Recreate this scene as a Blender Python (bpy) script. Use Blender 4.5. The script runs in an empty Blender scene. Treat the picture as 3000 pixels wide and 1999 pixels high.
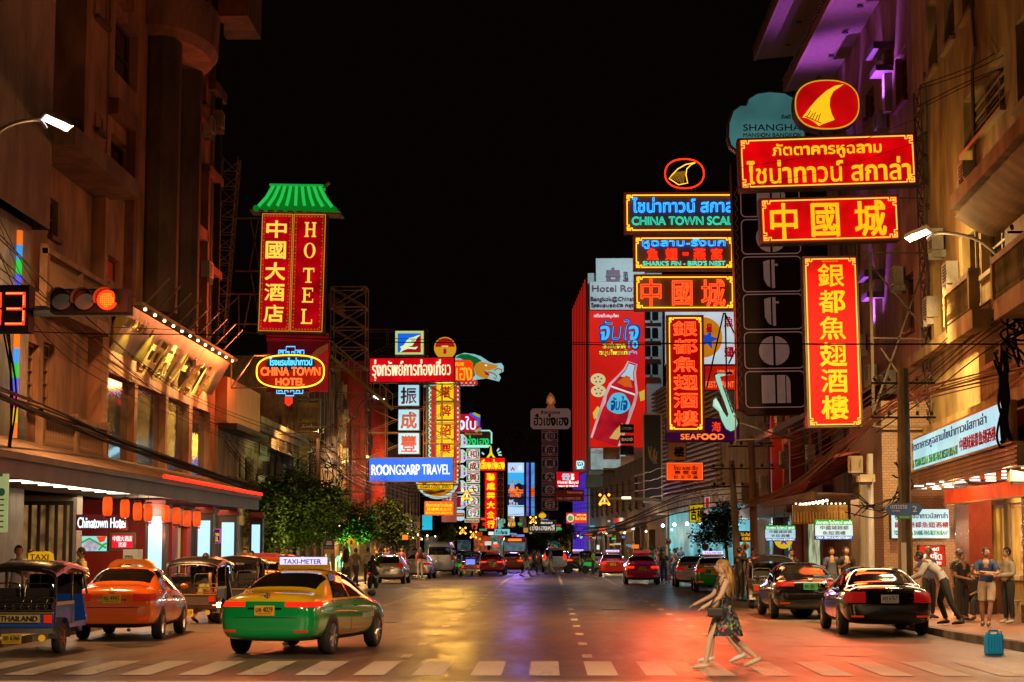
import bpy, bmesh, math, random
import numpy as np
from math import sin, cos, tan, pi, atan, atan2, sqrt, radians
from mathutils import Vector, Matrix, geometry

# ------------------------------------------------------------------ camera, world, exposure
SC = bpy.context.scene
COL = SC.collection
F = 5500.0                      # focal length in pixels of a 3000 px wide frame (66 mm lens)
HC = 1.85                       # eye height
PITCH = atan(605.5 / F); YAW = atan(108 * cos(PITCH) / F)
CP = Vector((0, 0, HC))
FW = Vector((-sin(YAW) * cos(PITCH), cos(YAW) * cos(PITCH), sin(PITCH)))
RT = Vector((cos(YAW), sin(YAW), 0)); UP = RT.cross(FW)
cam = bpy.data.cameras.new('camera'); cam.lens = F / 3000 * 36; cam.sensor_width = 36; cam.sensor_fit = 'HORIZONTAL'
cam.clip_start = .5; cam.clip_end = 3000
camo = bpy.data.objects.new('camera', cam); COL.objects.link(camo)
camo.matrix_world = Matrix(((RT.x, UP.x, -FW.x, CP.x), (RT.y, UP.y, -FW.y, CP.y), (RT.z, UP.z, -FW.z, CP.z), (0, 0, 0, 1)))
SC.camera = camo
SC.view_settings.view_transform = 'Standard'; SC.view_settings.look = 'None'
SC.view_settings.exposure = 0; SC.view_settings.gamma = 1
SC.cycles.use_denoising = True
try: SC.cycles.denoiser = 'OPENIMAGEDENOISE'
except Exception: pass
SC.cycles.max_bounces = 6; SC.cycles.diffuse_bounces = 3; SC.cycles.glossy_bounces = 3; SC.cycles.transparent_max_bounces = 6
SC.cycles.sample_clamp_indirect = 4; SC.cycles.caustics_reflective = False; SC.cycles.caustics_refractive = False
W = bpy.data.worlds.new('World'); SC.world = W; W.use_nodes = True
wb = W.node_tree.nodes['Background']; wb.inputs[0].default_value = (1, .55, .35, 1); wb.inputs[1].default_value = .0016

def rayd(px, py): return FW * F + RT * (px - 1500) + UP * (999.5 - py)
def P(px, py, Y): d = rayd(px, py); return CP + d * (Y / d.y)
def PX(px, py, X): d = rayd(px, py); return CP + d * (X / d.x)
def G(px, py, z=0): d = rayd(px, py); return CP + d * ((z - HC) / d.z)

# ------------------------------------------------------------------ colours and materials
def lin(h):
    if not isinstance(h, str): return tuple(h)[:3]
    return tuple((c / 12.92 if c <= .04045 else ((c + .055) / 1.055) ** 2.4) for c in (int(h[i:i + 2], 16) / 255 for i in (0, 2, 4)))
_m = {}
def M(col, rough=.6, metal=0., noise=0., ns=6., bump=0., spec=.5, coat=0., wave=None):
    """plain procedural surface: base colour broken up by noise (dirt), optional bump and corrugation"""
    k = ('M', lin(col), rough, metal, noise, ns, bump, spec, coat, wave)
    if k in _m: return _m[k]
    m = bpy.data.materials.new('surface'); m.use_nodes = True; nt = m.node_tree; b = nt.nodes['Principled BSDF']; L = nt.links.new
    c = lin(col); b.inputs['Base Color'].default_value = (*c, 1)
    b.inputs['Roughness'].default_value = rough; b.inputs['Metallic'].default_value = metal
    b.inputs['Specular IOR Level'].default_value = spec; b.inputs['Coat Weight'].default_value = coat; b.inputs['Coat Roughness'].default_value = .03
    tc = nt.nodes.new('ShaderNodeTexCoord')
    if noise:
        n = nt.nodes.new('ShaderNodeTexNoise'); n.inputs['Scale'].default_value = ns; n.inputs['Detail'].default_value = 6; n.inputs['Roughness'].default_value = .65
        mp = nt.nodes.new('ShaderNodeMapping'); mp.inputs['Scale'].default_value = (1, 1, .45)
        L(tc.outputs['Object'], mp.inputs[0]); L(mp.outputs[0], n.inputs['Vector'])
        r = nt.nodes.new('ShaderNodeValToRGB'); r.color_ramp.elements[0].position = .32; r.color_ramp.elements[1].position = .68
        r.color_ramp.elements[0].color = (*[x * (1 - noise) for x in c], 1); r.color_ramp.elements[1].color = (*[min(1, x * (1 + noise * .5)) for x in c], 1)
        L(n.outputs['Fac'], r.inputs[0]); L(r.outputs[0], b.inputs['Base Color'])
        if noise >= .3:                                              # rain streaks and grime with a scale of their own
            n3 = nt.nodes.new('ShaderNodeTexNoise'); n3.inputs['Scale'].default_value = 2.2; n3.inputs['Detail'].default_value = 3; m3 = nt.nodes.new('ShaderNodeMapping'); m3.inputs['Scale'].default_value = (.6, .6, .28)
            L(tc.outputs['Object'], m3.inputs[0]); L(m3.outputs[0], n3.inputs['Vector']); r3 = nt.nodes.new('ShaderNodeMapRange'); r3.inputs[1].default_value = .38; r3.inputs[2].default_value = .6; r3.inputs[3].default_value = .62; r3.inputs[4].default_value = 1.08
            L(n3.outputs['Fac'], r3.inputs[0]); mm = nt.nodes.new('ShaderNodeVectorMath'); mm.operation = 'SCALE'; L(r.outputs[0], mm.inputs[0]); L(r3.outputs[0], mm.inputs['Scale']); L(mm.outputs[0], b.inputs['Base Color'])
    if bump or wave:
        bp = nt.nodes.new('ShaderNodeBump'); bp.inputs['Strength'].default_value = bump or .9; bp.inputs['Distance'].default_value = .03
        if wave:
            w = nt.nodes.new('ShaderNodeTexWave'); w.bands_direction = wave[0]; w.inputs['Scale'].default_value = wave[1]; w.inputs['Distortion'].default_value = 0
            L(tc.outputs['Object'], w.inputs['Vector']); L(w.outputs['Fac'], bp.inputs['Height'])
        else:
            n2 = nt.nodes.new('ShaderNodeTexNoise'); n2.inputs['Scale'].default_value = ns * 6; n2.inputs['Detail'].default_value = 4
            L(tc.outputs['Object'], n2.inputs['Vector']); L(n2.outputs['Fac'], bp.inputs['Height'])
        L(bp.outputs[0], b.inputs['Normal'])
    _m[k] = m; return m
def E(col, s=1., uneven=0., ns=1.2):
    """a surface that gives off light (sign faces, neon, lamps, screens); uneven = tubes behind the panel"""
    k = ('E', lin(col), s, uneven, ns)
    if k in _m: return _m[k]
    m = bpy.data.materials.new('lit_face'); m.use_nodes = True; nt = m.node_tree; b = nt.nodes['Principled BSDF']; L = nt.links.new
    c = lin(col); b.inputs['Base Color'].default_value = (*[x * .25 for x in c], 1); b.inputs['Roughness'].default_value = .6; b.inputs['Specular IOR Level'].default_value = .15
    b.inputs['Emission Color'].default_value = (*c, 1); b.inputs['Emission Strength'].default_value = s
    if uneven:
        tc = nt.nodes.new('ShaderNodeTexCoord'); n = nt.nodes.new('ShaderNodeTexNoise'); n.inputs['Scale'].default_value = ns; n.inputs['Detail'].default_value = 2
        mp = nt.nodes.new('ShaderNodeMapRange'); mp.inputs[1].default_value = .3; mp.inputs[2].default_value = .7; mp.inputs[3].default_value = s * (1 - uneven); mp.inputs[4].default_value = s * (1 + uneven * .3)
        L(tc.outputs['Object'], n.inputs['Vector']); L(n.outputs['Fac'], mp.inputs[0]); L(mp.outputs[0], b.inputs['Emission Strength'])
    _m[k] = m; return m
def GLASS(col=(.012, .012, .014), rough=.04): return M(col, rough, 0, spec=.8, coat=.6)
CHROME = M((.6, .6, .6), .12, 1.); BLACK = M((.012, .012, .012), .45); RUBBER = M((.018, .017, .016), .8, noise=.3)
STEEL = M((.22, .19, .17), .5, .6, noise=.4); RUST = M((.16, .075, .04), .75, .2, noise=.5); DARK = M((.025, .02, .018), .7, noise=.4)

# ------------------------------------------------------------------ mesh builder
class MB:
    def __init__(s): s.v = []; s.f = []; s.mi = []
    def add(s, vs, fs, mi=0):
        n = len(s.v); s.v += [Vector(v) for v in vs]
        for f in fs: s.f.append([i + n for i in f]); s.mi.append(mi)
        return s
    def box(s, c, d, rz=0, mi=0, mat=None):
        x, y, z = d[0] / 2, d[1] / 2, d[2] / 2
        vs = [Vector((i, j, k)) for i in (-x, x) for j in (-y, y) for k in (-z, z)]
        R = mat or (Matrix.Rotation(rz, 3, 'Z') if rz else None)
        if R: vs = [R @ v for v in vs]
        c = Vector(c)
        return s.add([v + c for v in vs], [(0, 1, 3, 2), (4, 6, 7, 5), (0, 4, 5, 1), (2, 3, 7, 6), (0, 2, 6, 4), (1, 5, 7, 3)], mi)
    def bb(s, a, b, mi=0): return s.box([(p + q) / 2 for p, q in zip(a, b)], [abs(p - q) for p, q in zip(a, b)], mi=mi)
    def quad(s, *p, mi=0): return s.add(p, [tuple(range(len(p)))], mi)
    def tube(s, pts, r, n=6, mi=0, cap=True, flat=1.):
        pts = [Vector(p) for p in pts]; N = len(pts); rs = r if isinstance(r, (list, tuple)) else [r] * N
        up = None; vs = []
        for i in range(N):
            t = (pts[min(i + 1, N - 1)] - pts[max(i - 1, 0)])
            t = t.normalized() if t.length > 1e-9 else Vector((0, 0, 1))
            if up is None: up = Vector((0, 0, 1)) if abs(t.z) < .9 else Vector((0, 1, 0))
            a = t.cross(up)
            if a.length < 1e-6: a = t.cross(Vector((1, 0, 0)))
            a.normalize(); b = a.cross(t).normalized(); up = b
            for k in range(n):
                th = 2 * pi * (k + .5) / n; vs.append(pts[i] + (a * cos(th) + b * sin(th) * flat) * rs[i])
        fs = [(i * n + k, i * n + (k + 1) % n, (i + 1) * n + (k + 1) % n, (i + 1) * n + k) for i in range(N - 1) for k in range(n)]
        if cap: fs += [tuple(range(n))[::-1], tuple(range((N - 1) * n, N * n))]
        return s.add(vs, fs, mi)
    def bar(s, a, b, w, mi=0): return s.tube([a, b], w * .7, 4, mi)
    def prism(s, poly, y0, y1, f=None, mi=0):
        """polygon [(x,z)] extruded along y; f maps (x,y,z) elsewhere"""
        f = f or (lambda x, y, z: (x, y, z)); n = len(poly)
        vs = [f(x, y0, z) for x, z in poly] + [f(x, y1, z) for x, z in poly]
        fs = [tuple(range(n)), tuple(range(n, 2 * n))[::-1]] + [(i, i + n, (i + 1) % n + n, (i + 1) % n) for i in range(n)]
        return s.add(vs, fs, mi)
    def lathe(s, prof, c=(0, 0, 0), n=16, axis='z', mi=0, sy=1.):
        vs = []; c = Vector(c)
        for r, h in prof:
            for k in range(n):
                a = 2 * pi * k / n; p = (r * cos(a), r * sin(a) * sy, h)
                if axis == 'x': p = (h, p[0], p[1])
                elif axis == 'y': p = (p[0], h, p[1])
                vs.append(c + Vector(p))
        N = len(prof); fs = [(i * n + k, i * n + (k + 1) % n, (i + 1) * n + (k + 1) % n, (i + 1) * n + k) for i in range(N - 1) for k in range(n)]
        fs += [tuple(range(n))[::-1], tuple(range((N - 1) * n, N * n))]
        return s.add(vs, fs, mi)
    def ball(s, c, r, n=10, mi=0):
        r = r if isinstance(r, (tuple, list)) else (r, r, r); m = max(4, n // 2); vs = []; c = Vector(c)
        for i in range(m + 1):
            t = pi * i / m
            for k in range(n): a = 2 * pi * k / n; vs.append(c + Vector((r[0] * sin(t) * cos(a), r[1] * sin(t) * sin(a), r[2] * cos(t))))
        return s.add(vs, [(i * n + k, (i + 1) * n + k, (i + 1) * n + (k + 1) % n, i * n + (k + 1) % n) for i in range(m) for k in range(n)], mi)
    def mesh(s, name, smooth=False):
        me = bpy.data.meshes.new(name); me.from_pydata(s.v, [], s.f)
        if any(s.mi): me.polygons.foreach_set('material_index', s.mi)
        if smooth: me.polygons.foreach_set('use_smooth', [True] * len(me.polygons))
        me.update(); return me
    def obj(s, name, mat, parent=None, smooth=False, world=True): return link(s.mesh(name, smooth), name, mat, parent, world)

def link(me, name, mat, parent=None, world=True):
    """world=True: mesh is in world space, so undo the (unrotated) parent's place; False: mesh is in the parent's space"""
    if len(me.materials): me.materials.clear()
    for m in (mat if isinstance(mat, (list, tuple)) else [mat]): me.materials.append(m)
    o = bpy.data.objects.new(name, me); COL.objects.link(o)
    if parent is not None:
        o.parent = parent
        if world:
            t = Vector(parent.location); p = parent.parent
            while p is not None: t = t + Vector(p.location); p = p.parent
            o.location = -t
    return o
def tag(o, label=None, cat=None, group=None, kind=None):
    if label: o['label'] = label
    if cat: o['category'] = cat
    if group: o['group'] = group
    if kind: o['kind'] = kind
    return o
def thing(name, label, cat, loc=(0, 0, 0), rz=0, group=None):
    o = bpy.data.objects.new(name, None); COL.objects.link(o); o.location = loc; o.rotation_euler = (0, 0, rz); o.empty_display_size = .2
    return tag(o, label, cat, group)
def copy_tree(o, parent=None):
    c = o.copy(); COL.objects.link(c)
    if parent is not None: c.parent = parent
    for ch in list(o.children): copy_tree(ch, c)
    return c
def lamp(kind, name, loc, power, col, parent=None, size=.3, aim=None, spot=None, blend=.6, spread=None):
    l = bpy.data.lights.new(name, kind); l.energy = power; l.color = col
    if kind == 'AREA':
        if spread: l.spread = radians(spread)
        if isinstance(size, tuple): l.shape = 'RECTANGLE'; l.size, l.size_y = size
        else: l.size = size
    else: l.shadow_soft_size = size
    if kind == 'SPOT': l.spot_size = radians(spot or 120); l.spot_blend = blend
    o = bpy.data.objects.new(name, l); COL.objects.link(o)
    loc = Vector(loc)
    if aim is not None: o.rotation_euler = (Vector(aim) - loc).to_track_quat('-Z', 'Y').to_euler()
    if parent is not None: o.parent = parent; loc = loc - Vector(parent.location)
    o.location = loc
    return o

# ------------------------------------------------------------------ lettering
_gl = {}
def glyphs(s):
    """outline loops and filled triangles of a string, normalised to a unit box (w/h kept)"""
    if s in _gl: return _gl[s]
    c = bpy.data.curves.new('t', 'FONT'); c.body = s; c.fill_mode = 'NONE'; c.resolution_u = 3
    o = bpy.data.objects.new('t', c); COL.objects.link(o); dg = bpy.context.evaluated_depsgraph_get(); dg.update()
    me = bpy.data.meshes.new_from_object(o.evaluated_get(dg)); bpy.data.objects.remove(o); bpy.data.curves.remove(c)
    v = np.array([(a.co.x, a.co.y) for a in me.vertices]); nb = {}
    for e in me.edges:
        a, b = e.vertices; nb.setdefault(a, []).append(b); nb.setdefault(b, []).append(a)
    bpy.data.meshes.remove(me)
    loops = []; seen = set()
    for a in sorted(nb):
        if a in seen: continue
        lp = [a]; seen.add(a); nx = a + 1 if a + 1 in nb[a] else nb[a][0]
        while nx not in seen:
            lp.append(nx); seen.add(nx); q = [b for b in nb[nx] if b not in seen]
            if not q: break
            nx = q[0]
        if len(lp) > 2: loops.append(lp)
    lo = v.min(0); hi = v.max(0); v = v - lo; wd, ht = hi - lo
    A = np.array([i for lp in loops for i in lp]); B = np.array([i for lp in loops for i in lp[1:] + lp[:1]])
    try:
        vo, _, fo, *_r = geometry.delaunay_2d_cdt([Vector(p) for p in v], [(int(a), int(b)) for a, b in zip(A, B)], [], 0, 1e-5)
        vo = np.array([tuple(p) for p in vo]); fo = [f for f in fo]
        ce = np.array([vo[list(f)].mean(0) for f in fo]); pa, pb = v[A], v[B]
        ya, yb = pa[:, 1][None], pb[:, 1][None]; xa, xb = pa[:, 0][None], pb[:, 0][None]; x, y = ce[:, :1], ce[:, 1:]
        side = (xb - xa) * (y - ya) - (x - xa) * (yb - ya)
        wn = ((ya <= y) & (yb > y) & (side > 0)).sum(1) - ((ya > y) & (yb <= y) & (side < 0)).sum(1)
        fill = [f for f, w in zip(fo, wn) if w != 0]
    except Exception: vo, fill = v, []
    _gl[s] = (v, loops, vo, fill, wd, ht); return _gl[s]
def letter(mb, s, x0, z0, x1, z1, y=0., bold=0., neon=0., keep=False, f=None, mi=0, skew=0):
    """write s into the rectangle x0..x1, z0..z1 of the plane y; neon = tube radius (outline only)"""
    v, loops, vo, fill, wd, ht = glyphs(s); wd = wd or 1; ht = ht or 1
    sx = (x1 - x0) / wd; sz = (z1 - z0) / ht
    if keep:
        k = min(sx, sz); x0 += (x1 - x0 - k * wd) / 2; z0 += (z1 - z0 - k * ht) / 2; sx = sz = k
    f = f or (lambda a, b, c: Vector((a, b, c)))
    T = lambda p, yy: f(x0 + p[0] * sx + skew * p[1] * sz, yy, z0 + p[1] * sz)
    if not neon: mb.add([T(p, y) for p in vo], fill, mi)
    r = neon or bold
    if r:
        for lp in loops:
            q = [T(v[i], y) for i in lp]; u = [q[0]]
            for p in q[1:]:
                if (p - u[-1]).length > r * .35: u.append(p)
            if len(u) > 2: mb.tube(u + [u[0]], r, 4, mi, cap=False, flat=1. if neon else .3)
    return mb

# ------------------------------------------------------------------ signs, laid out by photograph pixels at a real distance Y
class Sign:
    def __init__(s, name, label, cat, r, Y, roll=0, yaw=0, group=None):
        x0, y0, x1, y1 = r; s.r = r; s.cx = (x0 + x1) / 2; s.cy = (y0 + y1) / 2
        s.sx = (P(x1, s.cy, Y).x - P(x0, s.cy, Y).x) / (x1 - x0); s.sz = (P(s.cx, y0, Y).z - P(s.cx, y1, Y).z) / (y1 - y0)
        s.o = thing(name, label, cat, P(s.cx, s.cy, Y), 0, group); s.o.rotation_euler = (0, roll, yaw); s.Y = Y
    def L(s, px, py, y=0.): return Vector(((px - s.cx) * s.sx, y, (s.cy - py) * s.sz))
    def box(s, nm, r, y0, y1, mat, parent=None):
        a, b = s.L(r[0], r[3], y0), s.L(r[2], r[1], y1); return MB().bb(a, b).obj(nm, mat, parent or s.o, world=False)
    def boxes(s, nm, rs, y0, y1, mat, parent=None):
        mb = MB()
        for r in rs: mb.bb(s.L(r[0], r[3], y0), s.L(r[2], r[1], y1))
        return mb.obj(nm, mat, parent or s.o, world=False)
    def poly(s, nm, pts, y0, y1, mat, parent=None):
        q = [s.L(*p) for p in pts]; return MB().prism([(p.x, p.z) for p in q], y0, y1).obj(nm, mat, parent or s.o, world=False)
    def tube(s, nm, paths, r, mat, y=-.06, parent=None, n=5):
        mb = MB()
        for p in paths: mb.tube([s.L(a[0], a[1], y) for a in p], r, n)
        return mb.obj(nm, mat, parent or s.o, world=False)
    def text(s, nm, items, mat, y=-.015, bold=0., neon=0., keep=False, parent=None, skew=0):
        mb = MB()
        for t, r in items:
            a, b = s.L(r[0], r[3]), s.L(r[2], r[1]); letter(mb, t, a.x, a.z, b.x, b.z, y, bold, neon, keep, skew=skew)
        return mb.obj(nm, mat, parent or s.o, world=False)
    def vtext(s, nm, chars, r, mat, y=-.015, bold=0., neon=0., gap=.12, parent=None):
        n = len(chars); h = (r[3] - r[1]) / n
        return s.text(nm, [(c, (r[0], r[1] + h * (i + gap / 2), r[2], r[1] + h * (i + 1 - gap / 2))) for i, c in enumerate(chars)], mat, y, bold, neon, parent=parent)
    def frame(s, nm, r, w, y0, y1, mat, parent=None):
        x0, ya, x1, yb = r
        return s.boxes(nm, [(x0, ya, x1, ya + w), (x0, yb - w, x1, yb), (x0, ya + w, x0 + w, yb - w), (x1 - w, ya + w, x1, yb - w)], y0, y1, mat, parent)
    def fret(s, nm, r, k, rad, mat, y=-.03):
        """thin border with a key pattern turned into each corner"""
        x0, y0, x1, y1 = r; mb = MB(); T = lambda pts: mb.tube([s.L(a, b, y) for a, b in pts], rad, 4)
        T([(x0 + 3 * k, y0), (x1 - 3 * k, y0)]); T([(x0 + 3 * k, y1), (x1 - 3 * k, y1)]); T([(x0, y0 + 3 * k), (x0, y1 - 3 * k)]); T([(x1, y0 + 3 * k), (x1, y1 - 3 * k)])
        for cx, dx in ((x0, 1), (x1, -1)):
            for cy, dy in ((y0, 1), (y1, -1)):
                q = lambda a, b: (cx + dx * a * k, cy + dy * b * k)
                T([q(3, 0), q(3, 1.2), q(2, 1.2), q(2, 0), q(0, 0), q(0, 2), q(1.2, 2), q(1.2, 3), q(0, 3)]); T([q(1.2, 1.2), q(.6, 1.2), q(.6, .6), q(1.2, .6), q(1.2, 1.2)])
        return mb.obj(nm, mat, s.o, world=False)
    def ell(s, px, py, rx, ry, n=36, a0=0, a1=2 * pi): return [(px + rx * cos(a0 + (a1 - a0) * i / n), py + ry * sin(a0 + (a1 - a0) * i / n)) for i in range(n if abs(a1 - a0 - 2 * pi) < 1e-6 else n + 1)]
    def sell(s, px, py, rx, ry, n=40, e=.75): 
        g = lambda t: math.copysign(abs(t) ** e, t)
        return [(px + rx * g(cos(2 * pi * i / n)), py + ry * g(sin(2 * pi * i / n))) for i in range(n)]
def catmull(p, n=6, closed=False):
    p = [Vector(q) for q in p]; out = []; N = len(p)
    for i in range(N if closed else N - 1):
        a, b, c, d = [p[(i + k) % N] if closed else p[min(max(i + k, 0), N - 1)] for k in (-1, 0, 1, 2)]
        for j in range(n):
            t = j / n; out.append(.5 * ((2 * b) + (c - a) * t + (2 * a - 5 * b + 4 * c - d) * t * t + (3 * b - a - 3 * c + d) * t ** 3))
    if not closed: out.append(p[-1])
    return out
# ------------------------------------------------------------------ the setting: ground, road, pavements, markings, sky
def asphalt(c0, c1, r0, r1, nm):
    m = bpy.data.materials.new(nm); m.use_nodes = True; nt = m.node_tree; b = nt.nodes['Principled BSDF']; L = nt.links.new
    tc = nt.nodes.new('ShaderNodeTexCoord'); mp = nt.nodes.new('ShaderNodeMapping'); mp.inputs['Scale'].default_value = (1, .22, 1); L(tc.outputs['Object'], mp.inputs[0])
    n = nt.nodes.new('ShaderNodeTexNoise'); n.inputs['Scale'].default_value = .9; n.inputs['Detail'].default_value = 8; n.inputs['Roughness'].default_value = .7; L(mp.outputs[0], n.inputs['Vector'])
    n2 = nt.nodes.new('ShaderNodeTexNoise'); n2.inputs['Scale'].default_value = 26; n2.inputs['Detail'].default_value = 3; L(tc.outputs['Object'], n2.inputs['Vector'])
    mx = nt.nodes.new('ShaderNodeMath'); mx.operation = 'MULTIPLY_ADD'; mx.inputs[1].default_value = .35; L(n2.outputs['Fac'], mx.inputs[0])
    ad = nt.nodes.new('ShaderNodeMath'); ad.operation = 'MULTIPLY'; ad.inputs[1].default_value = .65; L(n.outputs['Fac'], ad.inputs[0]); L(ad.outputs[0], mx.inputs[2])
    r = nt.nodes.new('ShaderNodeValToRGB'); r.color_ramp.elements[0].position = .35; r.color_ramp.elements[1].position = .65
    r.color_ramp.elements[0].color = (*c0, 1); r.color_ramp.elements[1].color = (*c1, 1); L(mx.outputs[0], r.inputs[0]); L(r.outputs[0], b.inputs['Base Color'])
    mr = nt.nodes.new('ShaderNodeMapRange'); mr.inputs[1].default_value = .35; mr.inputs[2].default_value = .65; mr.inputs[3].default_value = r0; mr.inputs[4].default_value = r1
    L(n.outputs['Fac'], mr.inputs[0]); L(mr.outputs[0], b.inputs['Roughness'])
    n3 = nt.nodes.new('ShaderNodeTexNoise'); n3.inputs['Scale'].default_value = 60; n3.inputs['Detail'].default_value = 4; L(tc.outputs['Object'], n3.inputs['Vector'])
    bp = nt.nodes.new('ShaderNodeBump'); bp.inputs['Strength'].default_value = .16; bp.inputs['Distance'].default_value = .006; L(n3.outputs['Fac'], bp.inputs['Height']); L(bp.outputs[0], b.inputs['Normal'])
    return m
ASPH = asphalt((.05, .036, .026), (.12, .086, .058), .33, .5, 'asphalt')
ASPH2 = asphalt((.035, .026, .019), (.09, .064, .044), .3, .46, 'dark_asphalt')
def paint(nm, wear=.52):
    m = asphalt((.05, .045, .04), (.42, .36, .29), .4, .6, nm); r = [n for n in m.node_tree.nodes if n.type == 'VALTORGB'][0]
    r.color_ramp.elements[0].position = wear - .14; r.color_ramp.elements[1].position = wear - .03; return m
PAINT = paint('road_paint', .5)
def tiles(nm, a, b, mo, sc, rough=.5, vert=False):
    m = bpy.data.materials.new(nm); m.use_nodes = True; nt = m.node_tree; s = nt.nodes['Principled BSDF']; L = nt.links.new
    tc = nt.nodes.new('ShaderNodeTexCoord'); t = nt.nodes.new('ShaderNodeTexBrick'); t.inputs['Scale'].default_value = sc
    t.inputs['Color1'].default_value = (*a, 1); t.inputs['Color2'].default_value = (*b, 1); t.inputs['Mortar'].default_value = (*mo, 1); t.inputs['Mortar Size'].default_value = .018
    if vert:
        sp = nt.nodes.new('ShaderNodeSeparateXYZ'); cb = nt.nodes.new('ShaderNodeCombineXYZ'); ad = nt.nodes.new('ShaderNodeMath'); L(tc.outputs['Object'], sp.inputs[0]); L(sp.outputs[0], ad.inputs[0]); L(sp.outputs[1], ad.inputs[1]); L(ad.outputs[0], cb.inputs[0]); L(sp.outputs[2], cb.inputs[1]); L(cb.outputs[0], t.inputs['Vector'])
    else: L(tc.outputs['Object'], t.inputs['Vector'])
    L(t.outputs['Color'], s.inputs['Base Color']); s.inputs['Roughness'].default_value = rough
    bp = nt.nodes.new('ShaderNodeBump'); bp.inputs['Strength'].default_value = .3; bp.inputs['Distance'].default_value = .01; L(t.outputs['Fac'], bp.inputs['Height']); bp.invert = True; L(bp.outputs[0], s.inputs['Normal'])
    return m, t, tc
PAVE = tiles('red_paving', (.3, .13, .07), (.24, .1, .055), (.12, .07, .05), 3.)[0]
PAVEL = tiles('grey_paving', (.2, .17, .15), (.16, .14, .12), (.07, .06, .05), 3.)[0]
MB().quad((-400, -60, -.03), (400, -60, -.03), (400, 1500, -.03), (-400, 1500, -.03)).obj('ground', M((.05, .045, .04), .9, noise=.4, ns=.5))['kind'] = 'structure'
KL = -10.2
KR = [(11.5, 18), (9.2, 28.5), (8.55, 33.5), (8.2, 39), (8.05, 48), (8.0, 62), (7.8, 85), (6.9, 110), (5.2, 140), (2.4, 190), (-3, 260), (-14, 330)]
mb = MB(); vs = [(KL - .02, -40, 0), (11.5, -40, 0)] + [(x, y, 0) for x, y in KR] + [(-30, 330, 0), (-16, 250, 0), (KL - .02, 190, 0)]
mb.quad(*vs).obj('road', ASPH)['kind'] = 'structure'
MB().quad((-2.2, 27.2, .004), (3.28, 27.2, .004), (3.28, 77, .004), (-.6, 79, .004), (-1.1, 52, .004)).obj('road_patch', ASPH2)['kind'] = 'structure'
MB().bb((KL - .22, -40, -.03), (KL, 190, .15)).obj('kerb', M((.3, .27, .24), .8, noise=.5, ns=2, bump=.3))['kind'] = 'structure'
MB().bb((-16, -40, -.03), (KL - .22, 190, .14)).obj('pavement', PAVEL)['kind'] = 'structure'
mb = MB(); mk = MB()
for (xa, ya), (xb, yb) in zip(KR[:-1], KR[1:]):
    mk.add([(xa, ya, -.03), (xb, yb, -.03), (xb + .2, yb, -.03), (xa + .2, ya, -.03), (xa, ya, .15), (xb, yb, .15), (xb + .2, yb, .15), (xa + .2, ya, .15)], [(4, 5, 6, 7), (0, 1, 5, 4), (3, 2, 6, 7)])
    mb.quad((xa + .2, ya, .14), (xb + .2, yb, .14), (30, yb, .14), (30, ya, .14))
mk.obj('kerb', M((.2, .18, .16), .85, noise=.6, ns=3, bump=.4))['kind'] = 'structure'
mb.obj('pavement', PAVE)['kind'] = 'structure'
mb = MB()
for k in range(-14, 9):
    x = -.07 + .853 * k
    mb.quad((x - .225, 27.6, .009), (x + .225, 27.6, .009), (x + .225, 31, .009), (x - .225, 31, .009))
mb.obj('crosswalk_marking', PAINT)['kind'] = 'structure'
mb = MB()
for x in (-2.44, .65, 3.36):
    y = 32.
    while y < 92:
        mb.quad((x - .085, y, .009), (x + .085, y, .009), (x + .085, y + 1.05, .009), (x - .085, y + 1.05, .009)); y += 4.1
    mb.quad((x - .07, 94, .009), (x + .07, 94, .009), (x + .07, 150, .009), (x - .07, 150, .009))
mb.quad((-5.3, 60, .009), (-5.2, 60, .009), (-5.2, 78, .009), (-5.3, 78, .009))
mb.obj('lane_marking', PAINT)['kind'] = 'structure'
MB().quad((-9, 25.9, .009), (8, 25.9, .009), (8, 26.35, .009), (-9, 26.35, .009)).obj('stop_line', paint('stop_paint', .53))['kind'] = 'structure'
TAR = asphalt((.018, .014, .012), (.04, .032, .027), .3, .45, 'tar')
for i, q4 in enumerate((((-8.9, 41.5), (-5.6, 41.2), (-5.4, 45.8), (-8.8, 46.2)), ((4.2, 36), (6.6, 35.6), (6.9, 40.5), (4.4, 41)), ((-6.6, 30.2), (-5.2, 30), (-4.9, 39), (-6.2, 39.2)), ((3.9, 52), (5.4, 52), (5.3, 72), (3.8, 72)))): MB().quad(*[(a, b, .0042 + .0012 * (i % 2)) for a, b in q4]).obj('road_patch', ASPH2 if i % 2 else asphalt((.06, .045, .033), (.15, .11, .078), .4, .6, 'worn_asphalt'))['kind'] = 'structure'
rnd = random.Random(3)
for i in range(9):
    x, y = rnd.uniform(-7, 6.5), rnd.uniform(29, 62); pts = [(x, y)]
    for _ in range(9): x += rnd.uniform(-.35, .35); y += rnd.uniform(.3, .9); pts.append((x, y))
    mb = MB(); [mb.quad((a, b, .0075), (a + .035, b, .0075), (c + .035, d, .0075), (c, d, .0075)) for (a, b), (c, d) in zip(pts[:-1], pts[1:])]; mb.obj('road_crack', TAR)['kind'] = 'structure'
for x, y, r in ((-7.9, 36.3, .5), (-7.6, 50, .4), (6.9, 47, .45), (-1.0, 38, .3), (5.2, 33, .35)):
    MB().quad(*[(x + r * (1 + .3 * sin(3 * a + x)) * cos(a), y + 1.7 * r * (1 + .25 * sin(2 * a + y)) * sin(a), .0085) for a in [2 * pi * k / 20 for k in range(20)]]).obj('oil_stain', TAR)['kind'] = 'structure'
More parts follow.
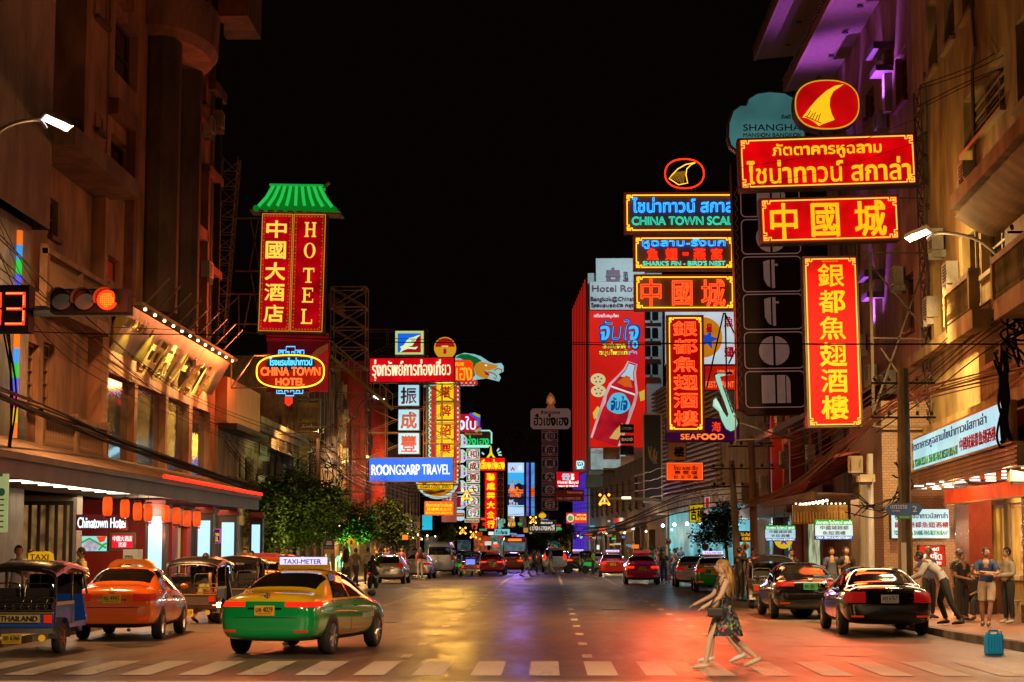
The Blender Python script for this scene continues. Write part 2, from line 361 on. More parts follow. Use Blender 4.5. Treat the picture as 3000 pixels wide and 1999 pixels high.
mb = MB(); mb.lathe([(.33, 0), (.33, .006)], (-4.1, 47, .004), 20); mb.lathe([(.33, 0), (.33, .006)], (1.9, 57, .004), 20); mb.obj('manhole_cover', M((.03, .027, .025), .4, .5, noise=.4, ns=30))['kind'] = 'structure'

# ------------------------------------------------------------------ facades
class Face:
    """a vertical facade plane: u along it, v up, w into the building"""
    def __init__(s, o, d, n):
        s.o = Vector((*o, 0)); s.d = Vector((*d, 0)).normalized(); s.n = Vector((*n, 0)).normalized()
    def __call__(s, u, v, w=0.): p = s.o + s.d * u - s.n * w; return Vector((p.x, p.y, v))
    def pick(s, px, py):
        d = rayd(px, py); t = (s.o - CP).dot(s.n) / d.dot(s.n); q = CP + d * t; return (q - s.o).dot(s.d), q.z
    def win(s, xl, xr, yt, yb, ref=None):
        """opening from its left and right pixel columns and its top/bottom pixel rows at column ref (default the left one)"""
        r = xl if ref is None else ref
        a, b = s.pick(xl, yt)[0], s.pick(xr, yt)[0]; return min(a, b), max(a, b), s.pick(r, yb)[1], s.pick(r, yt)[1]
LF = lambda X=-13.: Face((X, 0), (0, 1), (1, 0))
RF = lambda X=11.: Face((X, 0), (0, 1), (-1, 0))
CF = lambda Y: Face((0, Y), (1, 0), (0, -1))
def fbox(mb, f, u0, u1, v0, v1, w0, w1, mi=0):
    q = [f(u, v, w) for u in (u0, u1) for w in (w0, w1) for v in (v0, v1)]
    return mb.add(q, [(0, 1, 3, 2), (4, 6, 7, 5), (0, 4, 5, 1), (2, 3, 7, 6), (0, 2, 6, 4), (1, 5, 7, 3)], mi)
WFRAME = M((.12, .07, .045), .6, noise=.3); WDARK = GLASS((.01, .009, .009), .08)
class Bld:
    def __init__(s, name, label, f, u0, u1, v0, v1, mat, depth=9., cat='building', group=None):
        s.f = f; s.r = (u0, u1, v0, v1); s.mat = mat; s.depth = depth; s.ops = []
        s.o = thing(name, label, cat, f((u0 + u1) / 2, 0, depth / 2), 0, group)
    def op(s, r, kind='window', nx=2, nz=2, mat=None, frame=WFRAME, d=.22, t=.06, sill=True, nm=None, grp=None): s.ops.append((r, kind, nx, nz, mat, frame, d, t, sill, nm)); return s
    def row(s, us, v0, v1, w, **k):
        for u in us: s.op((u - w / 2, u + w / 2, v0, v1), **k)
        return s
    def part(s, nm, mat, fn, parent=None, smooth=False): mb = MB(); fn(mb); return mb.obj(nm, mat, parent or s.o, smooth)
    def band(s, nm, mat, *rs):
        """cornices, sills, pilasters: boxes (u0,u1,v0,v1,out,inn) standing proud of the wall"""
        for a in rs: mb = MB(); fbox(mb, s.f, a[0], a[1], a[2], a[3], -a[4], a[5] if len(a) > 5 else .0); o = mb.obj(nm, mat, s.o)
        return o
    def build(s):
        f = s.f; u0, u1, v0, v1 = s.r; D = s.depth; mb = MB()
        ops = [o[0] for o in s.ops]
        U = sorted({u0, u1, *[min(max(x, u0), u1) for o in ops for x in o[:2]]}); V = sorted({v0, v1, *[min(max(x, v0), v1) for o in ops for x in o[2:]]})
        for a, b in zip(U[:-1], U[1:]):
            for c, d in zip(V[:-1], V[1:]):
                mu, mv = (a + b) / 2, (c + d) / 2
                if any(o[0] < mu < o[1] and o[2] < mv < o[3] for o in ops): continue
                mb.quad(f(a, c), f(b, c), f(b, d), f(a, d))
        for (a, b, c, d), k, nx, nz, m, fr, dp, t, sill, nm in s.ops:
            for p, q in (((a, c), (b, c)), ((b, c), (b, d)), ((b, d), (a, d)), ((a, d), (a, c))):
                mb.quad(f(*p, 0), f(*q, 0), f(*q, dp + .1), f(*p, dp + .1))
        mb.quad(f(u0, v0), f(u0, v0, D), f(u0, v1, D), f(u0, v1)); mb.quad(f(u1, v0), f(u1, v0, D), f(u1, v1, D), f(u1, v1))
        mb.quad(f(u0, v1), f(u1, v1), f(u1, v1, D), f(u0, v1, D)); mb.quad(f(u0, v0, D), f(u1, v0, D), f(u1, v1, D), f(u0, v1, D))
        mb.obj('wall', s.mat, s.o)
        for (a, b, c, d), k, nx, nz, m, fr, dp, t, sill, nm in s.ops:
            g = MB()
            if k in ('window', 'shutters'):
                for x0, x1, y0, y1 in ((a, a + t, c, d), (b - t, b, c, d), (a + t, b - t, c, c + t), (a + t, b - t, d - t, d)): fbox(g, f, x0, x1, y0, y1, dp - .08, dp - .01)
                for i in range(1, nx): x = a + (b - a) * i / nx; fbox(g, f, x - t * .4, x + t * .4, c + t, d - t, dp - .07, dp - .015)
                for i in range(1, nz): y = c + (d - c) * i / nz; fbox(g, f, a + t, b - t, y - t * .3, y + t * .3, dp - .065, dp - .02)
                if sill: fbox(g, f, a - .1, b + .1, c - .12, c - .002, -.14, .0)
                w = g.obj(nm or 'window', fr, s.o); h = MB(); h.quad(f(a, c, dp), f(b, c, dp), f(b, d, dp), f(a, d, dp)); h.obj('pane', m or WDARK, w)
            elif k == 'roller':
                n = max(3, int((d - c) / .12)); g2 = MB()
                for i in range(n): z0 = c + (d - c) * i / n; z1 = c + (d - c) * (i + 1) / n; g2.quad(f(a, z0, dp), f(b, z0, dp), f(b, z1, dp - .05), f(a, z1, dp - .05)); g2.quad(f(a, z1, dp - .05), f(b, z1, dp - .05), f(b, z1, dp), f(a, z1, dp))
                g2.obj(nm or 'roller_shutter', m or M((.25, .25, .24), .5, .5, noise=.3), s.o)
            else:
                g.quad(f(a, c, dp), f(b, c, dp), f(b, d, dp), f(a, d, dp)); g.obj(nm or k, m or DARK, s.o)
        return s
def balusters(mb, f, u0, u1, v0, v1, w, n, r=.055):
    for i in range(n):
        u = u0 + (u1 - u0) * (i + .5) / n; h = v1 - v0
        mb.lathe([(r * .6, 0), (r, .06 * h), (r * .5, .15 * h), (r * 1.1, .35 * h), (r * .45, .7 * h), (r * .8, .9 * h), (r * .6, h)], f(u, v0, w), 6)
def lattice(mb, a, b, w, r, n, dirs=None):
    """square trussed mast from a to b"""
    a, b = Vector(a), Vector(b); t = (b - a).normalized()
    e1 = t.cross(Vector((0, 1, 0)) if abs(t.y) < .9 else Vector((1, 0, 0))).normalized() * w / 2; e2 = t.cross(e1).normalized() * w / 2
    C = [e1 + e2, e1 - e2, -e1 - e2, -e1 + e2]
    for c in C: mb.bar(a + c, b + c, r)
    for i in range(n):
        p, q = a.lerp(b, i / n), a.lerp(b, (i + 1) / n)
        for k in range(4):
            c, d = C[k], C[(k + 1) % 4]; mb.bar(p + c, p + d, r * .8); mb.bar(p + c, q + d, r * .7)
            if k % 2 == 0: mb.bar(p + d, q + c, r * .7)
def scaffold(mb, x0, x1, y, z0, z1, nx, nz, r=.04, x=True, yd=1.2, yn=2):
    for j in range(yn):
        yy = y + yd * j
        for i in range(nx + 1): u = x0 + (x1 - x0) * i / nx; mb.bar((u, yy, z0), (u, yy, z1), r)
        for k in range(nz + 1): z = z0 + (z1 - z0) * k / nz; mb.bar((x0, yy, z), (x1, yy, z), r)
        if x:
            for k in range(nz):
                za, zb = z0 + (z1 - z0) * k / nz, z0 + (z1 - z0) * (k + 1) / nz
                mb.bar((x0, yy, za), (x1, yy, zb), r * .8); 
                if k % 2 == 0 or nx == 1: mb.bar((x1, yy, za), (x0, yy, zb), r * .8)
    for k in range(nz + 1):
        z = z0 + (z1 - z0) * k / nz
        if yn > 1:
            for u in (x0, x1): mb.bar((u, y, z), (u, y + yd, z), r)

# ------------------------------------------------------------------ left side: corrugated corner building, shophouse, hotel
OCH = M((.42, .2, .11), .75, noise=.4, ns=.9, bump=.15); CREAM = M((.45, .33, .2), .75, noise=.4, ns=1.1, bump=.15); GREY = M((.25, .22, .2), .8, noise=.4, ns=1.2)
f = LF(-12.7)
b = Bld('corner_building', 'corrugated metal clad corner block at the far left, rainbow light strips below it', f, 36, 47.0, 9.9, 26, M((.2, .2, .19), .45, .4, noise=.3, wave=('Z', 9)), 7)
b.build()
b.part('lower_wall', M((.2, .2, .19), .5, .3, noise=.3, wave=('Y', 7)), lambda mb: fbox(mb, f, 36, 46.6, .15, 9.9, .35, 6))
for k, (pa, pb) in enumerate(((10, 30), (88, 99))):
    u0, u1 = f.pick(pa, 700)[0], f.pick(pb, 700)[0]; mm = ['ff7a20', '3aa0ff', '20d050', '5060ff', 'e8309a', 'e8c030', 'ff8030']
    st = MB(); za, zb = 4.5, 9.6
    for i in range(14): z0 = zb - (zb - za) * (i + 1) / 14; fbox(st, f, u0, u0 + .16, z0, z0 + (zb - za) / 14 - .004, .22, .33, i % 7)
    st.obj('light_strip', [E(c, .75) for c in mm], b.o)
f = LF(-13.4)
b = Bld('shophouse', 'old orange shophouse with two baluster balconies left of the hotel', f, 47.0, 54.1, 3.6, 12.6, OCH, 8)
for xl, xr in ((83, 116), (128, 160)): b.op(f.win(xl, xr, 1000, 1195), 'window', 2, 5, mat=M((.16, .1, .07), .6, noise=.3), frame=M((.28, .13, .08), .6), nm='shutter_window')
b.op(f.win(95, 130, 560, 640), 'window', 2, 2); b.op(f.win(145, 172, 575, 690), 'window', 2, 2)
b.build()
for zb_, zt, ua, ub, w in ((4.25, 5.2, 47., 54.1, -.65), (8.3, 9.3, 47., 54.1, -.65)):
    bal = b.part('balcony', M((.3, .16, .09), .75, noise=.4), lambda mb: (fbox(mb, f, ua, ub, zb_ - .35, zb_, w, 0), fbox(mb, f, ua, ub, zt, zt + .14, w - .06, w + .12), [fbox(mb, f, u - .12, u + .12, zb_, zt + .25, w - .02, w + .18) for u in (ua + .12, (ua + ub) / 2, ub - .12)]))
    bm_ = MB(); balusters(bm_, f, ua + .3, (ua + ub) / 2 - .15, zb_, zt, w + .1, 20); balusters(bm_, f, (ua + ub) / 2 + .15, ub - .3, zb_, zt, w + .1, 20); bm_.obj('baluster_row', M((.2, .11, .07), .75), bal)
b.part('eave', M((.2, .12, .08), .8, noise=.3), lambda mb: fbox(mb, f, 47.0, 54.6, 12.1, 12.6, -1.3, 0))
# the hotel tower
f = LF(-13.)
HT = Bld('hotel_building', 'tall orange lit hotel tower with round balcony and tall dark windows', f, 54.2, 72.8, 4.2, 34, M((.46, .2, .11), .75, noise=.35, ns=.8, bump=.15), 16)
for a in ((340, 407, 28, 210), (326, 390, 385, 560), (282, 303, 330, 375), (514, 540, 258, 395), (557, 580, 300, 350), (505, 530, 560, 700), (548, 571, 600, 645), (282, 315, -40, 45), (440, 458, 150, 420), (595, 606, 190, 300)): HT.op(f.win(*a), 'window', 1, 2, d=.35, sill=a[3] - a[2] < 120, frame=M((.1, .05, .035), .6))
for a, c in (((317, 353, 745, 815), 'a82010'), ((463, 478, 600, 760), 'b01c10'), ((467, 480, 420, 560), '886828')): HT.op(f.win(*a), 'window', 1, 1, mat=E(c, .45, .7, 1.5), frame=M((.1, .05, .035), .6), sill=False)  # red panes: neon reflections put in as a glow
HT.op((55, 58.6, 4.4, 7.), 'glazing', mat=GLASS((.05, .035, .03), .12)); HT.op((59, 63.4, 4.4, 7.), 'glazing', mat=GLASS((.05, .035, .03), .12)); HT.op((63.8, 67.6, 4.4, 7.), 'glazing', mat=GLASS((.05, .035, .03), .12)); HT.op((68.2, 71.8, 4.4, 7.), 'glazing', mat=GLASS((.05, .035, .03), .12))
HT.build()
u0_, u1_, z0_, z1_ = f.win(328, 366, 548, 575); HT.part('green_glow_pane', E('18b84a', .6), lambda mb: fbox(mb, f, u0_, u1_, z0_, z1_ - .2, .3, .33))  # green light in the window put in as a glowing pane
HT.part('upper_wing', HT.mat, lambda mb: fbox(mb, f, 51.6, 54.2, 12.7, 34, .05, 16))
RD = M((.25, .085, .05), .7, noise=.3)
HT.part('column', M((.1, .05, .035), .7, noise=.3), lambda mb: [mb.tube([f(u, 9.4, -.1), f(u, 19.3, -.1)], .85, 14) for u in (60.2, 63.9)])
HT.part('round_balcony', M((.3, .13, .08), .7, noise=.3), lambda mb: mb.lathe([(.2, 18.2), (1.5, 18.4), (1.7, 18.7), (1.75, 20.), (1.6, 20.), (1.55, 18.9), (.2, 18.9)], (-13, 62.2, 0), 40, sy=1.9))
HT.part('railing', DARK, lambda mb: ([mb.bar((-13 + 1.66 * cos(a), 62.2 + 3.1 * sin(a), 20.), (-13 + 1.66 * cos(a), 62.2 + 3.1 * sin(a), 21.2), .03) for a in [(-pi / 2 + pi * i / 26) for i in range(27)]], mb.tube([(-13 + 1.66 * cos(a), 62.2 + 3.1 * sin(a), 21.2) for a in [(-pi / 2 + pi * i / 26) for i in range(27)]], .05, 5)))
HT.band('moulding', RD, *[(a, b_, c, d, .3) for a, b_, c, d in ((54.2, 57.4, 14.6, 15.1), (56.6, 57.0, 9.5, 14.6), (66.5, 69.2, 13.2, 13.6), (69.2, 72.2, 15.9, 16.2), (69.4, 72.2, 12.2, 12.5), (66.3, 69, 17.6, 17.9), (54.3, 56, 18.2, 18.6), (70.2, 72.6, 19.3, 19.7), (66.2, 66.6, 9.2, 13.2), (69, 69.4, 9.2, 15.9))])
HT.part('cornice', M((.4, .17, .09), .75, noise=.3), lambda mb: fbox(mb, f, 70.6, 74, 22.3, 24.2, -1.4, 0))
HT.part('drain_pipe', DARK, lambda mb: mb.tube([f(71.7, 8.5, -.15), f(71.7, 30, -.15)], .14, 8))
# gold sign board above the entrance, tilted, lit by a row of downlights
GB = thing('sign_board', 'tilted golden sign board with brass Chinese letters under a row of downlights', 'sign', (-12.9, 63.5, 8))
def gbf(u, v, w=0.): t = (v - 7.05) / 1.9; return Vector((-13.35 + 1.05 * t + w * .86, u, v - w * .5))
q = MB(); q.add([gbf(a, b_, c) for a in (55, 72) for b_ in (7.05, 8.95) for c in (0, -.3)], [(0, 1, 3, 2), (4, 6, 7, 5), (0, 4, 5, 1), (2, 3, 7, 6), (0, 2, 6, 4), (1, 5, 7, 3)]); q.obj('panel', M((.3, .2, .035), .4, .35, noise=.3, ns=2), GB)
q = MB()
for i, c in enumerate('中國大酒店'): u = 58.8 + 2.2 * i; letter(q, c, u, 7.3, u + 1.75, 8.55, .16, bold=.07, f=lambda a, b_, c_: gbf(a, c_, b_))
q.obj('brass_letter', M((.9, .68, .22), .5), GB)
q = MB(); letter(q, 'โรงแรมไชน่าทาวน์', 55.6, 8.45, 58.4, 8.8, .08, bold=.02, f=lambda a, b_, c_: gbf(a, c_, b_)); letter(q, 'CHINATOWN', 69.6, 7.25, 71.4, 7.5, .08, bold=.02, f=lambda a, b_, c_: gbf(a, c_, b_)); q.obj('small_lettering', M((.5, .33, .13), .3, .8), GB)
MB().bb((-12.5, 55, 9.0), (-12.02, 72, 9.1)).obj('light_shelf', M((.2, .13, .07), .6), GB)
for i in range(12):
    y = 55.7 + i * 1.42; MB().lathe([(.035, 0), (.05, -.04), (.03, -.07)], (-12.1, y, 8.99), 8).obj('downlight', E('ffe6a0', 9), GB)
    if i % 2 == 0: lamp('SPOT', 'downlight_beam', (-11.95, y + .3, 8.92), 760, (1, .8, .3), GB, .04, (-13.0, y + .3, 7.0), 62)
q = MB()
for i in range(9): y = 56.5 + i * 1.7; q.bar((-12.4, y, 9.1), (-11.5, y - .2, 10.0), .045)
q.obj('strut', M((.3, .22, .18), .4, .5), GB)
# entrance canopy, columns, lanterns
CN = thing('canopy', 'long dark canopy with a red light tube over the hotel entrance', 'canopy', (-12, 52, 3.3))
q = MB(); q.bb((-10.95, 36, 3.25), (-10.8, 70, 3.62)); q.bb((-11.0, 36, 3.62), (-10.7, 70, 3.75)); q.obj('fascia', M((.07, .05, .04), .5, noise=.3), CN)
q = MB(); q.quad((-10.96, 36, 3.3), (-10.96, 70, 3.3), (-13.2, 70, 3.3), (-13.2, 36, 3.3)); q.obj('soffit', M((.1, .08, .065), .7, noise=.3), CN)
q = MB(); q.quad((-10.75, 36, 3.77), (-10.75, 70, 3.77), (-13., 70, 4.5), (-13., 36, 4.5)); q.obj('tiled_roof', M((.2, .11, .07), .7, noise=.4, wave=('Y', 5)), CN)
MB().tube([(-10.66, 52, 3.82), (-10.66, 69.7, 3.82)], .055, 6).obj('red_tube', E('ff2210', 3.), CN)
for i in range(8): MB().bb((-11.7, 40.2 + i * 1.35, 3.27), (-11.1, 40.4 + i * 1.35, 3.296)).obj('downlight', E('fff0d0', 4), CN)
COLR = M((.33, .3, .27), .4, noise=.2); REDW = M((.42, .03, .02), .5, noise=.25, ns=2)
for i, (px, w) in enumerate(((457, .24), (600, .24), (670, .26), (752, .2))):
    Y = 11.5 * 5500 / (1608 - px); c = thing('light_column', ['%s entrance column with a bright blue white light panel on its face' % a for a in ('nearest', 'second', 'third', 'farthest')][i], 'column', (-11.5, Y, .14), 0, 'lit columns under the hotel canopy')
    MB().bb((-11.5 - w - .05, Y, .14), (-11.5 + w + .05, Y + .5, 3.0)).obj('shaft', M((.05, .045, .05), .4), c)
    MB().bb((-11.5 - w + .04, Y - .04, .6), (-11.5 + w - .04, Y - .005, 2.75)).obj('light_panel', E('b8e8ff', 1.15), c)
    q = MB(); q.bb((-11.5 - w - .12, Y - .06, 3.0), (-11.5 + w + .12, Y + .56, 3.12)); q.bb((-11.5 - w - .06, Y - .03, 3.12), (-11.5 + w + .06, Y + .53, 3.24)); q.obj('capital', M((.2, .03, .02), .5), c)
LW = M((.05, .02, .01), .6); LM = E('ff5a1c', 1.0, .35, 4)
for i, (px, py) in enumerate(((315, 1484), (366, 1491), (403, 1499), (434, 1503), (485, 1506), (517, 1511), (548, 1520), (577, 1521))):
    p = PX(px, py, -11.15)
    if i == 0:
        l0 = thing('lantern', 'red paper lantern hanging under the hotel canopy, part of the even row', 'lantern', p, 0, 'red lanterns hanging in a row under the hotel canopy')
        MB().lathe([(.085, .24), (.115, .2), (.128, .1), (.128, -.1), (.115, -.2), (.085, -.24)], (0, 0, 0), 8).obj('shade', LM, l0, False, False)
        q = MB(); q.lathe([(.105, .26), (.105, .3)], n=8); q.lathe([(.105, -.26), (.105, -.3)], n=8); q.bar((0, 0, .3), (0, 0, .5), .012); q.obj('cap', LW, l0, False, False)
        q = MB(); q.tube([(0, 0, -.3), (0, 0, -.36)], [.02, .03], 6); q.obj('tassel', E('c01c08', .5), l0, False, False); ln = l0
    else: ln = copy_tree(l0); ln.location = p
    lo = ['first and biggest', 'second', 'third', 'fourth', 'fifth', 'sixth', 'seventh', 'eighth and farthest'][i]; ln['label'] = '%s red lantern of the row under the canopy, counted from the hotel sign' % lo
    if i % 3 == 1: lamp('POINT', 'lantern_light', p + Vector((0, 0, -.6)), 30, (1, .3, .08), None, .15)
# hotel front: walls, screens and signs under the canopy
b = Bld('entrance_wall', 'dark red hotel front wall under the canopy with bright screens on it', CF(57), -16, -12.05, .14, 3.3, REDW, 1.)
b.op((-14.95, -14.2, .3, 2.3), 'doorway', mat=E('8a5a30', .35, .5)); b.build()
b = Bld('hotel_street_wall', 'dark red street wall behind the lanterns with framed shop windows', LF(-12.7), 57.4, 70, .14, 3.3, REDW, 1.)
b.op((58.6, 60, 1.0, 2.6), 'window', 1, 1, mat=E('d8c8a0', .5)); b.op((61.2, 63.4, .2, 2.7), 'roller'); b.op((64.4, 66, .9, 2.6), 'window', 1, 1, mat=E('e0b070', .5)); b.op((66.8, 69.5, .2, 2.8), 'roller'); b.build()
b = Bld('lobby_glazing', 'glass lobby front with dark upright mullions and warm light inside', CF(50.5), -14.9, -12.7, .14, 3.25, M((.2, .17, .14), .5), .6)
b.op((-14.7, -12.8, .2, 3.1), 'window', 8, 1, mat=E('b88850', .5, .85, 2.2), frame=M((.06, .05, .045), .35, .5), d=.12, t=.11, sill=False); b.build()
lamp('AREA', 'canopy_light', (-12.2, 50, 3.2), 140, (1, .72, .4), CN, (1.2, 9), (-12.2, 50, 0)); lamp('AREA', 'canopy_light', (-12.0, 63, 3.2), 120, (1, .6, .3), CN, (1., 10), (-12, 63, 0))
lamp('POINT', 'canopy_light', (-11.6, 54.5, 2.9), 60, (1, .75, .5), CN, .3)
S_ = Sign('hotel_sign', 'dark red box sign with white lettering Chinatown Hotel beside the lobby glass', 'sign', (222, 1508, 375, 1554), 49.6)
S_.box('panel', S_.r, 0, .2, E('5a0a18', .5)); S_.text('lettering', [('Chinatown Hotel', (228, 1516, 368, 1547))], E('dff4ff', 1.3), bold=.018)
S_ = Sign('television', 'wall screen showing a plate of noodles and red peppers', 'screen', (237, 1568, 316, 1618), 55)
S_.box('casing', S_.r, 0, .12, BLACK); S_.box('screen', (240, 1571, 313, 1615), -.012, -.002, E('9adfe0', .9))
S_.poly('dish_picture', S_.ell(268, 1598, 23, 17), -.02, -.014, E('c8c0d8', .8, .5, 9)); S_.poly('pepper_picture', [(282, 1572), (312, 1571), (306, 1586), (292, 1590)], -.02, -.013, E('e8441c', .9)); S_.tube('leaf_picture', [[(240, 1590), (262, 1578), (284, 1590), (312, 1606)], [(290, 1612), (304, 1596), (313, 1592)]], .03, E('30a838', .8), -.022)
S_ = Sign('display_sign', 'red lit display with white Chinese welcome writing in two lines', 'sign', (325, 1562, 392, 1610), 55)
S_.box('frame', (321, 1560, 396, 1614), .0, .1, M((.08, .05, .03), .5)); S_.box('panel', (328, 1568, 389, 1606), -.014, -.002, E('e01430', 1.)); S_.text('lettering', [('中国大酒店', (331, 1571, 387, 1586)), ('欢迎', (347, 1589, 370, 1603))], E('fff0f0', 1.1), -.02, .006)
S_ = Sign('parcel_locker', 'white cabinet with black lettering standing at the red hotel wall', 'cabinet', (360, 1610, 404, 1700), 53)
S_.box('body', S_.r, 0, .6, M((.6, .6, .58), .5)); S_.text('lettering', [('ZTO', (365, 1628, 388, 1640)), ('中', (369, 1650, 386, 1666))], BLACK, -.01, .006)
S_ = Sign('window_sign', 'small violet edged maroon hotel sign with gold capitals beyond the second column', 'sign', (614, 1549, 646, 1592), 63.5)
S_.box('panel', S_.r, 0, .1, E('d060d0', .6)); S_.box('face', (617, 1552, 643, 1590), -.012, -.002, E('6a1038', .6)); S_.text('lettering', [('TOWN', (617, 1562, 642, 1571)), ('TEL', (617, 1573, 642, 1586))], E('ffc850', 1.), -.02, .01)
def shops(b, us, top, w, seed):
    rnd = random.Random(seed)
    for u in us:
        k = rnd.random(); h = top - rnd.random() * .5
        if k < .3: b.op((u - w / 2, u + w / 2, .2, h), 'roller')
        else: b.op((u - w / 2, u + w / 2, .2, h), 'shopfront', mat=E(rnd.choice(('e8c890', 'f0a850', 'a8c8d0', '60b8d0', 'e8e0c8', 'd07040', '90c0a0')), rnd.choice((.12, .3, .5, .7)), .85, 1.7), d=.5 + rnd.random() * .8)
        if rnd.random() < .6: c = rnd.choice(((.2, .05, .03), (.1, .12, .1), (.25, .2, .12), (.05, .08, .14))); b.part('shop_awning', M(c, .7, noise=.3), lambda mb: mb.add([b.f(a, z, o) for a in (u - w / 2, u + w / 2) for z, o in ((h + .25, 0), (h - .25, -1.2), (h - .5, -1.2))], [(0, 1, 4, 3), (1, 2, 5, 4)]))
# ------------------------------------------------------------------ left side beyond the hotel
YEL = M((.5, .33, .12), .75, noise=.4, ns=.8, bump=.15); PINK = M((.42, .22, .16), .75, noise=.35, ns=.9); BRN = M((.16, .09, .06), .8, noise=.4, ns=1.)
f = LF(-12.9)
b = Bld('clad_shophouse', 'shophouse with an orange corrugated upper front right after the hotel', f, 72.8, 81.4, .15, 6.6, CREAM, 9)
for a in ((668, 676, 1318, 1395), (686, 696, 1322, 1398), (700, 716, 1330, 1405), (718, 733, 1337, 1408)): b.op(f.win(*a), 'window', 2, 3)
b.op((74, 76.4, .2, 2.8), 'roller'); b.op((77, 80.8, .2, 2.8), 'roller'); b.build()
b.part('metal_cladding', M((.5, .2, .08), .45, .3, noise=.25, ns=1.5, wave=('Y', 8)), lambda mb: fbox(mb, f, 72.9, 81.3, 6.7, 8.5, -.35, 6))
b.part('eave', DARK, lambda mb: fbox(mb, f, 72.9, 81.4, 6.45, 6.68, -.75, 0))
b.part('air_conditioner', M((.4, .38, .35), .6), lambda mb: (fbox(mb, f, 74.3, 75.3, 3.7, 4.4, -.5, -.1), fbox(mb, f, 78, 79, 3.6, 4.3, -.5, -.1)))
f = LF(-13.)
b = Bld('cream_shophouse', 'cream two storey shophouse row with a cornice, awnings and six tall windows', f, 81.4, 97, .15, 7.5, M((.5, .34, .18), .75, noise=.35, ns=.9, bump=.15), 9)
b.row([82.9 + 2.5 * i for i in range(6)], 4.5, 6.0, 1.2, nx=2, nz=3, mat=E('a8b8b8', .22, .5, 2)); b.row([83.4 + 3.1 * i for i in range(5)], .2, 2.9, 2.4, kind='roller'); b.build()
b.band('cornice', CREAM, (81.4, 97.2, 7.3, 7.55, .5), (81.4, 97.1, 7.0, 7.3, .25), (81.4, 97, 4.1, 4.25, .15), *[(81.5 + 2.55 * i, 81.8 + 2.55 * i, 4.25, 7., .14) for i in range(7)])
b.part('awning', M((.1, .06, .05), .7, noise=.3), lambda mb: mb.quad(f(82, 6.5, 0), f(96.5, 6.5, 0), f(96.5, 6.05, -1.1), f(82, 6.05, -1.1)))
b.part('street_awning', M((.22, .1, .06), .7, noise=.3), lambda mb: mb.quad(f(81.6, 3.7, 0), f(97, 3.7, 0), f(97, 3.2, -1.6), f(81.6, 3.2, -1.6)))
S_ = Sign('pediment', 'pale pediment board with raised dark lettering on top of the cream shophouse', 'sign', (868, 1170, 937, 1290), 97)
S_.box('board', (868, 1180, 937, 1290), 0, .4, M((.5, .36, .18), .7, noise=.3)); S_.frame('edge', (866, 1168, 939, 1290), 6, -.1, .3, CREAM); S_.text('lettering', [('ห้างทอง', (876, 1226, 930, 1262))], M((.12, .07, .04), .6), -.03, .02)
f = LF(-13.)
b = Bld('finned_building', 'tall shophouse with upright fins and dark windows behind the pipe scaffold', f, 97, 116, .15, 11.8, M((.36, .23, .13), .75, noise=.4), 9)
b.row([98.6 + 2.3 * i for i in range(8)], 4.3, 6.4, 1.5, nx=2, nz=2); b.row([98.6 + 2.3 * i for i in range(8)], 7.6, 10.4, 1.5, nx=2, nz=3); shops(b, [99.5 + 3.4 * i for i in range(5)], 3., 2.6, 1); b.build()
b.band('fin', M((.45, .3, .18), .75, noise=.3), *[(97.3 + 2.3 * i, 97.6 + 2.3 * i, 3.9, 11.9, .5) for i in range(9)])
b.part('ledge', CREAM, lambda mb: (fbox(mb, f, 97, 116, 3.4, 3.9, -1.2, 0), fbox(mb, f, 97, 116, 6.8, 7.1, -.7, 0)))
b = Bld('red_striped_building', 'building painted in red and yellow upright bands behind the sign frames', f, 116, 150, .15, 13.4, M((.42, .27, .08), .75, noise=.4), 9)
b.row([118 + 3.2 * i for i in range(10)], 4.4, 6.4, 1.8, nx=2, nz=2); b.row([118 + 3.2 * i for i in range(10)], 8, 10.4, 1.8, nx=2, nz=2); shops(b, [118.5 + 4.2 * i for i in range(8)], 3.2, 3.4, 2); b.build()
b.band('red_band', M((.35, .02, .02), .6, noise=.3), (117, 117.6, 3.8, 13.5, 1.5), (126, 127, 3.8, 13.5, 1.), (137, 138, 3.8, 13.5, 1.))
b.part('ledge', M((.4, .2, .08), .7), lambda mb: fbox(mb, f, 116, 150, 3.4, 4., -1.6, 0))
b = Bld('dark_row_building', 'dark far left shophouse row with lit shop openings', f, 150, 190, .15, 10.5, BRN, 9)
shops(b, [152.5 + 4.4 * i for i in range(9)], 3.4, 3.6, 3); b.row([152.5 + 4.4 * i for i in range(9)], 5, 7.4, 2.4, nx=2, nz=2); b.build()
f = Face((-13, 190), (-.22, 1), (1, .22))
b = Bld('far_row_building', 'farthest left shophouse row where the street bends', f, 0, 70, .1, 12, BRN, 9)
shops(b, [3 + 5. * i for i in range(13)], 3.6, 4, 4); b.row([3 + 5. * i for i in range(13)], 5, 7.6, 2.6, nx=2, nz=2); b.build()

# ------------------------------------------------------------------ right side
f = Face((10.7, 42.5), (.05, 1), (-1, .05)); WALLR = M((.46, .33, .14), .75, noise=.35, ns=.9, bump=.2)
b = Bld('corner_house', 'orange lit cream corner building with balconies at the right edge', f, -9, 15.6, 4.6, 24, WALLR, 12)
DW = M((.3, .24, .13), .5)
for a in ((2822, 2944, 300, 460), (2975, 3060, 75, 330), (2872, 2942, 655, 820), (2836, 2868, 690, 815), (2885, 2925, 1020, 1078), (2932, 2962, 1000, 1060)): b.op(f.win(*a), 'window', 3 if a[1] - a[0] > 80 else 2, 5 if a[1] - a[0] > 80 else 2, frame=DW, d=.3, t=.09)
b.row([2.5, 5.5, 8.5, 11.5], 15.7, 17.9, 1.7, nx=3, nz=4, frame=DW, d=.3, t=.08); b.row([2.5, 5.5, 8.5, 11.5], 19.2, 21.4, 1.7, nx=3, nz=4, frame=DW, d=.3, t=.08); b.build()
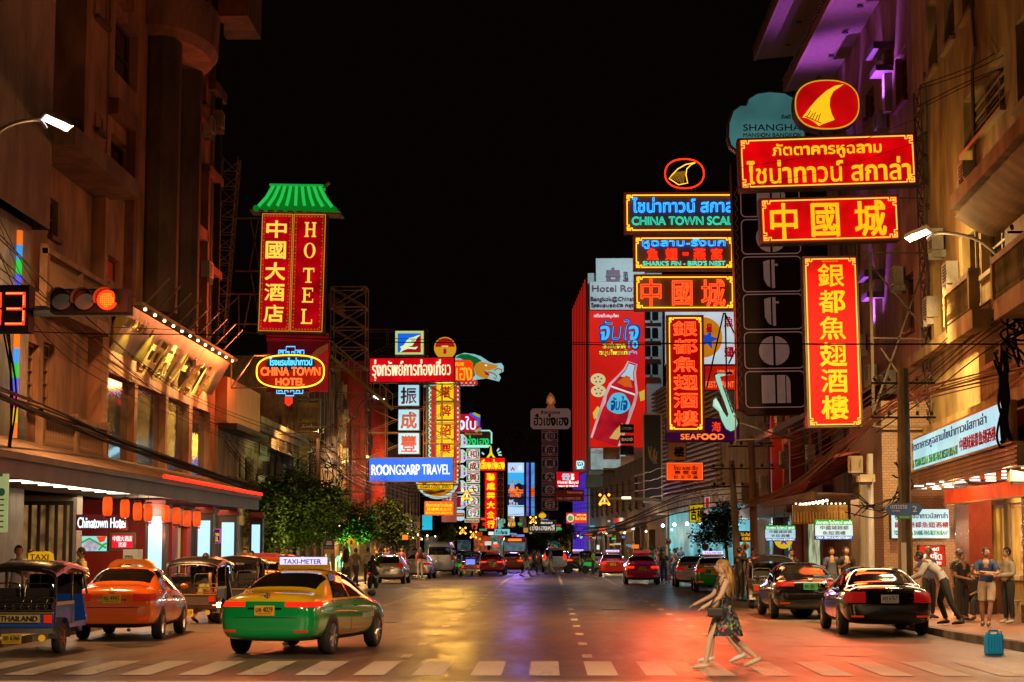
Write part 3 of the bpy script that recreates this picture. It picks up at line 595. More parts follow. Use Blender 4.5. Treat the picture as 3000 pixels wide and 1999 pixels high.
f9 = Face((9.6, 42.5), (.05, 1), (-1, .05)); zc = f9.pick(2800, 600)[1]; u2 = f9.pick(2785, 615)[0]; f8 = Face((9.9, 42.5), (.05, 1), (-1, .05))
b.band('ledge', WALLR, (-9, u2, zc, zc + .35, 1.1), (-9, u2, zc - .18, zc, .9), (-9, 15.8, 23.3, 24.1, .9))
b.part('arched_soffit', WALLR, lambda mb: [mb.quad(f(-9, zc - .15 - .5 * sin(i * pi / 16), -1.0 + i * .125), f(u2, zc - .15 - .5 * sin(i * pi / 16), -1.0 + i * .125), f(u2, zc - .15 - .5 * sin((i + 1) * pi / 16), -1.0 + (i + 1) * .125), f(-9, zc - .15 - .5 * sin((i + 1) * pi / 16), -1.0 + (i + 1) * .125)) for i in range(8)])
for xa, xb, yb, yt in ((2912, 3030, 880, 775), (2772, 2850, 960, 870)):
    ua, z0 = f8.pick(xb, yb)[0], f8.pick(xa, yb)[1]; ub = f8.pick(xa, yb)[0]; z1 = f8.pick(xa, yt)[1]
    k = b.part('balcony', WALLR, lambda mb: (fbox(mb, f, ua, ub, z0 - .45, z0, -.8, 0), fbox(mb, f, ua, ub, z1, z1 + .14, -.86, -.68), fbox(mb, f, ua, ua + .2, z0, z1 + .2, -.86, -.62), fbox(mb, f, ub - .2, ub, z0, z1 + .2, -.86, -.62)))
    q = MB(); balusters(q, f, ua + .25, ub - .25, z0, z1, -.77, int((ub - ua) / .24)); q.obj('baluster_row', WALLR, k)
b.band('sill_band', WALLR, (-9, 15.6, 7.4, 7.7, .35), (-9, 15.6, 5.1, 5.4, .25), (6.2, 6.7, 7.7, zc, .2), (11.2, 11.7, 7.7, zc, .2))
# purple lit building with Chinese eaves
f = RF(11.7)
b = Bld('purple_lit_building', 'dim building washed with violet uplights under wide Chinese eaves', f, 58.3, 78, .15, 24, M((.36, .2, .13), .75, noise=.35, ns=.9, bump=.15), 10)
RW = M((.2, .03, .025), .5)
for a in ((2622, 2656, 175, 330), (2535, 2560, 280, 370), (2640, 2676, 820, 985), (2560, 2572, 850, 960), (2505, 2525, 600, 700), (2470, 2490, 420, 520)): b.op(f.win(*a), 'window', 2, 3, frame=RW, d=.3, t=.09)
b.op((60, 64.5, .2, 3.1), 'shopfront', mat=E('c87028', .5, .9, 1.3)); b.op((65.2, 69, .2, 3.1), 'shopfront', mat=E('c88a40', .55, .9, 1.4)); b.op((70, 74, .2, 3.), 'shopfront', mat=E('b8d0c8', .6, .8, 1.3)); b.build()
for i, (px, yt, yb) in enumerate(((2607, 160, 335), (2580, 820, 990), (2500, 300, 420))):
    u, z1 = f.pick(px, yt); z0 = f.pick(px, yb)[1]
    b.band('pilaster', M((.4, .3, .28), .6, noise=.2), (u - .22, u + .22, z0, z1 + .3, .25)); b.band('bracket', M((.1, .06, .06), .6), (u - .8, u + .8, z1, z1 + .25, .7), (u - .6, u + .6, z1 - .7, z1 - .5, .6))
    q = f(u, z0 - .1, -.9); lamp('SPOT', 'uplight', q, 1500, (.42, .12, 1), b.o, .05, q + Vector((.35, 0, 6)), 95, .8)
    MB().lathe([(.06, 0), (.08, .12)], (q.x, q.y, q.z - .2), 8).obj('uplight_case', BLACK, b.o)
for k, (pf, zt, out, ya, yb) in enumerate(((2215, 175, 0, 50, 78), (2302, 270, 0, 52, 77))):
    p = P(pf, zt, yb); ev = thing('tiled_eave', ['upper wide eave with a boarded soffit against the night sky', 'lower tiled eave tucked below the wide boarded one'][k], 'eave', (p.x + 1.4, (ya + yb) / 2, p.z))
    q = MB(); q.quad((p.x, ya, p.z), (p.x, yb, p.z), (12, yb, p.z + .3), (12, ya, p.z + .3)); q.obj('soffit', M((.36, .2, .16), .7, noise=.2, wave=('X', 6)), ev)
    q = MB(); q.bb((p.x - .12, ya, p.z - .05), (p.x, yb, p.z + .3)); q.obj('fascia', M((.3, .16, .1), .6), ev)
    q = MB(); q.quad((p.x - .14, ya, p.z + .32), (p.x - .14, yb, p.z + .32), (12, yb, p.z + 2.4), (12, ya, p.z + 2.4)); [q.tube([(p.x - .16, ya + i * .35, p.z + .34), (12, ya + i * .35, p.z + 2.45)], .09, 5) for i in range(int((yb - ya) / .35))]; q.obj('tile_row', M((.16, .07, .05), .7, noise=.3), ev)
    for i in range(5): MB().lathe([(.12, 0), (.12, -.05)], (p.x + 1.1, yb - 2 - i * 3.4, p.z + .1), 10).obj('soffit_lamp', M((.06, .04, .04), .5), ev)
# Chinese restaurant with red pent roofs
RT_ = M((.36, .06, .04), .55, noise=.35, ns=3)
RS = thing('pent_roof', 'red tiled Chinese pent roof with upturned corner above the restaurant', 'roof', (10, 66, 4))
q = MB()
def roofq(mb, ya, yb, x0, x1, z0, z1, lift=.9):
    N = 14
    for i in range(N):
        a, c = ya + (yb - ya) * i / N, ya + (yb - ya) * (i + 1) / N; la = lift * max(0, 1 - (i) / 3.) ** 2; lc = lift * max(0, 1 - (i + 1) / 3.) ** 2
        xm = (x0 + x1) / 2; zm = z0 * .62 + z1 * .38
        mb.quad((x0, a, z0 + la), (x0, c, z0 + lc), (xm, c, zm + lc * .5), (xm, a, zm + la * .5)); mb.quad((xm, a, zm + la * .5), (xm, c, zm + lc * .5), (x1, c, z1), (x1, a, z1))
    for i in range(int((yb - ya) / .3)):
        a = ya + i * .3; t = i * .3 / (yb - ya) * N; la = lift * max(0, 1 - t / 3.) ** 2; mb.tube([(x0 - .02, a, z0 + .03 + la), (xm, a, zm + .03 + la * .5), (x1, a, z1 + .03)], .07, 5)
roofq(q, 60, 75, 8.5, 11.4, 3.7, 5.6); q.obj('tile_row', RT_, RS)
q = MB(); q.quad((8.55, 60, 3.6), (8.55, 75, 3.6), (11.5, 75, 3.5), (11.5, 60, 3.5)); q.bb((8.5, 60.6, 3.4), (8.6, 75, 3.66)); q.obj('soffit', M((.3, .2, .12), .7), RS)
for i in range(9): MB().ball((8.9, 60.5 + i * .8, 3.35), .05, 6).obj('bulb', E('ffe8c0', 6), RS)
lamp('AREA', 'soffit_light', (9.8, 64, 3.4), 170, (1, .62, .28), RS, (1.5, 8), (9.8, 64, 0))
R2_ = thing('upper_pent_roof', 'shorter red tiled roof above a plastered wall, higher than the restaurant roof', 'roof', (10, 68, 6))
q = MB(); roofq(q, 64, 76, 9.4, 11.6, 6.2, 7.6, .5); q.obj('tile_row', RT_, R2_)
S_ = Sign('gilded_panel', 'gilded carved panel with small bulbs above the restaurant windows', 'panel', (2320, 1470, 2485, 1540), 61)
S_.box('panel', (2322, 1480, 2484, 1536), 0, .1, M((.5, .3, .08), .35, .7, noise=.3, ns=6)); S_.boxes('gilt_bar', [(2326 + i * 9, 1500, 2330 + i * 9, 1530) for i in range(17)], -.06, 0, M((.7, .45, .12), .3, .8)); S_.boxes('bulb_string', [(2330 + i * 13, 1474, 2334 + i * 13, 1478) for i in range(12)], -.06, 0, E('ffe0b0', 5))
# right hand rows further on, bending left with the street
f = RF(11.3)
b = Bld('dark_red_building', 'dark brown shophouse with red pillars behind the neon signs', f, 78, 100, .15, 12.5, M((.26, .11, .07), .8, noise=.4), 9)
b.row([80 + 3.2 * i for i in range(6)], 4.6, 6.8, 1.9, nx=2, nz=2); b.row([80 + 3.2 * i for i in range(6)], 8.2, 10.4, 1.9, nx=2, nz=2); b.op((79, 84, .2, 3), 'shopfront', mat=E('d0e0b0', .7, .8, 1.4)); b.op((85, 91, .2, 3.1), 'shopfront', mat=E('80d0d8', .9, .8, 1.4)); b.op((92, 99, .2, 3.1), 'shopfront', mat=E('70c0d0', .9, .8, 1.4)); b.build()
b.band('red_pillar', M((.3, .02, .02), .5), (84.2, 84.8, .15, 12.6, .5), (91.2, 91.8, .15, 12.6, .5)); b.band('ledge', M((.3, .17, .1), .7), (78, 100, 3.3, 3.9, 1.5), (78, 100, 7.2, 7.5, .7))
f = Face((11.3, 100), (-3.3, 40), (-40, -3.3))
b = Bld('louvred_building', 'building clad in pale horizontal louvres over a bright turquoise open shop', f, 0, 40.1, .15, 13.5, M((.2, .13, .09), .8, noise=.4), 9)
b.op((3, 37, .2, 4.2), 'shopfront', mat=E('60c0d0', .75, .75, .5)); b.build()
b.part('louvre', M((.4, .28, .19), .5, .3), lambda mb: [fbox(mb, f, 12, 40, 5 + .3 * i, 5.12 + .3 * i, -.35, -.1) for i in range(28)])
b.part('fascia', M((.36, .3, .26), .7, noise=.3), lambda mb: fbox(mb, f, 1, 40, 4.2, 5.3, -.9, 0))
q = MB(); letter(q, 'ศรีวณิชย์', 8, 4.4, 24, 5.1, -.93, .02, f=lambda a, w, c: f(32 - a, c, w)); q.obj('lettering', M((.2, .13, .1), .6), b.o)
for i in range(6): MB().ball(f(6 + i * 5.5, 3.4, -.5), .12, 8).obj('bare_bulb', E('d8f8ff', 9), b.o)
lamp('AREA', 'shop_and_tree_light', f(20, 3.8, -.9), 380, (.45, .85, 1), b.o, (2, 20), f(20, 0, -3))
f = Face((8.0, 140), (-3.8, 60), (-60, -3.8))
b = Bld('far_shop_building', 'dark far right shophouse row crowded with unlit signs', f, 0, 58, .15, 9, BRN, 9)
shops(b, [3 + 5.2 * i for i in range(11)], 3.6, 4.2, 5); b.row([3 + 5.2 * i for i in range(11)], 5, 7.6, 2.6, nx=2, nz=2, mat=E('c07030', .15, .8)); b.build()
# hotel tower with the drink billboard
TW = thing('billboard_tower', 'tall white hotel tower carrying a red drink billboard and red light tubes', 'building', (7.5, 207, 0))
q = MB(); q.add([(4.25, 200, 0), (12.2, 200, 0), (12.2, 220, 0), (2.9, 215, 0)] + [(4.25, 200, 31.2), (12.2, 200, 31.2), (12.2, 220, 31.2), (2.9, 215, 29.5)], [(0, 1, 5, 4), (1, 2, 6, 5), (3, 0, 4, 7), (4, 5, 6, 7), (2, 3, 7, 6)]); q.obj('wall', M((.42, .48, .5), .7, noise=.2), TW)
f = CF(199.9)
for i in range(4):
    for j in range(2):
        a = (1888 + j * 22, 908 + i * 53); w0, w1 = P(a[0], a[1], 199.9), P(a[0] + 17, a[1] + 30, 199.9)
        q = MB(); q.bb((w0.x - .2, 199.5, w1.z - .35), (w1.x + .2, 199.88, w1.z - .1)); w = q.obj('window', M((.35, .4, .42), .6), TW); q = MB(); q.bb((w0.x, 199.8, w1.z), (w1.x, 199.86, w0.z)); q.obj('pane', WDARK, w)
for i in range(9):
    t = (i + .3) / 9; x, y = 4.1 - 1.3 * t, 199.8 + 15 * t; MB().tube([(x - .12, y, 10), (x - .12, y, 30.6 - 1.6 * t)], .055, 5).obj('red_tube', E('e02418', .55), TW)
    MB().tube([(x - .12, y, 1), (x - .12, y, 9.8)], .055, 5).obj('violet_tube', E('6a3cff', .6), TW)
lamp('AREA', 'tower_floodlight', (8, 190, 32.5), 900, (.75, .95, 1), TW, 2, (8, 200, 24))
# buildings closing the street
b = Bld('olive_building', 'olive block with a round tree emblem high above the street bend', CF(300), -7, 1.7, 0, 20.8, M((.3, .22, .06), .8, noise=.3), 14)
b.row([-6 + 1.9 * i for i in range(4)], 5, 7.5, 1.2, nx=1, nz=1); shops(b, [-5.8 + 2.2 * i for i in range(4)], 4, 1.9, 8); b.build()
S_ = Sign('bank_emblem', 'faded emblem of a green sprout inside a brown ring on the olive wall', 'sign', (1490, 1262, 1535, 1308), 299.6)
S_.tube('ring', [S_.ell(1512, 1284, 20, 20) + [(1532, 1284)]], .16, M((.2, .06, .03), .6), -.1); S_.poly('sprout', [(1512, 1300), (1503, 1282), (1502, 1273), (1510, 1277), (1513, 1284), (1516, 1277), (1525, 1272), (1523, 1283)], -.2, -.1, M((.02, .07, .03), .6)); S_.poly('field', [(1498, 1298), (1512, 1302), (1526, 1298), (1520, 1304), (1504, 1304)], -.2, -.1, M((.2, .06, .03), .6))
b = Bld('dark_far_building', 'black silhouette of a block behind the street bend', CF(330), 1.5, 12, 0, 24, M((.04, .03, .028), .8), 14)
b.row([3 + 2 * i for i in range(4)], 6, 8.5, 1.2, nx=1, nz=1); shops(b, [2.8 + 2.4 * i for i in range(4)], 4, 2., 9); b.build()
b = Bld('dim_far_building', 'dim low block left of the olive building far down the street', CF(320), -22, -7.2, 0, 13, BRN, 14)
b.row([-20 + 3 * i for i in range(4)], 5, 7.5, 1.6, nx=1, nz=1); shops(b, [-20 + 2.8 * i for i in range(5)], 4, 2.3, 10); b.build()
# the near right restaurant
RR = Bld('corner_restaurant', 'corner restaurant with a glowing orange band, dark red pillars and bright yellow windows', RF(12.), 40, 56.9, .14, 3.7, M((.5, .36, .12), .6, noise=.3), 4)
for a, c in ((43.6, 46.6), (48, 49.5), (50, 51.5), (52, 53.5)): RR.op((a, c, 1.15, 3.), 'window', 2, 1, mat=E('f0a838', .85, .6, 1.7), frame=M((.6, .5, .3), .4), d=.15, t=.1)
RR.op((54.2, 55.8, .2, 2.6), 'doorway', mat=E('c07028', .5, .7, 1.5)); RR.build()
RR.band('pillar', M((.22, .04, .025), .2, noise=.2), (49.2, 50.8, .14, 3.55, 1.1, -.5), (42.6, 43.7, .14, 3.55, 1.1, -.5)); RR.band('plinth', M((.04, .02, .018), .4), (49.1, 50.9, .14, .55, 1.15, -.45), (42.5, 43.8, .14, .55, 1.15, -.45))
RR.part('orange_band', E('ff4a14', .85, .4, 1.6), lambda mb: fbox(mb, RR.f, 40, 51.6, 3.04, 3.4, -1.2, -1.12)); RR.part('band_edge', M((.4, .25, .1), .4, .4), lambda mb: fbox(mb, RR.f, 40, 51.7, 3.0, 3.035, -1.22, -1.1))
RR.part('ceiling', M((.6, .3, .16), .4), lambda mb: mb.quad(RR.f(39, 3.6, -2.05), RR.f(57, 3.6, -1.4), RR.f(57, 3.6, 0), RR.f(39, 3.6, 0)))
for i in range(9):
    for j in range(3): RR.part('ceiling_tube', E('fff0d8', 3.), lambda mb: fbox(mb, RR.f, 41 + i * 1.7 + j * .4, 41.07 + i * 1.7 + j * .4, 3.55, 3.585, -1.75 + j * .5, -1.5 + j * .5))
lamp('AREA', 'restaurant_light', (10.9, 48, 3.5), 620, (1, .66, .32), RR.o, (1.6, 12), (10.5, 48, 0)); lamp('AREA', 'restaurant_light', (10.2, 40.5, 3.5), 300, (1, .66, .34), RR.o, (1., 3), (9.6, 40.5, 0))
RR.part('bread_ring', M((.7, .6, .36), .6), lambda mb: [mb.tube([(11.84, 47.3 + .15 * cos(a * .5), z + .15 * sin(a * .5)) for a in range(14)], .06, 6) for z in (1.5, 1.9, 2.3)])
BK = tiles('brick_wall', (.32, .2, .13), (.26, .16, .1), (.1, .07, .05), 3.2, .7, True)
b = Bld('brick_house', 'brick side wall with lit signs facing the street corner', CF(56), 9.9, 13, .14, 6.2, BK[0], 6); b.build()
lamp('POINT', 'wall_lamp', (11.9, 54.8, 2.2), 120, (1, .6, .28), b.o, .15)
MB().ball((11.95, 55.2, 2.25), .12, 8).obj('wall_lamp_globe', E('fff4e0', 8), b.o)

def clutter(b, u0, u1, v0, v1, seed, n=6):
    rnd = random.Random(seed); f = b.f
    for i in range(n):
        u, v = rnd.uniform(u0, u1), rnd.uniform(v0, v1); q = MB(); fbox(q, f, u, u + .85, v, v + .6, -.4, -.08); fbox(q, f, u + .1, u + .15, v - .2, v, -.4, 0); fbox(q, f, u + .7, u + .75, v - .2, v, -.4, 0); a = q.obj('air_conditioner', M((.42, .4, .36), .6, noise=.3), b.o)
        q = MB(); [fbox(q, f, u + .06, u + .6, v + .08 + k * .08, v + .11 + k * .08, -.415, -.4) for k in range(6)]; q.obj('grille', DARK, a)
    for i in range(max(2, n // 2)):
        u = rnd.uniform(u0, u1); q = MB(); q.tube([f(u, v0, -.07), f(u, v1, -.07), f(u + rnd.uniform(-.6, .6), v1 + .5, -.07), f(u + rnd.uniform(-.6, .6), v1 + 2, -.07)], .05, 6); q.obj('drain_pipe', M((.2, .16, .12), .6), b.o)
B_BY = {}
for o in list(COL.objects):
    if o.type == 'EMPTY' and o.get('category') == 'building': B_BY[o.name] = o
class _B: pass
def cl(name, f, *a): b = _B(); b.o = B_BY[name]; b.f = f; clutter(b, *a)
cl('cream_shophouse', LF(-13.), 82, 96, 4.4, 6.2, 1); cl('finned_building', LF(-12.6), 98, 115, 4, 10, 2, 9); cl('red_striped_building', LF(-13.), 117, 149, 4.2, 11, 3, 12); cl('purple_lit_building', RF(11.7), 60, 76, 6, 17, 4, 9); cl('dark_red_building', RF(11.3), 79, 99, 4.2, 10.5, 5, 9); cl('hotel_building', LF(-13.), 66, 72, 9, 20, 6, 4); cl('corner_house', Face((10.7, 42.5), (.05, 1), (-1, .05)), 4, 15, 8, 14, 7, 5)
# added fill bulbs before the further shops to brighten the dark facades
rnd = random.Random(9)
for i in range(18):
    L_ = i % 2 == 0; Y = 90 + i * 6.2; x = -11.4 if L_ else (9.6 if Y < 100 else 9.6 - (Y - 100) * .082); c = rnd.choice(((1, .62, .25), (1, .72, .38), (.55, .9, 1), (1, .5, .18))) if L_ or Y > 130 else (.5, .88, 1)
    p = Vector((x, Y, 3.)); t = thing('fill_lamp', 'added fill lamp bulb on the %s side, %s' % ('left' if L_ else 'right', 'nearest' if i < 2 else 'further along the shops'), 'lamp', p, 0, 'added fill lamps along the %s side' % ('left' if L_ else 'right'))
    MB().ball(p, .07, 8).obj('bulb', E(['%02x' % int(255 * v ** .45) for v in c][0] + ''.join('%02x' % int(255 * v ** .45) for v in c[1:]), 8), t); MB().tube([p, p + Vector((0, 0, .6))], .01, 4).obj('cord', BLACK, t)
    lamp('POINT', 'fill_light', p + Vector((0, 0, -.12)), rnd.uniform(160, 420), c, t, .1)
for nm, x, Y, z, pw, c in (('facade_fill', -10.6, 112, 7.2, 1900, (1, .55, .16)), ('facade_fill', -10.2, 135, 7.4, 1900, (1, .5, .14)), ('facade_fill', 8.2, 90, 7.0, 420, (1, .3, .1)), ('facade_fill', -10.7, 88, 7.3, 950, (1, .55, .2))):  # lights added to brighten the walls further on
    p = Vector((x, Y, z)); t = thing('fill_floodlight', 'added fill light on a bracket brightening the %s wall' % {112: 'finned building', 135: 'red striped building', 90: 'dark red building', 88: 'cream shophouse'}[Y], 'fill_floodlight', p); s_ = -1 if x < 0 else 1
    MB().box(p, (.2, .3, .2)).obj('case', BLACK, t); MB().bar(p, p + Vector((s_ * 2.4, 0, -.2)), .03).obj('bracket', BLACK, t); MB().box(p + Vector((s_ * .11, 0, 0)), (.015, .26, .16)).obj('lens', E('ffd8a0', 5), t)
    lamp('SPOT', 'beam', p + Vector((s_ * .15, 0, 0)), pw, c, t, .08, p + Vector((s_ * 3, 2, -.3)), 150, .9)
# ------------------------------------------------------------------ signs on the left
YL = E('f0cf48', 1.1); IRON = M((.2, .1, .06), .7, .2, noise=.4); CASE = M((.06, .03, .025), .55, noise=.3)
def board(s, r, col, st=1.2, depth=.4, edge=None, uneven=.35, parent=None):
    s.box('case', r, 0, depth, CASE if edge is None else edge); x0, y0, x1, y1 = r; k = min(x1 - x0, y1 - y0) * .035
    return s.box('face', (x0 + k, y0 + k, x1 - k, y1 - k), -.014, -.003, E(col, st, uneven))
s = Sign('hotel_tower_sign', 'tall double red sign with yellow Chinese column and HOTEL column under a green tiled roof', 'sign', (757, 543, 957, 976), 76, .02)
s.box('case', (760, 622, 955, 976), 0, .7, CASE)
s.box('face', (765, 628, 854, 970), -.02, -.004, E('98000c', 1.5, .55, 1.)); s.box('face', (858, 628, 950, 970), -.02, -.004, E('98000c', 1.5, .7, 1.1))
for a in ((764, 627, 855, 971), (857, 627, 951, 971)): s.frame('gold_edge', a, 2, -.045, -.021, E('d8a030', .7))
dots = [(x + (2.5 if k % 2 else 0), y, x + 4, y + 4) for x in (769, 845, 863, 940) for k, y in enumerate(range(632, 966, 9))] + [(x, y, x + 4, y + 4) for y in (632, 962) for x in [*range(778, 845, 9), *range(872, 940, 9)]]
s.boxes('key_pattern', dots, -.04, -.021, E('b87818', .6))
s.vtext('lettering', '中國大酒店', (779, 642, 836, 950), YL, -.03, .035, gap=.2)
H_ = MB()
def slab(x0, y0, x1, y1): a, b = s.L(x0, y1, -.06), s.L(x1, y0, -.02); H_.bb(a, b)
for y0 in (651, 785, 843, 905):
    y1 = y0 + 43
    if y0 == 651: [slab(*r) for r in ((890, y0, 903, y0 + 3), (911, y0, 924, y0 + 3), (890, y1 - 3, 903, y1), (911, y1 - 3, 924, y1), (893.5, y0 + 3, 900, y1 - 3), (914.5, y0 + 3, 921, y1 - 3), (900, y0 + 19, 914.5, y0 + 22.5))]
    if y0 == 785: [slab(*r) for r in ((890, y0, 922, y0 + 4.5), (890, y0 + 4.5, 892, y0 + 12), (920, y0 + 4.5, 922, y0 + 12), (902.5, y0 + 4.5, 909.5, y1 - 3), (897, y1 - 3, 915, y1))]
    if y0 == 843: [slab(*r) for r in ((889, y0, 920, y0 + 4), (918, y0 + 4, 920, y0 + 11), (893, y0 + 4, 899.5, y1 - 4), (899.5, y0 + 19, 911, y0 + 22.5), (909, y0 + 14, 911, y0 + 19), (909, y0 + 22.5, 911, y0 + 27), (889, y1 - 4, 921, y1), (919, y1 - 11, 921, y1 - 4))]
    if y0 == 905: [slab(*r) for r in ((888, y0, 903, y0 + 3.5), (892, y0 + 3.5, 898.5, y1 - 4), (888, y1 - 4, 920, y1), (917.5, y1 - 13, 920, y1 - 4))]
ro, ri = [s.L(*p) for p in s.ell(907, 734, 17, 22.5, 28)], [s.L(*p) for p in s.ell(907, 734, 9.5, 20, 28)]
for i in range(28):
    j = (i + 1) % 28; H_.add([ro[i] + Vector((0, -.06, 0)), ro[j] + Vector((0, -.06, 0)), ri[j] + Vector((0, -.06, 0)), ri[i] + Vector((0, -.06, 0))], [(0, 1, 2, 3)])
H_.obj('lettering', YL, s.o, world=False)
GR = E('0c8a24', .55); GR2 = E('18c040', .65)
rf = s.poly('tiled_roof', [(730, 618), (752, 606), (772, 575), (788, 545), (936, 545), (952, 572), (972, 604), (994, 620)], -.1, .75, GR)
s.boxes('ridge', [(784, 541, 940, 547)], -.2, .8, GR2, rf)
q = MB()
for i in range(9):
    xb, xt = 748 + i * 28.5, 795 + i * 17; q.tube([s.L(xb, 614, -.16), s.L((xb + xt) / 2 + (xt - xb) * .12, 580, -.15), s.L(xt, 547, -.13)], .07, 6)
q.obj('rib', E('2ad858', .75), rf, world=False)
q = MB(); [q.lathe([(.13, -.3), (.13, -.14)], s.L(748 + i * 28.5, 615), 12, 'y') for i in range(9)]; q.obj('tile_end', GR, rf, world=False)
s.poly('eave_plate', [(728, 617), (998, 624), (998, 628), (728, 622)], -.25, .9, M((.25, .13, .07), .6)); s.tube('broken_finial', [[(938, 545), (952, 538), (957, 532)]], .08, M((.5, .4, .35), .5), 0)
lamp('AREA', 'sign_light', P(857, 800, 75.2), 200, (1, .06, .03), s.o, (2.4, 4.5), P(857, 1000, 40)).rotation_euler.y += 0
s = Sign('red_canvas', 'plain dark red and violet canvas panel hanging under the hotel tower sign', 'banner', (780, 976, 962, 1148), 77.5)
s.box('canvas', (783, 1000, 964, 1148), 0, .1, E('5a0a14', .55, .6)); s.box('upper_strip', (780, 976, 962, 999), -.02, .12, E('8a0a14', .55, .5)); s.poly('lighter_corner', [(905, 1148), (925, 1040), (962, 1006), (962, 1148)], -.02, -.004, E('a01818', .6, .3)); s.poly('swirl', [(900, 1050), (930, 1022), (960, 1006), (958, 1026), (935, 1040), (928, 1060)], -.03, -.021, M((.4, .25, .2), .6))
# oval neon
s = Sign('oval_neon_sign', 'oval neon hotel sign with yellow rim, blue Thai and orange capitals', 'neon sign', (748, 1015, 955, 1190), 72)
s.poly('back_plate', s.sell(851, 1089, 98, 47), 0, .25, E('b01c08', .9, .6, 1.6)); s.poly('dark_top', s.sell(851, 1066, 72, 20), -.03, -.01, E('0c3a50', .5))
s.tube('yellow_tube', [s.sell(851, 1089, 99, 48) + s.sell(851, 1089, 99, 48)[:1]], .03, E('ffd830', 2.2), -.06)
s.text('blue_lettering', [('โรงแรมไชน่าทาวน์', (790, 1049, 915, 1071))], E('58c8ff', 1.6), -.07, neon=.016)
s.text('orange_lettering', [('CHINA TOWN', (765, 1077, 938, 1101)), ('HOTEL', (809, 1109, 893, 1130))], E('ff6a28', 2.), -.07, neon=.022)
s.tube('blue_tube', [[(816, 1038), (816, 1027), (838, 1027), (838, 1016), (864, 1016), (864, 1027), (890, 1027), (890, 1038)], [(812, 1143), (812, 1153), (838, 1153), (838, 1160), (862, 1160), (862, 1153), (888, 1153), (888, 1143)]] + [[(820 + i * 17, 1036), (820 + i * 17, 1031), (830 + i * 17, 1031), (830 + i * 17, 1036), (825 + i * 17, 1034)] for i in range(4)] + [[(818 + i * 17, 1150), (818 + i * 17, 1145), (828 + i * 17, 1145), (828 + i * 17, 1150)] for i in range(4)], .022, E('50b0ff', 2.), -.05)
s.tube('red_tassel', [[(838 + i * 4.6, 1164), (838 + i * 4.6, 1180 + 10 * sin(pi * (i + .5) / 5))] for i in range(5)], .022, E('ff2c18', 2.2), -.05)
s.tube('bracket', [[(676, 1056), (676, 1136), (780, 1136)], [(676, 1136), (742, 1040), (790, 1040)]], .035, M((.35, .25, .25), .4, .6), .1)
lamp('AREA', 'neon_light', P(851, 1089, 71.6), 420, (1, .22, .06), s.o, (2.4, 1.2), P(840, 1110, 40))
lamp('POINT', 'neon_glow', P(760, 1110, 72.8), 260, (1, .2, .05), s.o, .3)
# scaffold masts round the hotel sign
PK = M((.34, .2, .17), .6, .2, noise=.4)
MS = thing('lattice_mast', 'tall square lattice mast between the hotel tower and its roofed sign', 'mast', (-12, 78, 0))
q = MB(); lattice(q, P(632, 1000, 78), P(676, 462, 78), .75, .045, 12); q.obj('truss', PK, MS)
q = MB(); [q.bar(P(615, y, 78), P(640, y, 78), .04) for y in (468, 541, 610, 690, 770)]; [q.bar(P(690, y, 78), P(762, y, 78), .06) for y in (640, 795, 862, 950)]; [q.bar(P(a, b, 78), P(c, d, 78), .045) for a, b, c, d in ((735, 645, 762, 795), (757, 645, 730, 795), (735, 800, 762, 950), (735, 862, 715, 960), (700, 862, 700, 990), (660, 862, 760, 862), (620, 870, 620, 985), (622, 940, 700, 870))]; q.obj('outrigger', PK, MS)
SF = thing('pipe_scaffold', 'pinkish pipe scaffold with crossed braces right of the roofed hotel sign', 'scaffold', (-10, 80, 0))
p0, p1 = P(968, 1010, 80), P(1072, 840, 80); q = MB(); scaffold(q, p0.x, p1.x, 80, p0.z - 1, p1.z, 1, 4, .05); [q.tube([P(962, y, 79.6), P(1010, y + 30, 79.6)], .02, 4) for y in range(860, 905, 6)]; q.obj('pipe', M((.4, .2, .17), .6, noise=.3), SF)
SF = thing('pipe_scaffold', 'tall rusty pipe scaffold in front of the finned building', 'scaffold', (-10, 96, 0))
p0, p1 = P(985, 1440, 96), P(1075, 1150, 96); q = MB(); scaffold(q, p0.x, p1.x, 96, p0.z, p1.z, 3, 6, .035, True, 1.4); q.obj('pipe', M((.3, .14, .08), .7, noise=.4), SF)
SG = thing('stair_girder', 'yellow lit sloping stair girder crossing behind the pipe scaffold', 'girder', (-10, 98, 8))
q = MB(); a, c = P(965, 1040, 98), P(1150, 1200, 98); q.bar(a, c, .16); q.bar(a + Vector((0, 0, .8)), c + Vector((0, 0, .8)), .05); [q.bar(a.lerp(c, i / 10), a.lerp(c, i / 10) + Vector((0, 0, .8)), .03) for i in range(11)]; q.obj('girder', M((.5, .34, .08), .6), SG)
# bird sign, travel agency signs and their frame
TF = thing('girder_scaffold', 'rusty girder frame carrying the travel agency signs', 'frame', (-9, 110.8, 0))
p0, p1 = P(1070, 1420, 110.8), P(1250, 965, 110.8); q = MB(); scaffold(q, p0.x, p1.x, 110.8, p0.z, p1.z, 3, 6, .05, True, 1.2); p0, p1 = P(1240, 1420, 110.8), P(1345, 1120, 110.8); scaffold(q, p0.x, p1.x, 110.8, p0.z, p1.z, 2, 5, .05, True, 1.2); q.obj('girder', M((.3, .13, .07), .7, noise=.4), TF)
s = Sign('bird_sign', 'square blue and dark red sign with a pale bird emblem', 'sign', (1156, 968, 1243, 1041), 110)
s.box('case', s.r, 0, .7, CASE); s.box('rim', (1158, 970, 1241, 1039), -.014, -.002, E('cfe08a', .8)); s.poly('blue_field', [(1165, 977), (1233, 977), (1172, 1033), (1165, 1033)], -.022, -.015, E('1464d8', 1.1)); s.poly('red_field', [(1233, 977.5), (1233, 1033), (1172.5, 1033)], -.022, -.015, E('9a0a18', 1.))
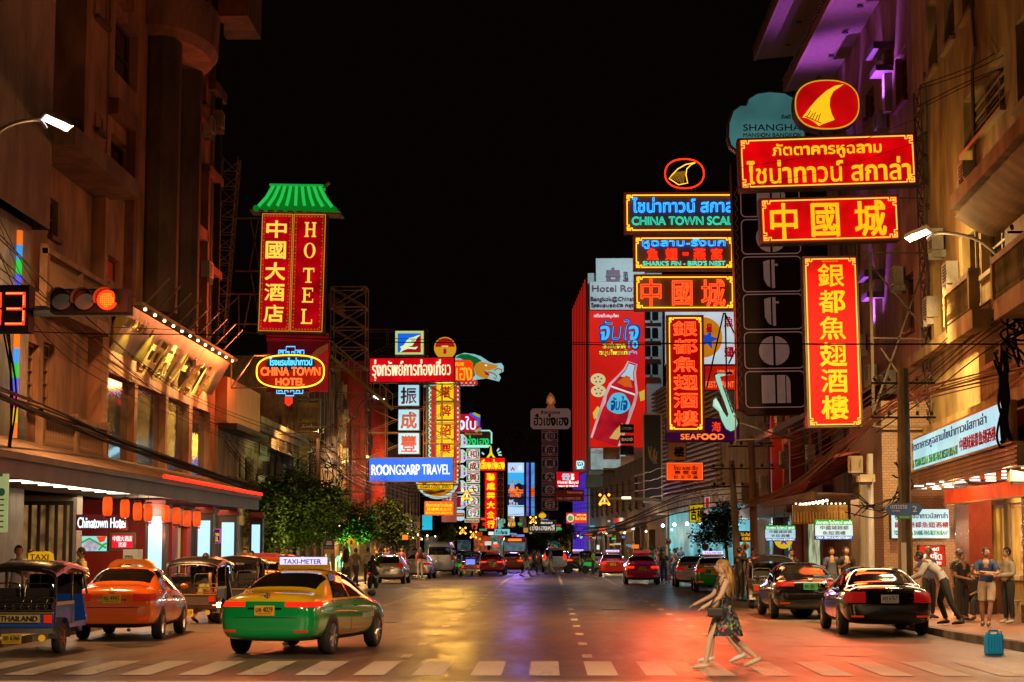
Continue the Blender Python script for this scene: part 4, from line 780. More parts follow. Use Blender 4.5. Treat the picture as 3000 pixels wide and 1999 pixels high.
s.poly('bird', [(1171, 1034), (1176, 1022), (1172, 1017), (1184, 1011), (1190, 1000), (1198, 991), (1212, 988), (1224, 983), (1233, 982), (1222, 990), (1216, 1002), (1208, 1013), (1196, 1016), (1212, 1018), (1225, 1016), (1218, 1024), (1196, 1022), (1184, 1026)], -.035, -.024, E('d8e8b0', 1.1)); s.boxes('feather_line', [(1205, y, 1216, y + 1.4) for y in (993, 997, 1001)], -.042, -.036, M((.3, .02, .02), .5))
s = Sign('travel_sign', 'wide dark red sign with one line of cream Thai lettering', 'sign', (1081, 1047, 1332, 1121), 110, -.008)
board(s, s.r, 'b80410', 1.5, .6); s.text('lettering', [('รุ่งทรัพย์การท่องเที่ยว', (1091, 1054, 1320, 1114))], E('f0e8b8', 1.1), -.03, .045)
for i, (c, y0) in enumerate(zip('振成豐', (1127, 1199, 1268))):
    s = Sign('square_sign', 'pale blue square sign with one dark red Chinese character, %s of the three' % ['topmost', 'middle', 'lowest'][i], 'sign', (1166, y0, 1229, y0 + 63), 110, 0, 0, 'pale square character signs')
    s.box('case', s.r, 0, .7, CASE); s.box('face', (1167.5, y0 + 1.5, 1227.5, y0 + 61.5), -.014, -.003, E('a8dcf0', 1., .15)); s.text('character', [(c, (1175, y0 + 9, 1220, y0 + 56))], M((.3, .005, .02), .5), -.03, .05)
s = Sign('travel_sign', 'wide bright blue sign with white capitals ROONGSARP TRAVEL', 'sign', (1080, 1340, 1328, 1412), 109.6, -.008)
board(s, s.r, '0a5ce8', 1.3, .6, uneven=.25); s.text('lettering', [('ROONGSARP TRAVEL', (1089, 1362, 1318, 1391))], E('d8ecff', 1.1), -.03, .04)
# gold shop signs behind
s = Sign('round_sign', 'round gold sign with a red upper half on top of the wide red sign', 'sign', (1271, 987, 1336, 1052), 112)
s.poly('disc', s.ell(1303.6, 1019.6, 32, 32), 0, .4, E('d89a20', .9)); s.poly('red_segment', s.ell(1303.6, 1019.6, 29, 29, 24, pi + .1, 2 * pi - .1), -.02, -.004, E('b01810', .9)); s.poly('doorway_emblem', [(1299, 1037), (1299, 1024), (1303.6, 1020), (1308, 1024), (1308, 1037)], -.02, -.004, E('b01810', .9)); s.boxes('gold_bar', [(1294, 1013, 1313, 1017)], -.03, -.021, E('f0c050', 1.))
s = Sign('dragon_sign', 'dragon head sign with green mane pointing right over an orange eight sided panel', 'sign', (1330, 1030, 1478, 1135), 114)
s.poly('outline', [(1240, 1128), (1240, 1134), (1300, 1130), (1390, 1130), (1394, 1112), (1425, 1108), (1462, 1117), (1467, 1106), (1460, 1095), (1475, 1088), (1475, 1073), (1468, 1064), (1448, 1066), (1432, 1060), (1410, 1045), (1390, 1038), (1360, 1034), (1336, 1042), (1330, 1060), (1330, 1126)], 0, .25, E('98d0d8', .8, .2))
s.poly('mane', [(1334, 1048), (1350, 1038), (1372, 1038), (1396, 1047), (1412, 1058), (1402, 1062), (1396, 1072), (1388, 1080), (1392, 1100), (1384, 1108), (1384, 1070), (1364, 1062), (1350, 1050)], -.02, -.004, E('0c6a28', .8)); s.poly('face', [(1388, 1078), (1396, 1064), (1412, 1060), (1426, 1064), (1444, 1068), (1460, 1072), (1452, 1080), (1432, 1086), (1420, 1084), (1424, 1096), (1434, 1100), (1428, 1110), (1416, 1108), (1404, 1104), (1394, 1098), (1391, 1088)], -.022, -.006, E('c88020', .9))
s.poly('mouth', [(1418, 1085), (1426, 1090), (1434, 1096), (1432, 1101), (1422, 1098)], -.03, -.023, E('b01018', .9)); s.poly('eye', s.ell(1424, 1071, 3.4, 2.6, 12), -.034, -.023, E('e8f0e8', 1.)); s.tube('whisker', [[(1428, 1090), (1445, 1094), (1455, 1102), (1452, 1112), (1446, 1106)], [(1448, 1086), (1458, 1080), (1470, 1084), (1468, 1092)]], .05, E('a87820', .8), -.03)
s.poly('panel', [(1332, 1054), (1378, 1056), (1386, 1064), (1386, 1114), (1376, 1121), (1332, 1120)], -.03, -.004, E('f03c10', 1.1)); s.text('lettering', [('ทอง', (1334, 1063, 1358, 1072)), ('เฮง', (1337, 1076, 1382, 1117))], E('f0a020', 1.2), -.04, .035); s.tube('red_scallop', [s.ell(1392 - i * 13, 1122, 6, 6) for i in range(5)], .06, E('d02818', .8), -.03)
s = Sign('scalloped_column', 'green and red scalloped sign column behind the four yellow squares', 'sign', (1250, 1130, 1348, 1408), 113.4)
s.box('panel', (1250, 1130, 1278, 1408), 0, .3, E('60b090', .55, .4, 2)); s.box('panel', (1330, 1130, 1347, 1408), 0, .3, E('90c8b8', .55, .4, 2))
s.boxes('red_strip', [(1263, 1131, 1276, 1407), (1331, 1131, 1339, 1407)], -.03, -.004, E('d03018', .9)); s.tube('scallop', [s.ell(1263, 1138 + i * 13, 6, 6, 10, pi / 2, 3 * pi / 2) for i in range(21)] + [s.ell(1339, 1138 + i * 13, 6, 6, 10, -pi / 2, pi / 2) for i in range(21)], .03, E('e8f0e0', .9), -.035); s.boxes('red_lobe', [(1340, 1134 + i * 13, 1344, 1142 + i * 13) for i in range(21)], -.03, -.004, E('c02818', .8)); s.boxes('green_leaf', [(1251, 1134 + i * 26, 1257, 1150 + i * 26) for i in range(10)], -.03, -.004, E('109040', .8))
for i, (c, y0) in enumerate(zip('塔牌绍興', (1122, 1177, 1233, 1287))):
    s = Sign('square_sign', 'bright yellow square sign with one red Chinese character, %s of the four' % ['topmost', 'second', 'third', 'lowest'][i], 'sign', (1278, y0, 1330, y0 + 53), 112.8, 0, 0, 'yellow square character signs')
    s.box('case', s.r, 0, .5, CASE); s.box('face', (1279, y0 + 1, 1329, y0 + 52), -.014, -.003, E('f8cc10', 1.15, .12)); s.frame('thin_border', (1283, y0 + 5, 1325, y0 + 48), .8, -.022, -.015, E('a86808', .7)); s.text('character', [(c, (1289, y0 + 11, 1320, y0 + 43))], E('b81008', .9), -.03, .04)
lamp('AREA', 'sign_light', P(1304, 1230, 112.2), 170, (1, .5, .06), s.o, (1., 4.4), (-2.6, 58, 0), spread=70)
s = Sign('yellow_name_sign', 'narrow yellow sign with one line of brown Thai lettering under the blue sign', 'sign', (1223, 1414, 1328, 1435), 111)
s.box('case', s.r, 0, .3, CASE); s.box('face', (1224, 1415, 1327, 1434), -.014, -.003, E('f0b818', 1.1, .15)); s.text('lettering', [('บริษัท ดีไทย จำกัด', (1231, 1417, 1320, 1432))], M((.16, .06, .01), .5), -.024, .012)
s = Sign('gold_round_sign', 'big round gold sign with a pale rim half hidden behind the blue sign', 'sign', (1218, 1348, 1345, 1463), 113.6)
s.poly('rim', s.ell(1281, 1405, 63, 57), 0, .3, E('b8d8d8', .9)); s.poly('gold_face', s.ell(1281, 1405, 56, 50), -.02, -.004, E('d88a18', .9, .5, 1.5)); s.tube('hair_line', [[(1240 + i * 4, 1440), (1262 + i * 3, 1448 - i), (1300 + i * 3, 1440 - i * 2)] for i in range(6)], .05, E('6a3808', .6), -.03)
s = Sign('goldsmith_sign', 'orange sign with three lines of yellow lettering of a goldsmith', 'sign', (1243, 1469, 1329, 1511), 108, .01)
board(s, s.r, 'ff5a0c', 1.2, .35, uneven=.15); s.text('lettering', [('ห้างขายทอง โซวเซ่งเฮง', (1249, 1474, 1324, 1485)), ('蘇成興大金行', (1251, 1488, 1322, 1497)), ('SO SENG HENG GOLDSMITH', (1248, 1500, 1325, 1506))], E('ffc828', 1.), -.024, .008)
s = Sign('turquoise_panel', 'blank turquoise lit panel below the orange goldsmith sign', 'sign', (1236, 1508, 1267, 1554), 118); board(s, s.r, '20b8d8', 1., .3, uneven=.15)
s = Sign('shop_sign', 'small striped white, orange, red and green convenience shop sign', 'sign', (1186, 1526, 1206, 1555), 112)
s.box('face', s.r, 0, .2, E('e8f0f0', .9)); s.boxes('stripe', [(1187, 1532, 1205, 1535), (1187, 1547, 1205, 1550)], -.014, -.002, E('e04018', .9)); s.boxes('green_stripe', [(1187, 1538, 1205, 1544)], -.014, -.002, E('0a8840', .9)); s.text('numeral', [('7', (1190, 1529, 1202, 1553))], E('d82010', 1.), -.02, .02)
s = Sign('small_orange_sign', 'tiny blank orange lit sign under the trees', 'sign', (1178, 1567, 1196, 1582), 106); board(s, s.r, 'ff7a20', 1., .15)
s = Sign('octagon_sign', 'dark red eight sided sign with rainbow corners and white Thai letters', 'sign', (1330, 1212, 1407, 1264), 120)
s.poly('panel', [(1300, 1214), (1390, 1213), (1406, 1222), (1406, 1250), (1388, 1264), (1300, 1264)], 0, .3, E('b00c28', 1.)); s.text('lettering', [('ถั่งใบ', (1322, 1220, 1394, 1259))], E('d8e8ff', 1.1), -.03, .05)
for i, c in enumerate(('8830d0', '3050e0', '30b0a0', 'c0a020')): s.tube('rainbow_edge', [[(1376 + i * 4, 1212), (1406, 1232 - i * 4)], [(1404 - i * 4, 1264), (1408, 1252 + i * 2)], [(1403 - i * 2, 1234), (1403 - i * 2, 1248)]], .09, E(c, .9), -.03 - i * .01)
s = Sign('green_neon_sign', 'dark board with green neon Thai letters between white tubes', 'neon sign', (1347, 1258, 1440, 1312), 124)
s.box('back_plate', (1320, 1266, 1438, 1304), 0, .3, M((.06, .025, .02), .5)); s.tube('white_tube', [[(1350, 1262), (1434, 1262), (1440, 1268), (1440, 1300)], [(1345, 1306), (1436, 1306)], [(1345, 1310), (1432, 1310)]], .05, E('a8f0d8', 1.), -.05); s.text('green_lettering', [('เซ่งเฮง', (1360, 1277, 1432, 1303))], E('18c060', 1.2), -.05, .035); s.text('brown_lettering', [('ห้างขายทอง', (1362, 1266, 1412, 1275))], E('b06828', .8), -.05, .02)
q5 = None
for i in range(5):
    y0 = 1272 + i * 45; s = Sign('hexagon_box', 'six sided white, red and violet sign box, %s of the column' % ['topmost', 'second', 'third', 'fourth', 'lowest'][i], 'sign', (1340, y0, 1366, y0 + 38), 122, 0, 0, 'six sided sign boxes in a column')
    s.poly('body', [(1338, y0 + 2), (1356, y0), (1366, y0 + 9), (1366, y0 + 30), (1356, y0 + 38), (1338, y0 + 38)], 0, .5, E('c8e0e0', .85)); s.poly('red_face', [(1338, y0 + 5), (1350, y0 + 4), (1350, y0 + 34), (1338, y0 + 35)], -.03, -.004, E('90102c', .9)); s.boxes('violet_patch', [(1358, y0 + 20, 1364, y0 + 30)], -.03, -.004, E('b030d8', 1.)); s.boxes('green_patch', [(1358, y0 + 9, 1364, y0 + 18)], -.03, -.004, E('80a840', .9))
for i, (c, y0) in enumerate(zip('和成興大金行', (1315, 1350, 1384, 1419, 1453, 1487))):
    s = Sign('striped_box_sign', 'white, green and orange striped character box, %s of the six' % ['first from the top', 'second from the top', 'third', 'fourth', 'fifth', 'last'][i], 'sign', (1367, y0, 1405, y0 + 31), 122, 0, 0, 'striped character boxes lit in a column')
    s.box('face', s.r, 0, .4, E('d8ecdc', .85, .1)); s.boxes('orange_stripe', [(1368, y0 + 2, 1404, y0 + 6), (1368, y0 + 25, 1404, y0 + 29)], -.014, -.003, E('c05818', .8)); s.boxes('green_stripe', [(1368, y0 + 8, 1404, y0 + 23)], -.014, -.003, E('108038', .8)); s.poly('disc', s.ell(1386, y0 + 15.5, 14, 13, 20), -.024, -.015, E('e8f0e8', .9)); s.text('character', [(c, (1376, y0 + 5.5, 1396, y0 + 25.5))], E('a81810', .7), -.032, .03)
s = Sign('name_plate', 'cream plate with red Thai lettering at the foot of the striped column', 'sign', (1361, 1520, 1404, 1531), 122); s.box('face', s.r, 0, .1, E('d0c8a0', .7)); s.text('lettering', [('ห้างทองฮั่วเซ่งเฮง', (1364, 1522, 1402, 1530))], E('a03020', .6), -.014, .01)
s = Sign('red_header_sign', 'bright red header sign with yellow Thai lettering over a red character column', 'sign', (1405, 1341, 1480, 1380), 130)
board(s, s.r, 'f00810', 1.4, .4, uneven=.1); s.text('lettering', [('เลี่ยงเซ่งเฮง', (1408, 1346, 1477, 1374))], E('ffd820', 1.2), -.03, .05)
s = Sign('tower_figure', 'small yellow lattice tower figure standing on the red header sign', 'ornament', (1424, 1306, 1452, 1341), 130)
s.poly('tower', [(1425, 1341), (1434, 1328), (1437, 1306), (1439, 1306), (1442, 1328), (1451, 1341), (1444, 1341), (1438, 1333), (1432, 1341)], 0, .2, E('e8e020', 1.)); s.tube('light_ray', [[(1412, 1326), (1418, 1332)], [(1456, 1322), (1462, 1314)], [(1458, 1328), (1468, 1324)], [(1460, 1333), (1470, 1334)]], .05, E('c8f0f0', .9), 0)
for i, (c, y0) in enumerate(zip('聯成興大金行', (1385, 1412, 1440, 1467, 1495, 1523))):
    s = Sign('red_box_sign', 'plain red box sign with one yellow Chinese character, %s of its column' % ['top one', 'second one', 'third one', 'fourth one', 'fifth one', 'bottom one'][i], 'sign', (1421, y0, 1454, y0 + 26), 130, 0, 0, 'red character boxes in a column')
    s.box('face', s.r, 0, .4, E('f00c10', 1.3, .15)); s.text('character', [(c, (1427, y0 + 3, 1449, y0 + 23))], E('ffd018', 1.2), -.02, .05)
MS = thing('lattice_mast', 'yellow lit lattice mast beside the red character column', 'mast', (-4, 132, 0)); q = MB(); lattice(q, P(1466, 1545, 132), P(1466, 1385, 132), .42, .035, 9); q.obj('truss', M((.5, .3, .08), .6), MS)
# video screens
s = Sign('video_screen', 'tall bright blue video screen with two men and orange Thai lettering', 'screen', (1485, 1352, 1537, 1514), 170)
s.box('casing', s.r, 0, .6, BLACK); s.box('picture', (1488, 1356, 1535, 1512), -.02, -.004, E('38b0f0', 1.)); s.boxes('white_band', [(1488, 1356, 1535, 1385), (1488, 1481, 1535, 1512)], -.03, -.021, E('b8d8f8', 1.)); s.boxes('navy_band', [(1488, 1452, 1535, 1480.5)], -.03, -.021, E('142850', .8)); s.boxes('dark_scene', [(1488, 1420, 1535, 1451.5)], -.03, -.021, E('282858', .8))
s.poly('man_picture', [(1492, 1440), (1494, 1422), (1498, 1416), (1503, 1416), (1507, 1424), (1508, 1440)], -.04, -.031, E('c8a8b8', .8)); s.poly('man_picture', [(1510, 1440), (1512, 1420), (1517, 1416), (1524, 1416), (1530, 1422), (1532, 1440)], -.04, -.031, E('201830', .5)); s.poly('head_picture', s.ell(1501, 1411, 4, 5, 12), -.04, -.031, E('b88870', .8)); s.poly('head_picture', s.ell(1519, 1411, 4, 5, 12), -.04, -.031, E('b88870', .8))
s.text('lettering', [('เรื่องร้อน', (1490, 1428, 1532, 1446)), ('ออนไลน์', (1494, 1444, 1526, 1456))], E('ff7818', 1.1), -.06, .09); s.text('white_lettering', [('จันทร์', (1492, 1464, 1504, 1470)), ('22.35 น.', (1492, 1471, 1518, 1479)), ('34 HD', (1518, 1364, 1530, 1380))], E('e8f0ff', .9), -.05, .03); s.poly('ribbon_mark', [(1494, 1362), (1498, 1376), (1502, 1366), (1506, 1376), (1511, 1362), (1506, 1382), (1502, 1374), (1498, 1382)], -.05, -.031, E('a02860', .9))
s = Sign('video_screen', 'narrow angled end of the video screens showing blue and violet light', 'screen', (1540, 1350, 1568, 1516), 171); s.box('casing', s.r, 0, .6, BLACK); s.box('picture', (1542, 1356, 1549, 1512), -.02, -.004, E('6a70f0', .9, .5, 1.)); s.box('picture', (1556, 1356, 1566, 1512), -.02, -.004, E('58a8f0', .9, .5, 1.)); s.boxes('orange_band', [(1556, 1428, 1566, 1456)], -.03, -.021, E('e85a20', .9))
lamp('AREA', 'screen_light', P(1512, 1433, 169), 45, (.42, .22, 1), s.o, (1.4, 4.4), (-.8, 70, 0), spread=60)
# grey unlit sign column, faint light put into its faces
s = Sign('grey_crown_sign', 'unlit pinkish grey sign with dark Thai lettering under a shell ornament', 'sign', (1553, 1150, 1673, 1258), 185)
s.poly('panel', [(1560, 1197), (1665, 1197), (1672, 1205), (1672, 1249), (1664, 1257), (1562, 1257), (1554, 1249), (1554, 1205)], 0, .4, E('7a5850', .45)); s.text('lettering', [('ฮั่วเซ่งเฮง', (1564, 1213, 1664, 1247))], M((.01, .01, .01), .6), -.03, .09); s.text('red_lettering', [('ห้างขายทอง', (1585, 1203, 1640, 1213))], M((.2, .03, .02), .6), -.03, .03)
s.poly('shell_ornament', [(1600, 1196), (1606, 1186), (1600, 1180), (1603, 1162), (1613, 1150), (1624, 1162), (1628, 1180), (1621, 1186), (1628, 1196)], .0, .5, E('9a5028', .5)); s.tube('shell_rib', [[(1613, 1184), (1603 + i * 4, 1160 + abs(2.5 - i) * 4)] for i in range(6)], .06, E('d08850', .5), -.05)
for i, (c, y0) in enumerate(zip('和成興大金行', (1260, 1300, 1340, 1379, 1417, 1459))):
    s = Sign('unlit_box_sign', 'unlit greyish box sign with dark red Chinese character, %s' % ['highest of the dim column', 'second highest of the dim column', 'third of the dim column', 'fourth of the dim column', 'fifth of the dim column', 'lowest of the dim column'][i], 'sign', (1587, y0, 1635, y0 + 36), 186, 0, 0, 'unlit character boxes in a column')
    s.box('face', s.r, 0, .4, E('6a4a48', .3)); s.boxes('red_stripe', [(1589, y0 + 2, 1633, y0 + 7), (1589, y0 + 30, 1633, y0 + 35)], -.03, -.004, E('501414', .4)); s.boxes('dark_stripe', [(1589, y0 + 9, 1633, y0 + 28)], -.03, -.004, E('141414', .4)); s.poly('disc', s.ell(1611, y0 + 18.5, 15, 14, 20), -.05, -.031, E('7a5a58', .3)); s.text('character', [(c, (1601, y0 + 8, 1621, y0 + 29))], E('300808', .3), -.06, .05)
def simple(name, label, r, Y, col, texts=(), st=1., tc='fff0d0', ts=1., bold=.03, depth=.3, cat='sign', frame=None, roll=0):
    s = Sign(name, label, cat, r, Y, roll)
    board(s, r, col, st, depth, edge=frame)
    if texts: s.text('lettering', list(texts), E(tc, ts) if ts else M(lin(tc), .5), -.035, bold)
    return s
s = simple('hotel_royal_sign', 'red lit sign with white crown emblem and lettering Hotel Royal', (1629, 1382, 1698, 1429), 180, 'd80818', [('Hotel Royal', (1634, 1409, 1694, 1420)), ('Bangkok @ Chinatown', (1636, 1422, 1692, 1427)), ('京', (1672, 1388, 1682, 1397)), ('华', (1672, 1398, 1682, 1407))], 1.1, 'ffffff', 1., .05)
s.boxes('crown', [(1648, 1388, 1668, 1392), (1646, 1393, 1670, 1398), (1648, 1399, 1656, 1407), (1660, 1399, 1668, 1407), (1656, 1404, 1660, 1407)], -.05, -.02, E('b8d8e8', .9))
simple('brown_sign', 'dim brown sign with two faint lines of lettering below the Hotel Royal sign', (1623, 1435, 1711, 1469), 178, '5a1410', [('ห้างทองแม่ทองสุก', (1662, 1439, 1706, 1448)), ('MAE THONG SUK', (1632, 1456, 1702, 1464))], .5, 'a05848', .5, .03)
s = simple('teal_drugstore_sign', 'small teal sign with a white letter inside a leaf outline', (1686, 1349, 1714, 1376), 182, '108890', [('W', (1694, 1355, 1706, 1363)), ('屈臣氏', (1691, 1368, 1709, 1374))], 1., 'd8ffff', 1., .05); s.tube('leaf_outline', [[(1690, 1366), (1690, 1352), (1706, 1352), (1710, 1356), (1710, 1364), (1704, 1367), (1690, 1367)]], .06, E('d8ffff', 1.), -.03)
s = simple('fishball_sign', 'pinkish red sign with a round green badge and yellow lettering', (1658, 1502, 1721, 1534), 150, 'e83838', [('Yoo Fishball', (1685, 1514, 1717, 1524)), ('ลูกชิ้นปลา', (1690, 1506, 1716, 1512))], 1., 'ffd860', 1., .03); s.poly('badge', s.ell(1671, 1518, 11, 12, 20), -.04, -.016, E('e0e8d0', .9)); s.poly('badge_centre', s.ell(1671, 1519, 8, 8, 16), -.05, -.041, E('90a838', .8))
simple('grey_name_sign', 'dark framed sign with pale Thai lettering hanging over the far road', (1547, 1524, 1630, 1560), 160, '2a2420', [('เซ่งเฮงหลี', (1553, 1537, 1624, 1554)), ('ห้างขายทอง', (1585, 1528, 1618, 1535))], .5, 'd0c8b8', .8, .04, frame=M((.5, .42, .34), .6))
simple('pale_blue_sign', 'small pale turquoise sign with dark Thai lettering left of the bus', (1448, 1550, 1494, 1569), 150, '88d0d8', [('ฮั่วเซ่งฮง', (1452, 1553, 1486, 1566))], 1., '203038', .3, .03)
s = Sign('cloud_neon', 'pale green neon cloud figure under the lattice mast', 'neon sign', (1450, 1518, 1482, 1547), 140); s.poly('cloud', [(1451, 1530), (1456, 1520), (1464, 1524), (1470, 1519), (1480, 1522), (1480, 1532), (1472, 1536), (1478, 1544), (1466, 1546), (1456, 1540), (1460, 1534)], 0, .2, E('80d0b0', .8, .5, 3))
s = Sign('lantern_sign', 'small yellow lantern shaped sign above the dark framed sign', 'sign', (1578, 1498, 1600, 1522), 165); s.poly('body', s.ell(1589, 1511, 11, 7.5, 20), 0, .5, E('e0b018', 1.)); s.boxes('cap', [(1584, 1500, 1594, 1504), (1585, 1518, 1593, 1522)], 0, .4, E('b08010', .8))
s = Sign('pink_neon', 'dim reddish neon letters behind the striped box column', 'neon sign', (1375, 1530, 1402, 1550), 126); s.text('lettering', [('行', (1380, 1530, 1400, 1550))], E('d04830', .9), 0, .05)
s = Sign('pink_sign', 'pale pink shop panel behind the orange goldsmith sign', 'sign', (1294, 1440, 1338, 1530), 114.5); s.box('panel', s.r, 0, .2, E('c06858', .55, .4)); s.text('lettering', [('行', (1306, 1446, 1324, 1466))], E('f0d8c8', .6), -.02, .05)
s = Sign('round_barrel_sign', 'barrel shaped blue white sign with a red and yellow middle', 'sign', (1334, 1493, 1361, 1526), 121); s.poly('body', [(1335, 1497), (1341, 1494), (1355, 1494), (1360, 1497), (1360, 1522), (1352, 1526), (1342, 1526), (1335, 1522)], 0, .4, E('b8d8f0', .9)); s.boxes('red_band', [(1335, 1503, 1360, 1514)], -.03, -.004, E('b03010', .8)); s.boxes('yellow_mark', [(1338, 1506, 1357, 1511)], -.04, -.031, E('d8a020', .8))

rnd = random.Random(4)
for i in range(62):
    px = rnd.choice((rnd.uniform(1385, 1480), rnd.uniform(1480, 1640), rnd.uniform(1640, 1860), rnd.uniform(1690, 1860))); py = rnd.uniform(1515, 1600); w, h = rnd.uniform(8, 24), rnd.uniform(5, 15); c = rnd.choice(('e04828', 'f0a838', '50c0d8', 'e8e0d0', 'd02848', '48b060', 'f07828', '8090f0'))
    s = Sign('far_sign', 'tiny lit shop sign at the far end of the street, too far to read', 'sign', (px, py, px + w, py + h), rnd.uniform(205, 285) if px < 1690 else rnd.uniform(140, 185), 0, 0, 'tiny lit shop signs at the far end'); s.box('case', s.r, 0, .3, CASE); s.box('face', (px + .6, py + .6, px + w - .6, py + h - .6), -.03, -.005, E(c, rnd.choice((.6, .9, 1.2)), .3, 1.5))
# ------------------------------------------------------------------ signs on the right
s = Sign('tower_name_panel', 'white floodlit hotel name panel with purple lettering on top of the tower', 'sign', (1728, 757, 1889, 908), 199.4)
s.box('panel', (1746, 757, 1889, 825), 0, .4, M((.5, .58, .6), .6, noise=.15)); s.box('panel', (1728, 826, 1889, 908), -.1, .4, M((.55, .6, .62), .6, noise=.1))
PU = M((.1, .01, .07), .5); s.text('lettering', [('Hotel Royal', (1735, 837, 1886, 861)), ('Bangkok@Chinatown', (1731, 870, 1888, 886)), ('โรงแรมรอยัล กรุงเทพ', (1732, 889, 1887, 903)), ('京', (1826, 796, 1840, 811)), ('华', (1826, 812, 1840, 827))], PU, -.16, .06)
s.boxes('crown', [(1777, 792, 1816, 804), (1775, 806, 1818, 812), (1777, 813, 1790, 826), (1803, 813, 1816, 826), (1790, 819, 1803, 826)], -.16, -.1, PU); s.poly('crown_top', s.ell(1796, 789, 5, 5, 12), -.15, -.1, PU)
s = Sign('drink_billboard', 'giant red billboard with a slanted drink bottle and blue Thai lettering', 'billboard', (1728, 910, 1890, 1310), 199.3)
s.box('panel', s.r, 0, .3, E('d81c10', .85, .25, .3))
A = Vector((1858, 1050)); B = Vector((1770, 1300)); ax = (B - A).normalized(); nn = Vector((-ax.y, ax.x))
def sl(t, w): c = A + ax * t; return [(c.x + nn.x * w, c.y + nn.y * w), (c.x - nn.x * w, c.y - nn.y * w)]
def strip(seq): L_, R_ = [], []; [(L_.append(a), R_.append(b)) for a, b in (sl(t, w) for t, w in seq)]; return L_ + R_[::-1]
cl = lambda pts: [(min(max(x, 1729), 1889), min(y, 1308)) for x, y in pts]
s.poly('frost_picture', cl(strip([(12, 15), (40, 19), (66, 31), (94, 45), (130, 48), (262, 48)])), -.1, -.004, E('e0b0b4', .8, .4, .6)); s.poly('bottle_picture', cl(strip([(16, 11), (40, 13), (66, 24), (94, 37), (130, 39), (150, 36), (170, 39), (262, 39)])), -.14, -.101, E('c41828', .8, .6, .5))
s.poly('shoulder_picture', strip([(20, 9), (42, 11), (64, 20), (62, 8)]), -.18, -.141, E('a8c8d8', .9)); s.poly('liquid_picture', strip([(56, 6), (84, 24), (88, -4)]), -.19, -.141, E('d05a18', .9)); s.poly('cap_picture', strip([(-13, 15), (14, 16)]), -.2, -.141, E('c01838', .9))
s.poly('white_ring_picture', strip([(84, 44), (88, 45), (88, -44), (84, -43)]) if 0 else [*sl(98, 37), *sl(103, 38)[::-1]], -.18, -.141, E('e8d8d0', .9)); c = A + ax * 140; s.poly('label_picture', [(c.x + 33 * cos(a) * (1 + .12 * sin(3 * a)), c.y + 31 * sin(a)) for a in [i * pi / 12 for i in range(24)]], -.19, -.141, E('58b8d8', .9)); s.text('label_lettering', [('จับใจ', (c.x - 24, c.y - 20, c.x + 22, c.y + 20))], E('0a4890', .8), -.22, .1, skew=.15)
for px, py, r in ((1752, 1112, 22), (1753, 1146, 22)): s.poly('lotus_slice_picture', [p for p in s.ell(px, py, r, r * .8, 18)], -.06, -.004, E('d8c890', .85)); s.boxes('lotus_hole_picture', [(px + a, py + b, px + a + 5, py + b + 4) for a, b in ((-12, -6), (-2, -10), (7, -4), (-8, 5), (3, 5))], -.08, -.061, E('8a3820', .7))
s.poly('flower_picture', [(1736, 1210), (1750, 1190), (1762, 1200), (1756, 1222), (1740, 1228)], -.06, -.004, E('d8c050', .85)); s.poly('flower_picture', [(1800, 1262), (1822, 1240), (1826, 1262), (1808, 1288), (1784, 1284)], -.24, -.15, E('d8a860', .85)); s.poly('flower_picture', [(1872, 1150), (1888, 1142), (1888, 1172), (1876, 1176)], -.16, -.004, E('c8b838', .85))
s.text('small_lettering', [('เครื่องดื่มสมุนไพร', (1741, 919, 1814, 932))], E('f0d8e8', .9), -.03, .03); s.text('lettering_edge', [('จับใจ', (1754, 934, 1870, 999))], E('103890', .8), -.02, .28, skew=.12); s.text('lettering', [('จับใจ', (1757, 937, 1867, 996))], E('48b0e8', 1.), -.14, .1, skew=.12)
s.text('slogan_edge', [('สดชื่นจาก', (1766, 1003, 1832, 1021)), ('สมุนไพรแท้', (1756, 1025, 1838, 1044)), ('10', (1840, 998, 1870, 1022))], E('101840', .7), -.02, .2); s.text('slogan', [('สดชื่นจาก', (1766, 1003, 1832, 1021)), ('สมุนไพรแท้', (1756, 1025, 1838, 1044))], E('f0d820', 1.), -.14, .06); s.text('slogan_number', [('10', (1841, 999, 1869, 1021)), ('ชนิด', (1842, 1028, 1866, 1040))], E('58b8e8', 1.), -.14, .07)
s = simple('printer_board', 'pale board with thin red lettering under the drink billboard', (1728, 1311, 1835, 1378), 199.2, 'a8bcb8', [('CMYK COLOR', (1732, 1323, 1775, 1329)), ('โฆษณา', (1745, 1317, 1765, 1322))], .6, '802028', .6, .02)
simple('watch_sign', 'black sign with dim capitals CITIZEN', (1817, 1243, 1857, 1268), 170, '0a0806', [('CITIZEN', (1822, 1252, 1852, 1259))], .5, '806040', .6, .02); simple('watch_sign', 'black sign with dim capitals RADO below the other watch sign', (1817, 1276, 1857, 1300), 170, '0a0806', [('RADO', (1822, 1284, 1853, 1292))], .5, 'b08860', .7, .03)
simple('blank_dark_sign', 'black blank sign below the two watch signs', (1817, 1305, 1857, 1333), 170, '080605'); simple('dim_brown_board', 'dim brown blank board in front of the pale printer board', (1767, 1311, 1816, 1346), 172, '4a2c14', st=.6); simple('dim_brown_board', 'dim tan board below the black blank sign', (1818, 1337, 1858, 1369), 171, '5a3818', st=.6)
simple('dim_letter_board', 'dim brown board with dark capitals among the unlit signs', (1767, 1371, 1816, 1392), 172, '3a2814', [('SUSSMUSE', (1772, 1377, 1812, 1386))], .6, '100c08', .3, .03); simple('dim_green_board', 'faint greenish board behind the amber warning triangle', (1716, 1392, 1768, 1430), 176, '4a4a38', st=.5)
s = Sign('dark_billboard', 'tall almost black billboard in a pale frame with a faint golden figure', 'billboard', (1884, 1211, 1941, 1474), 122)
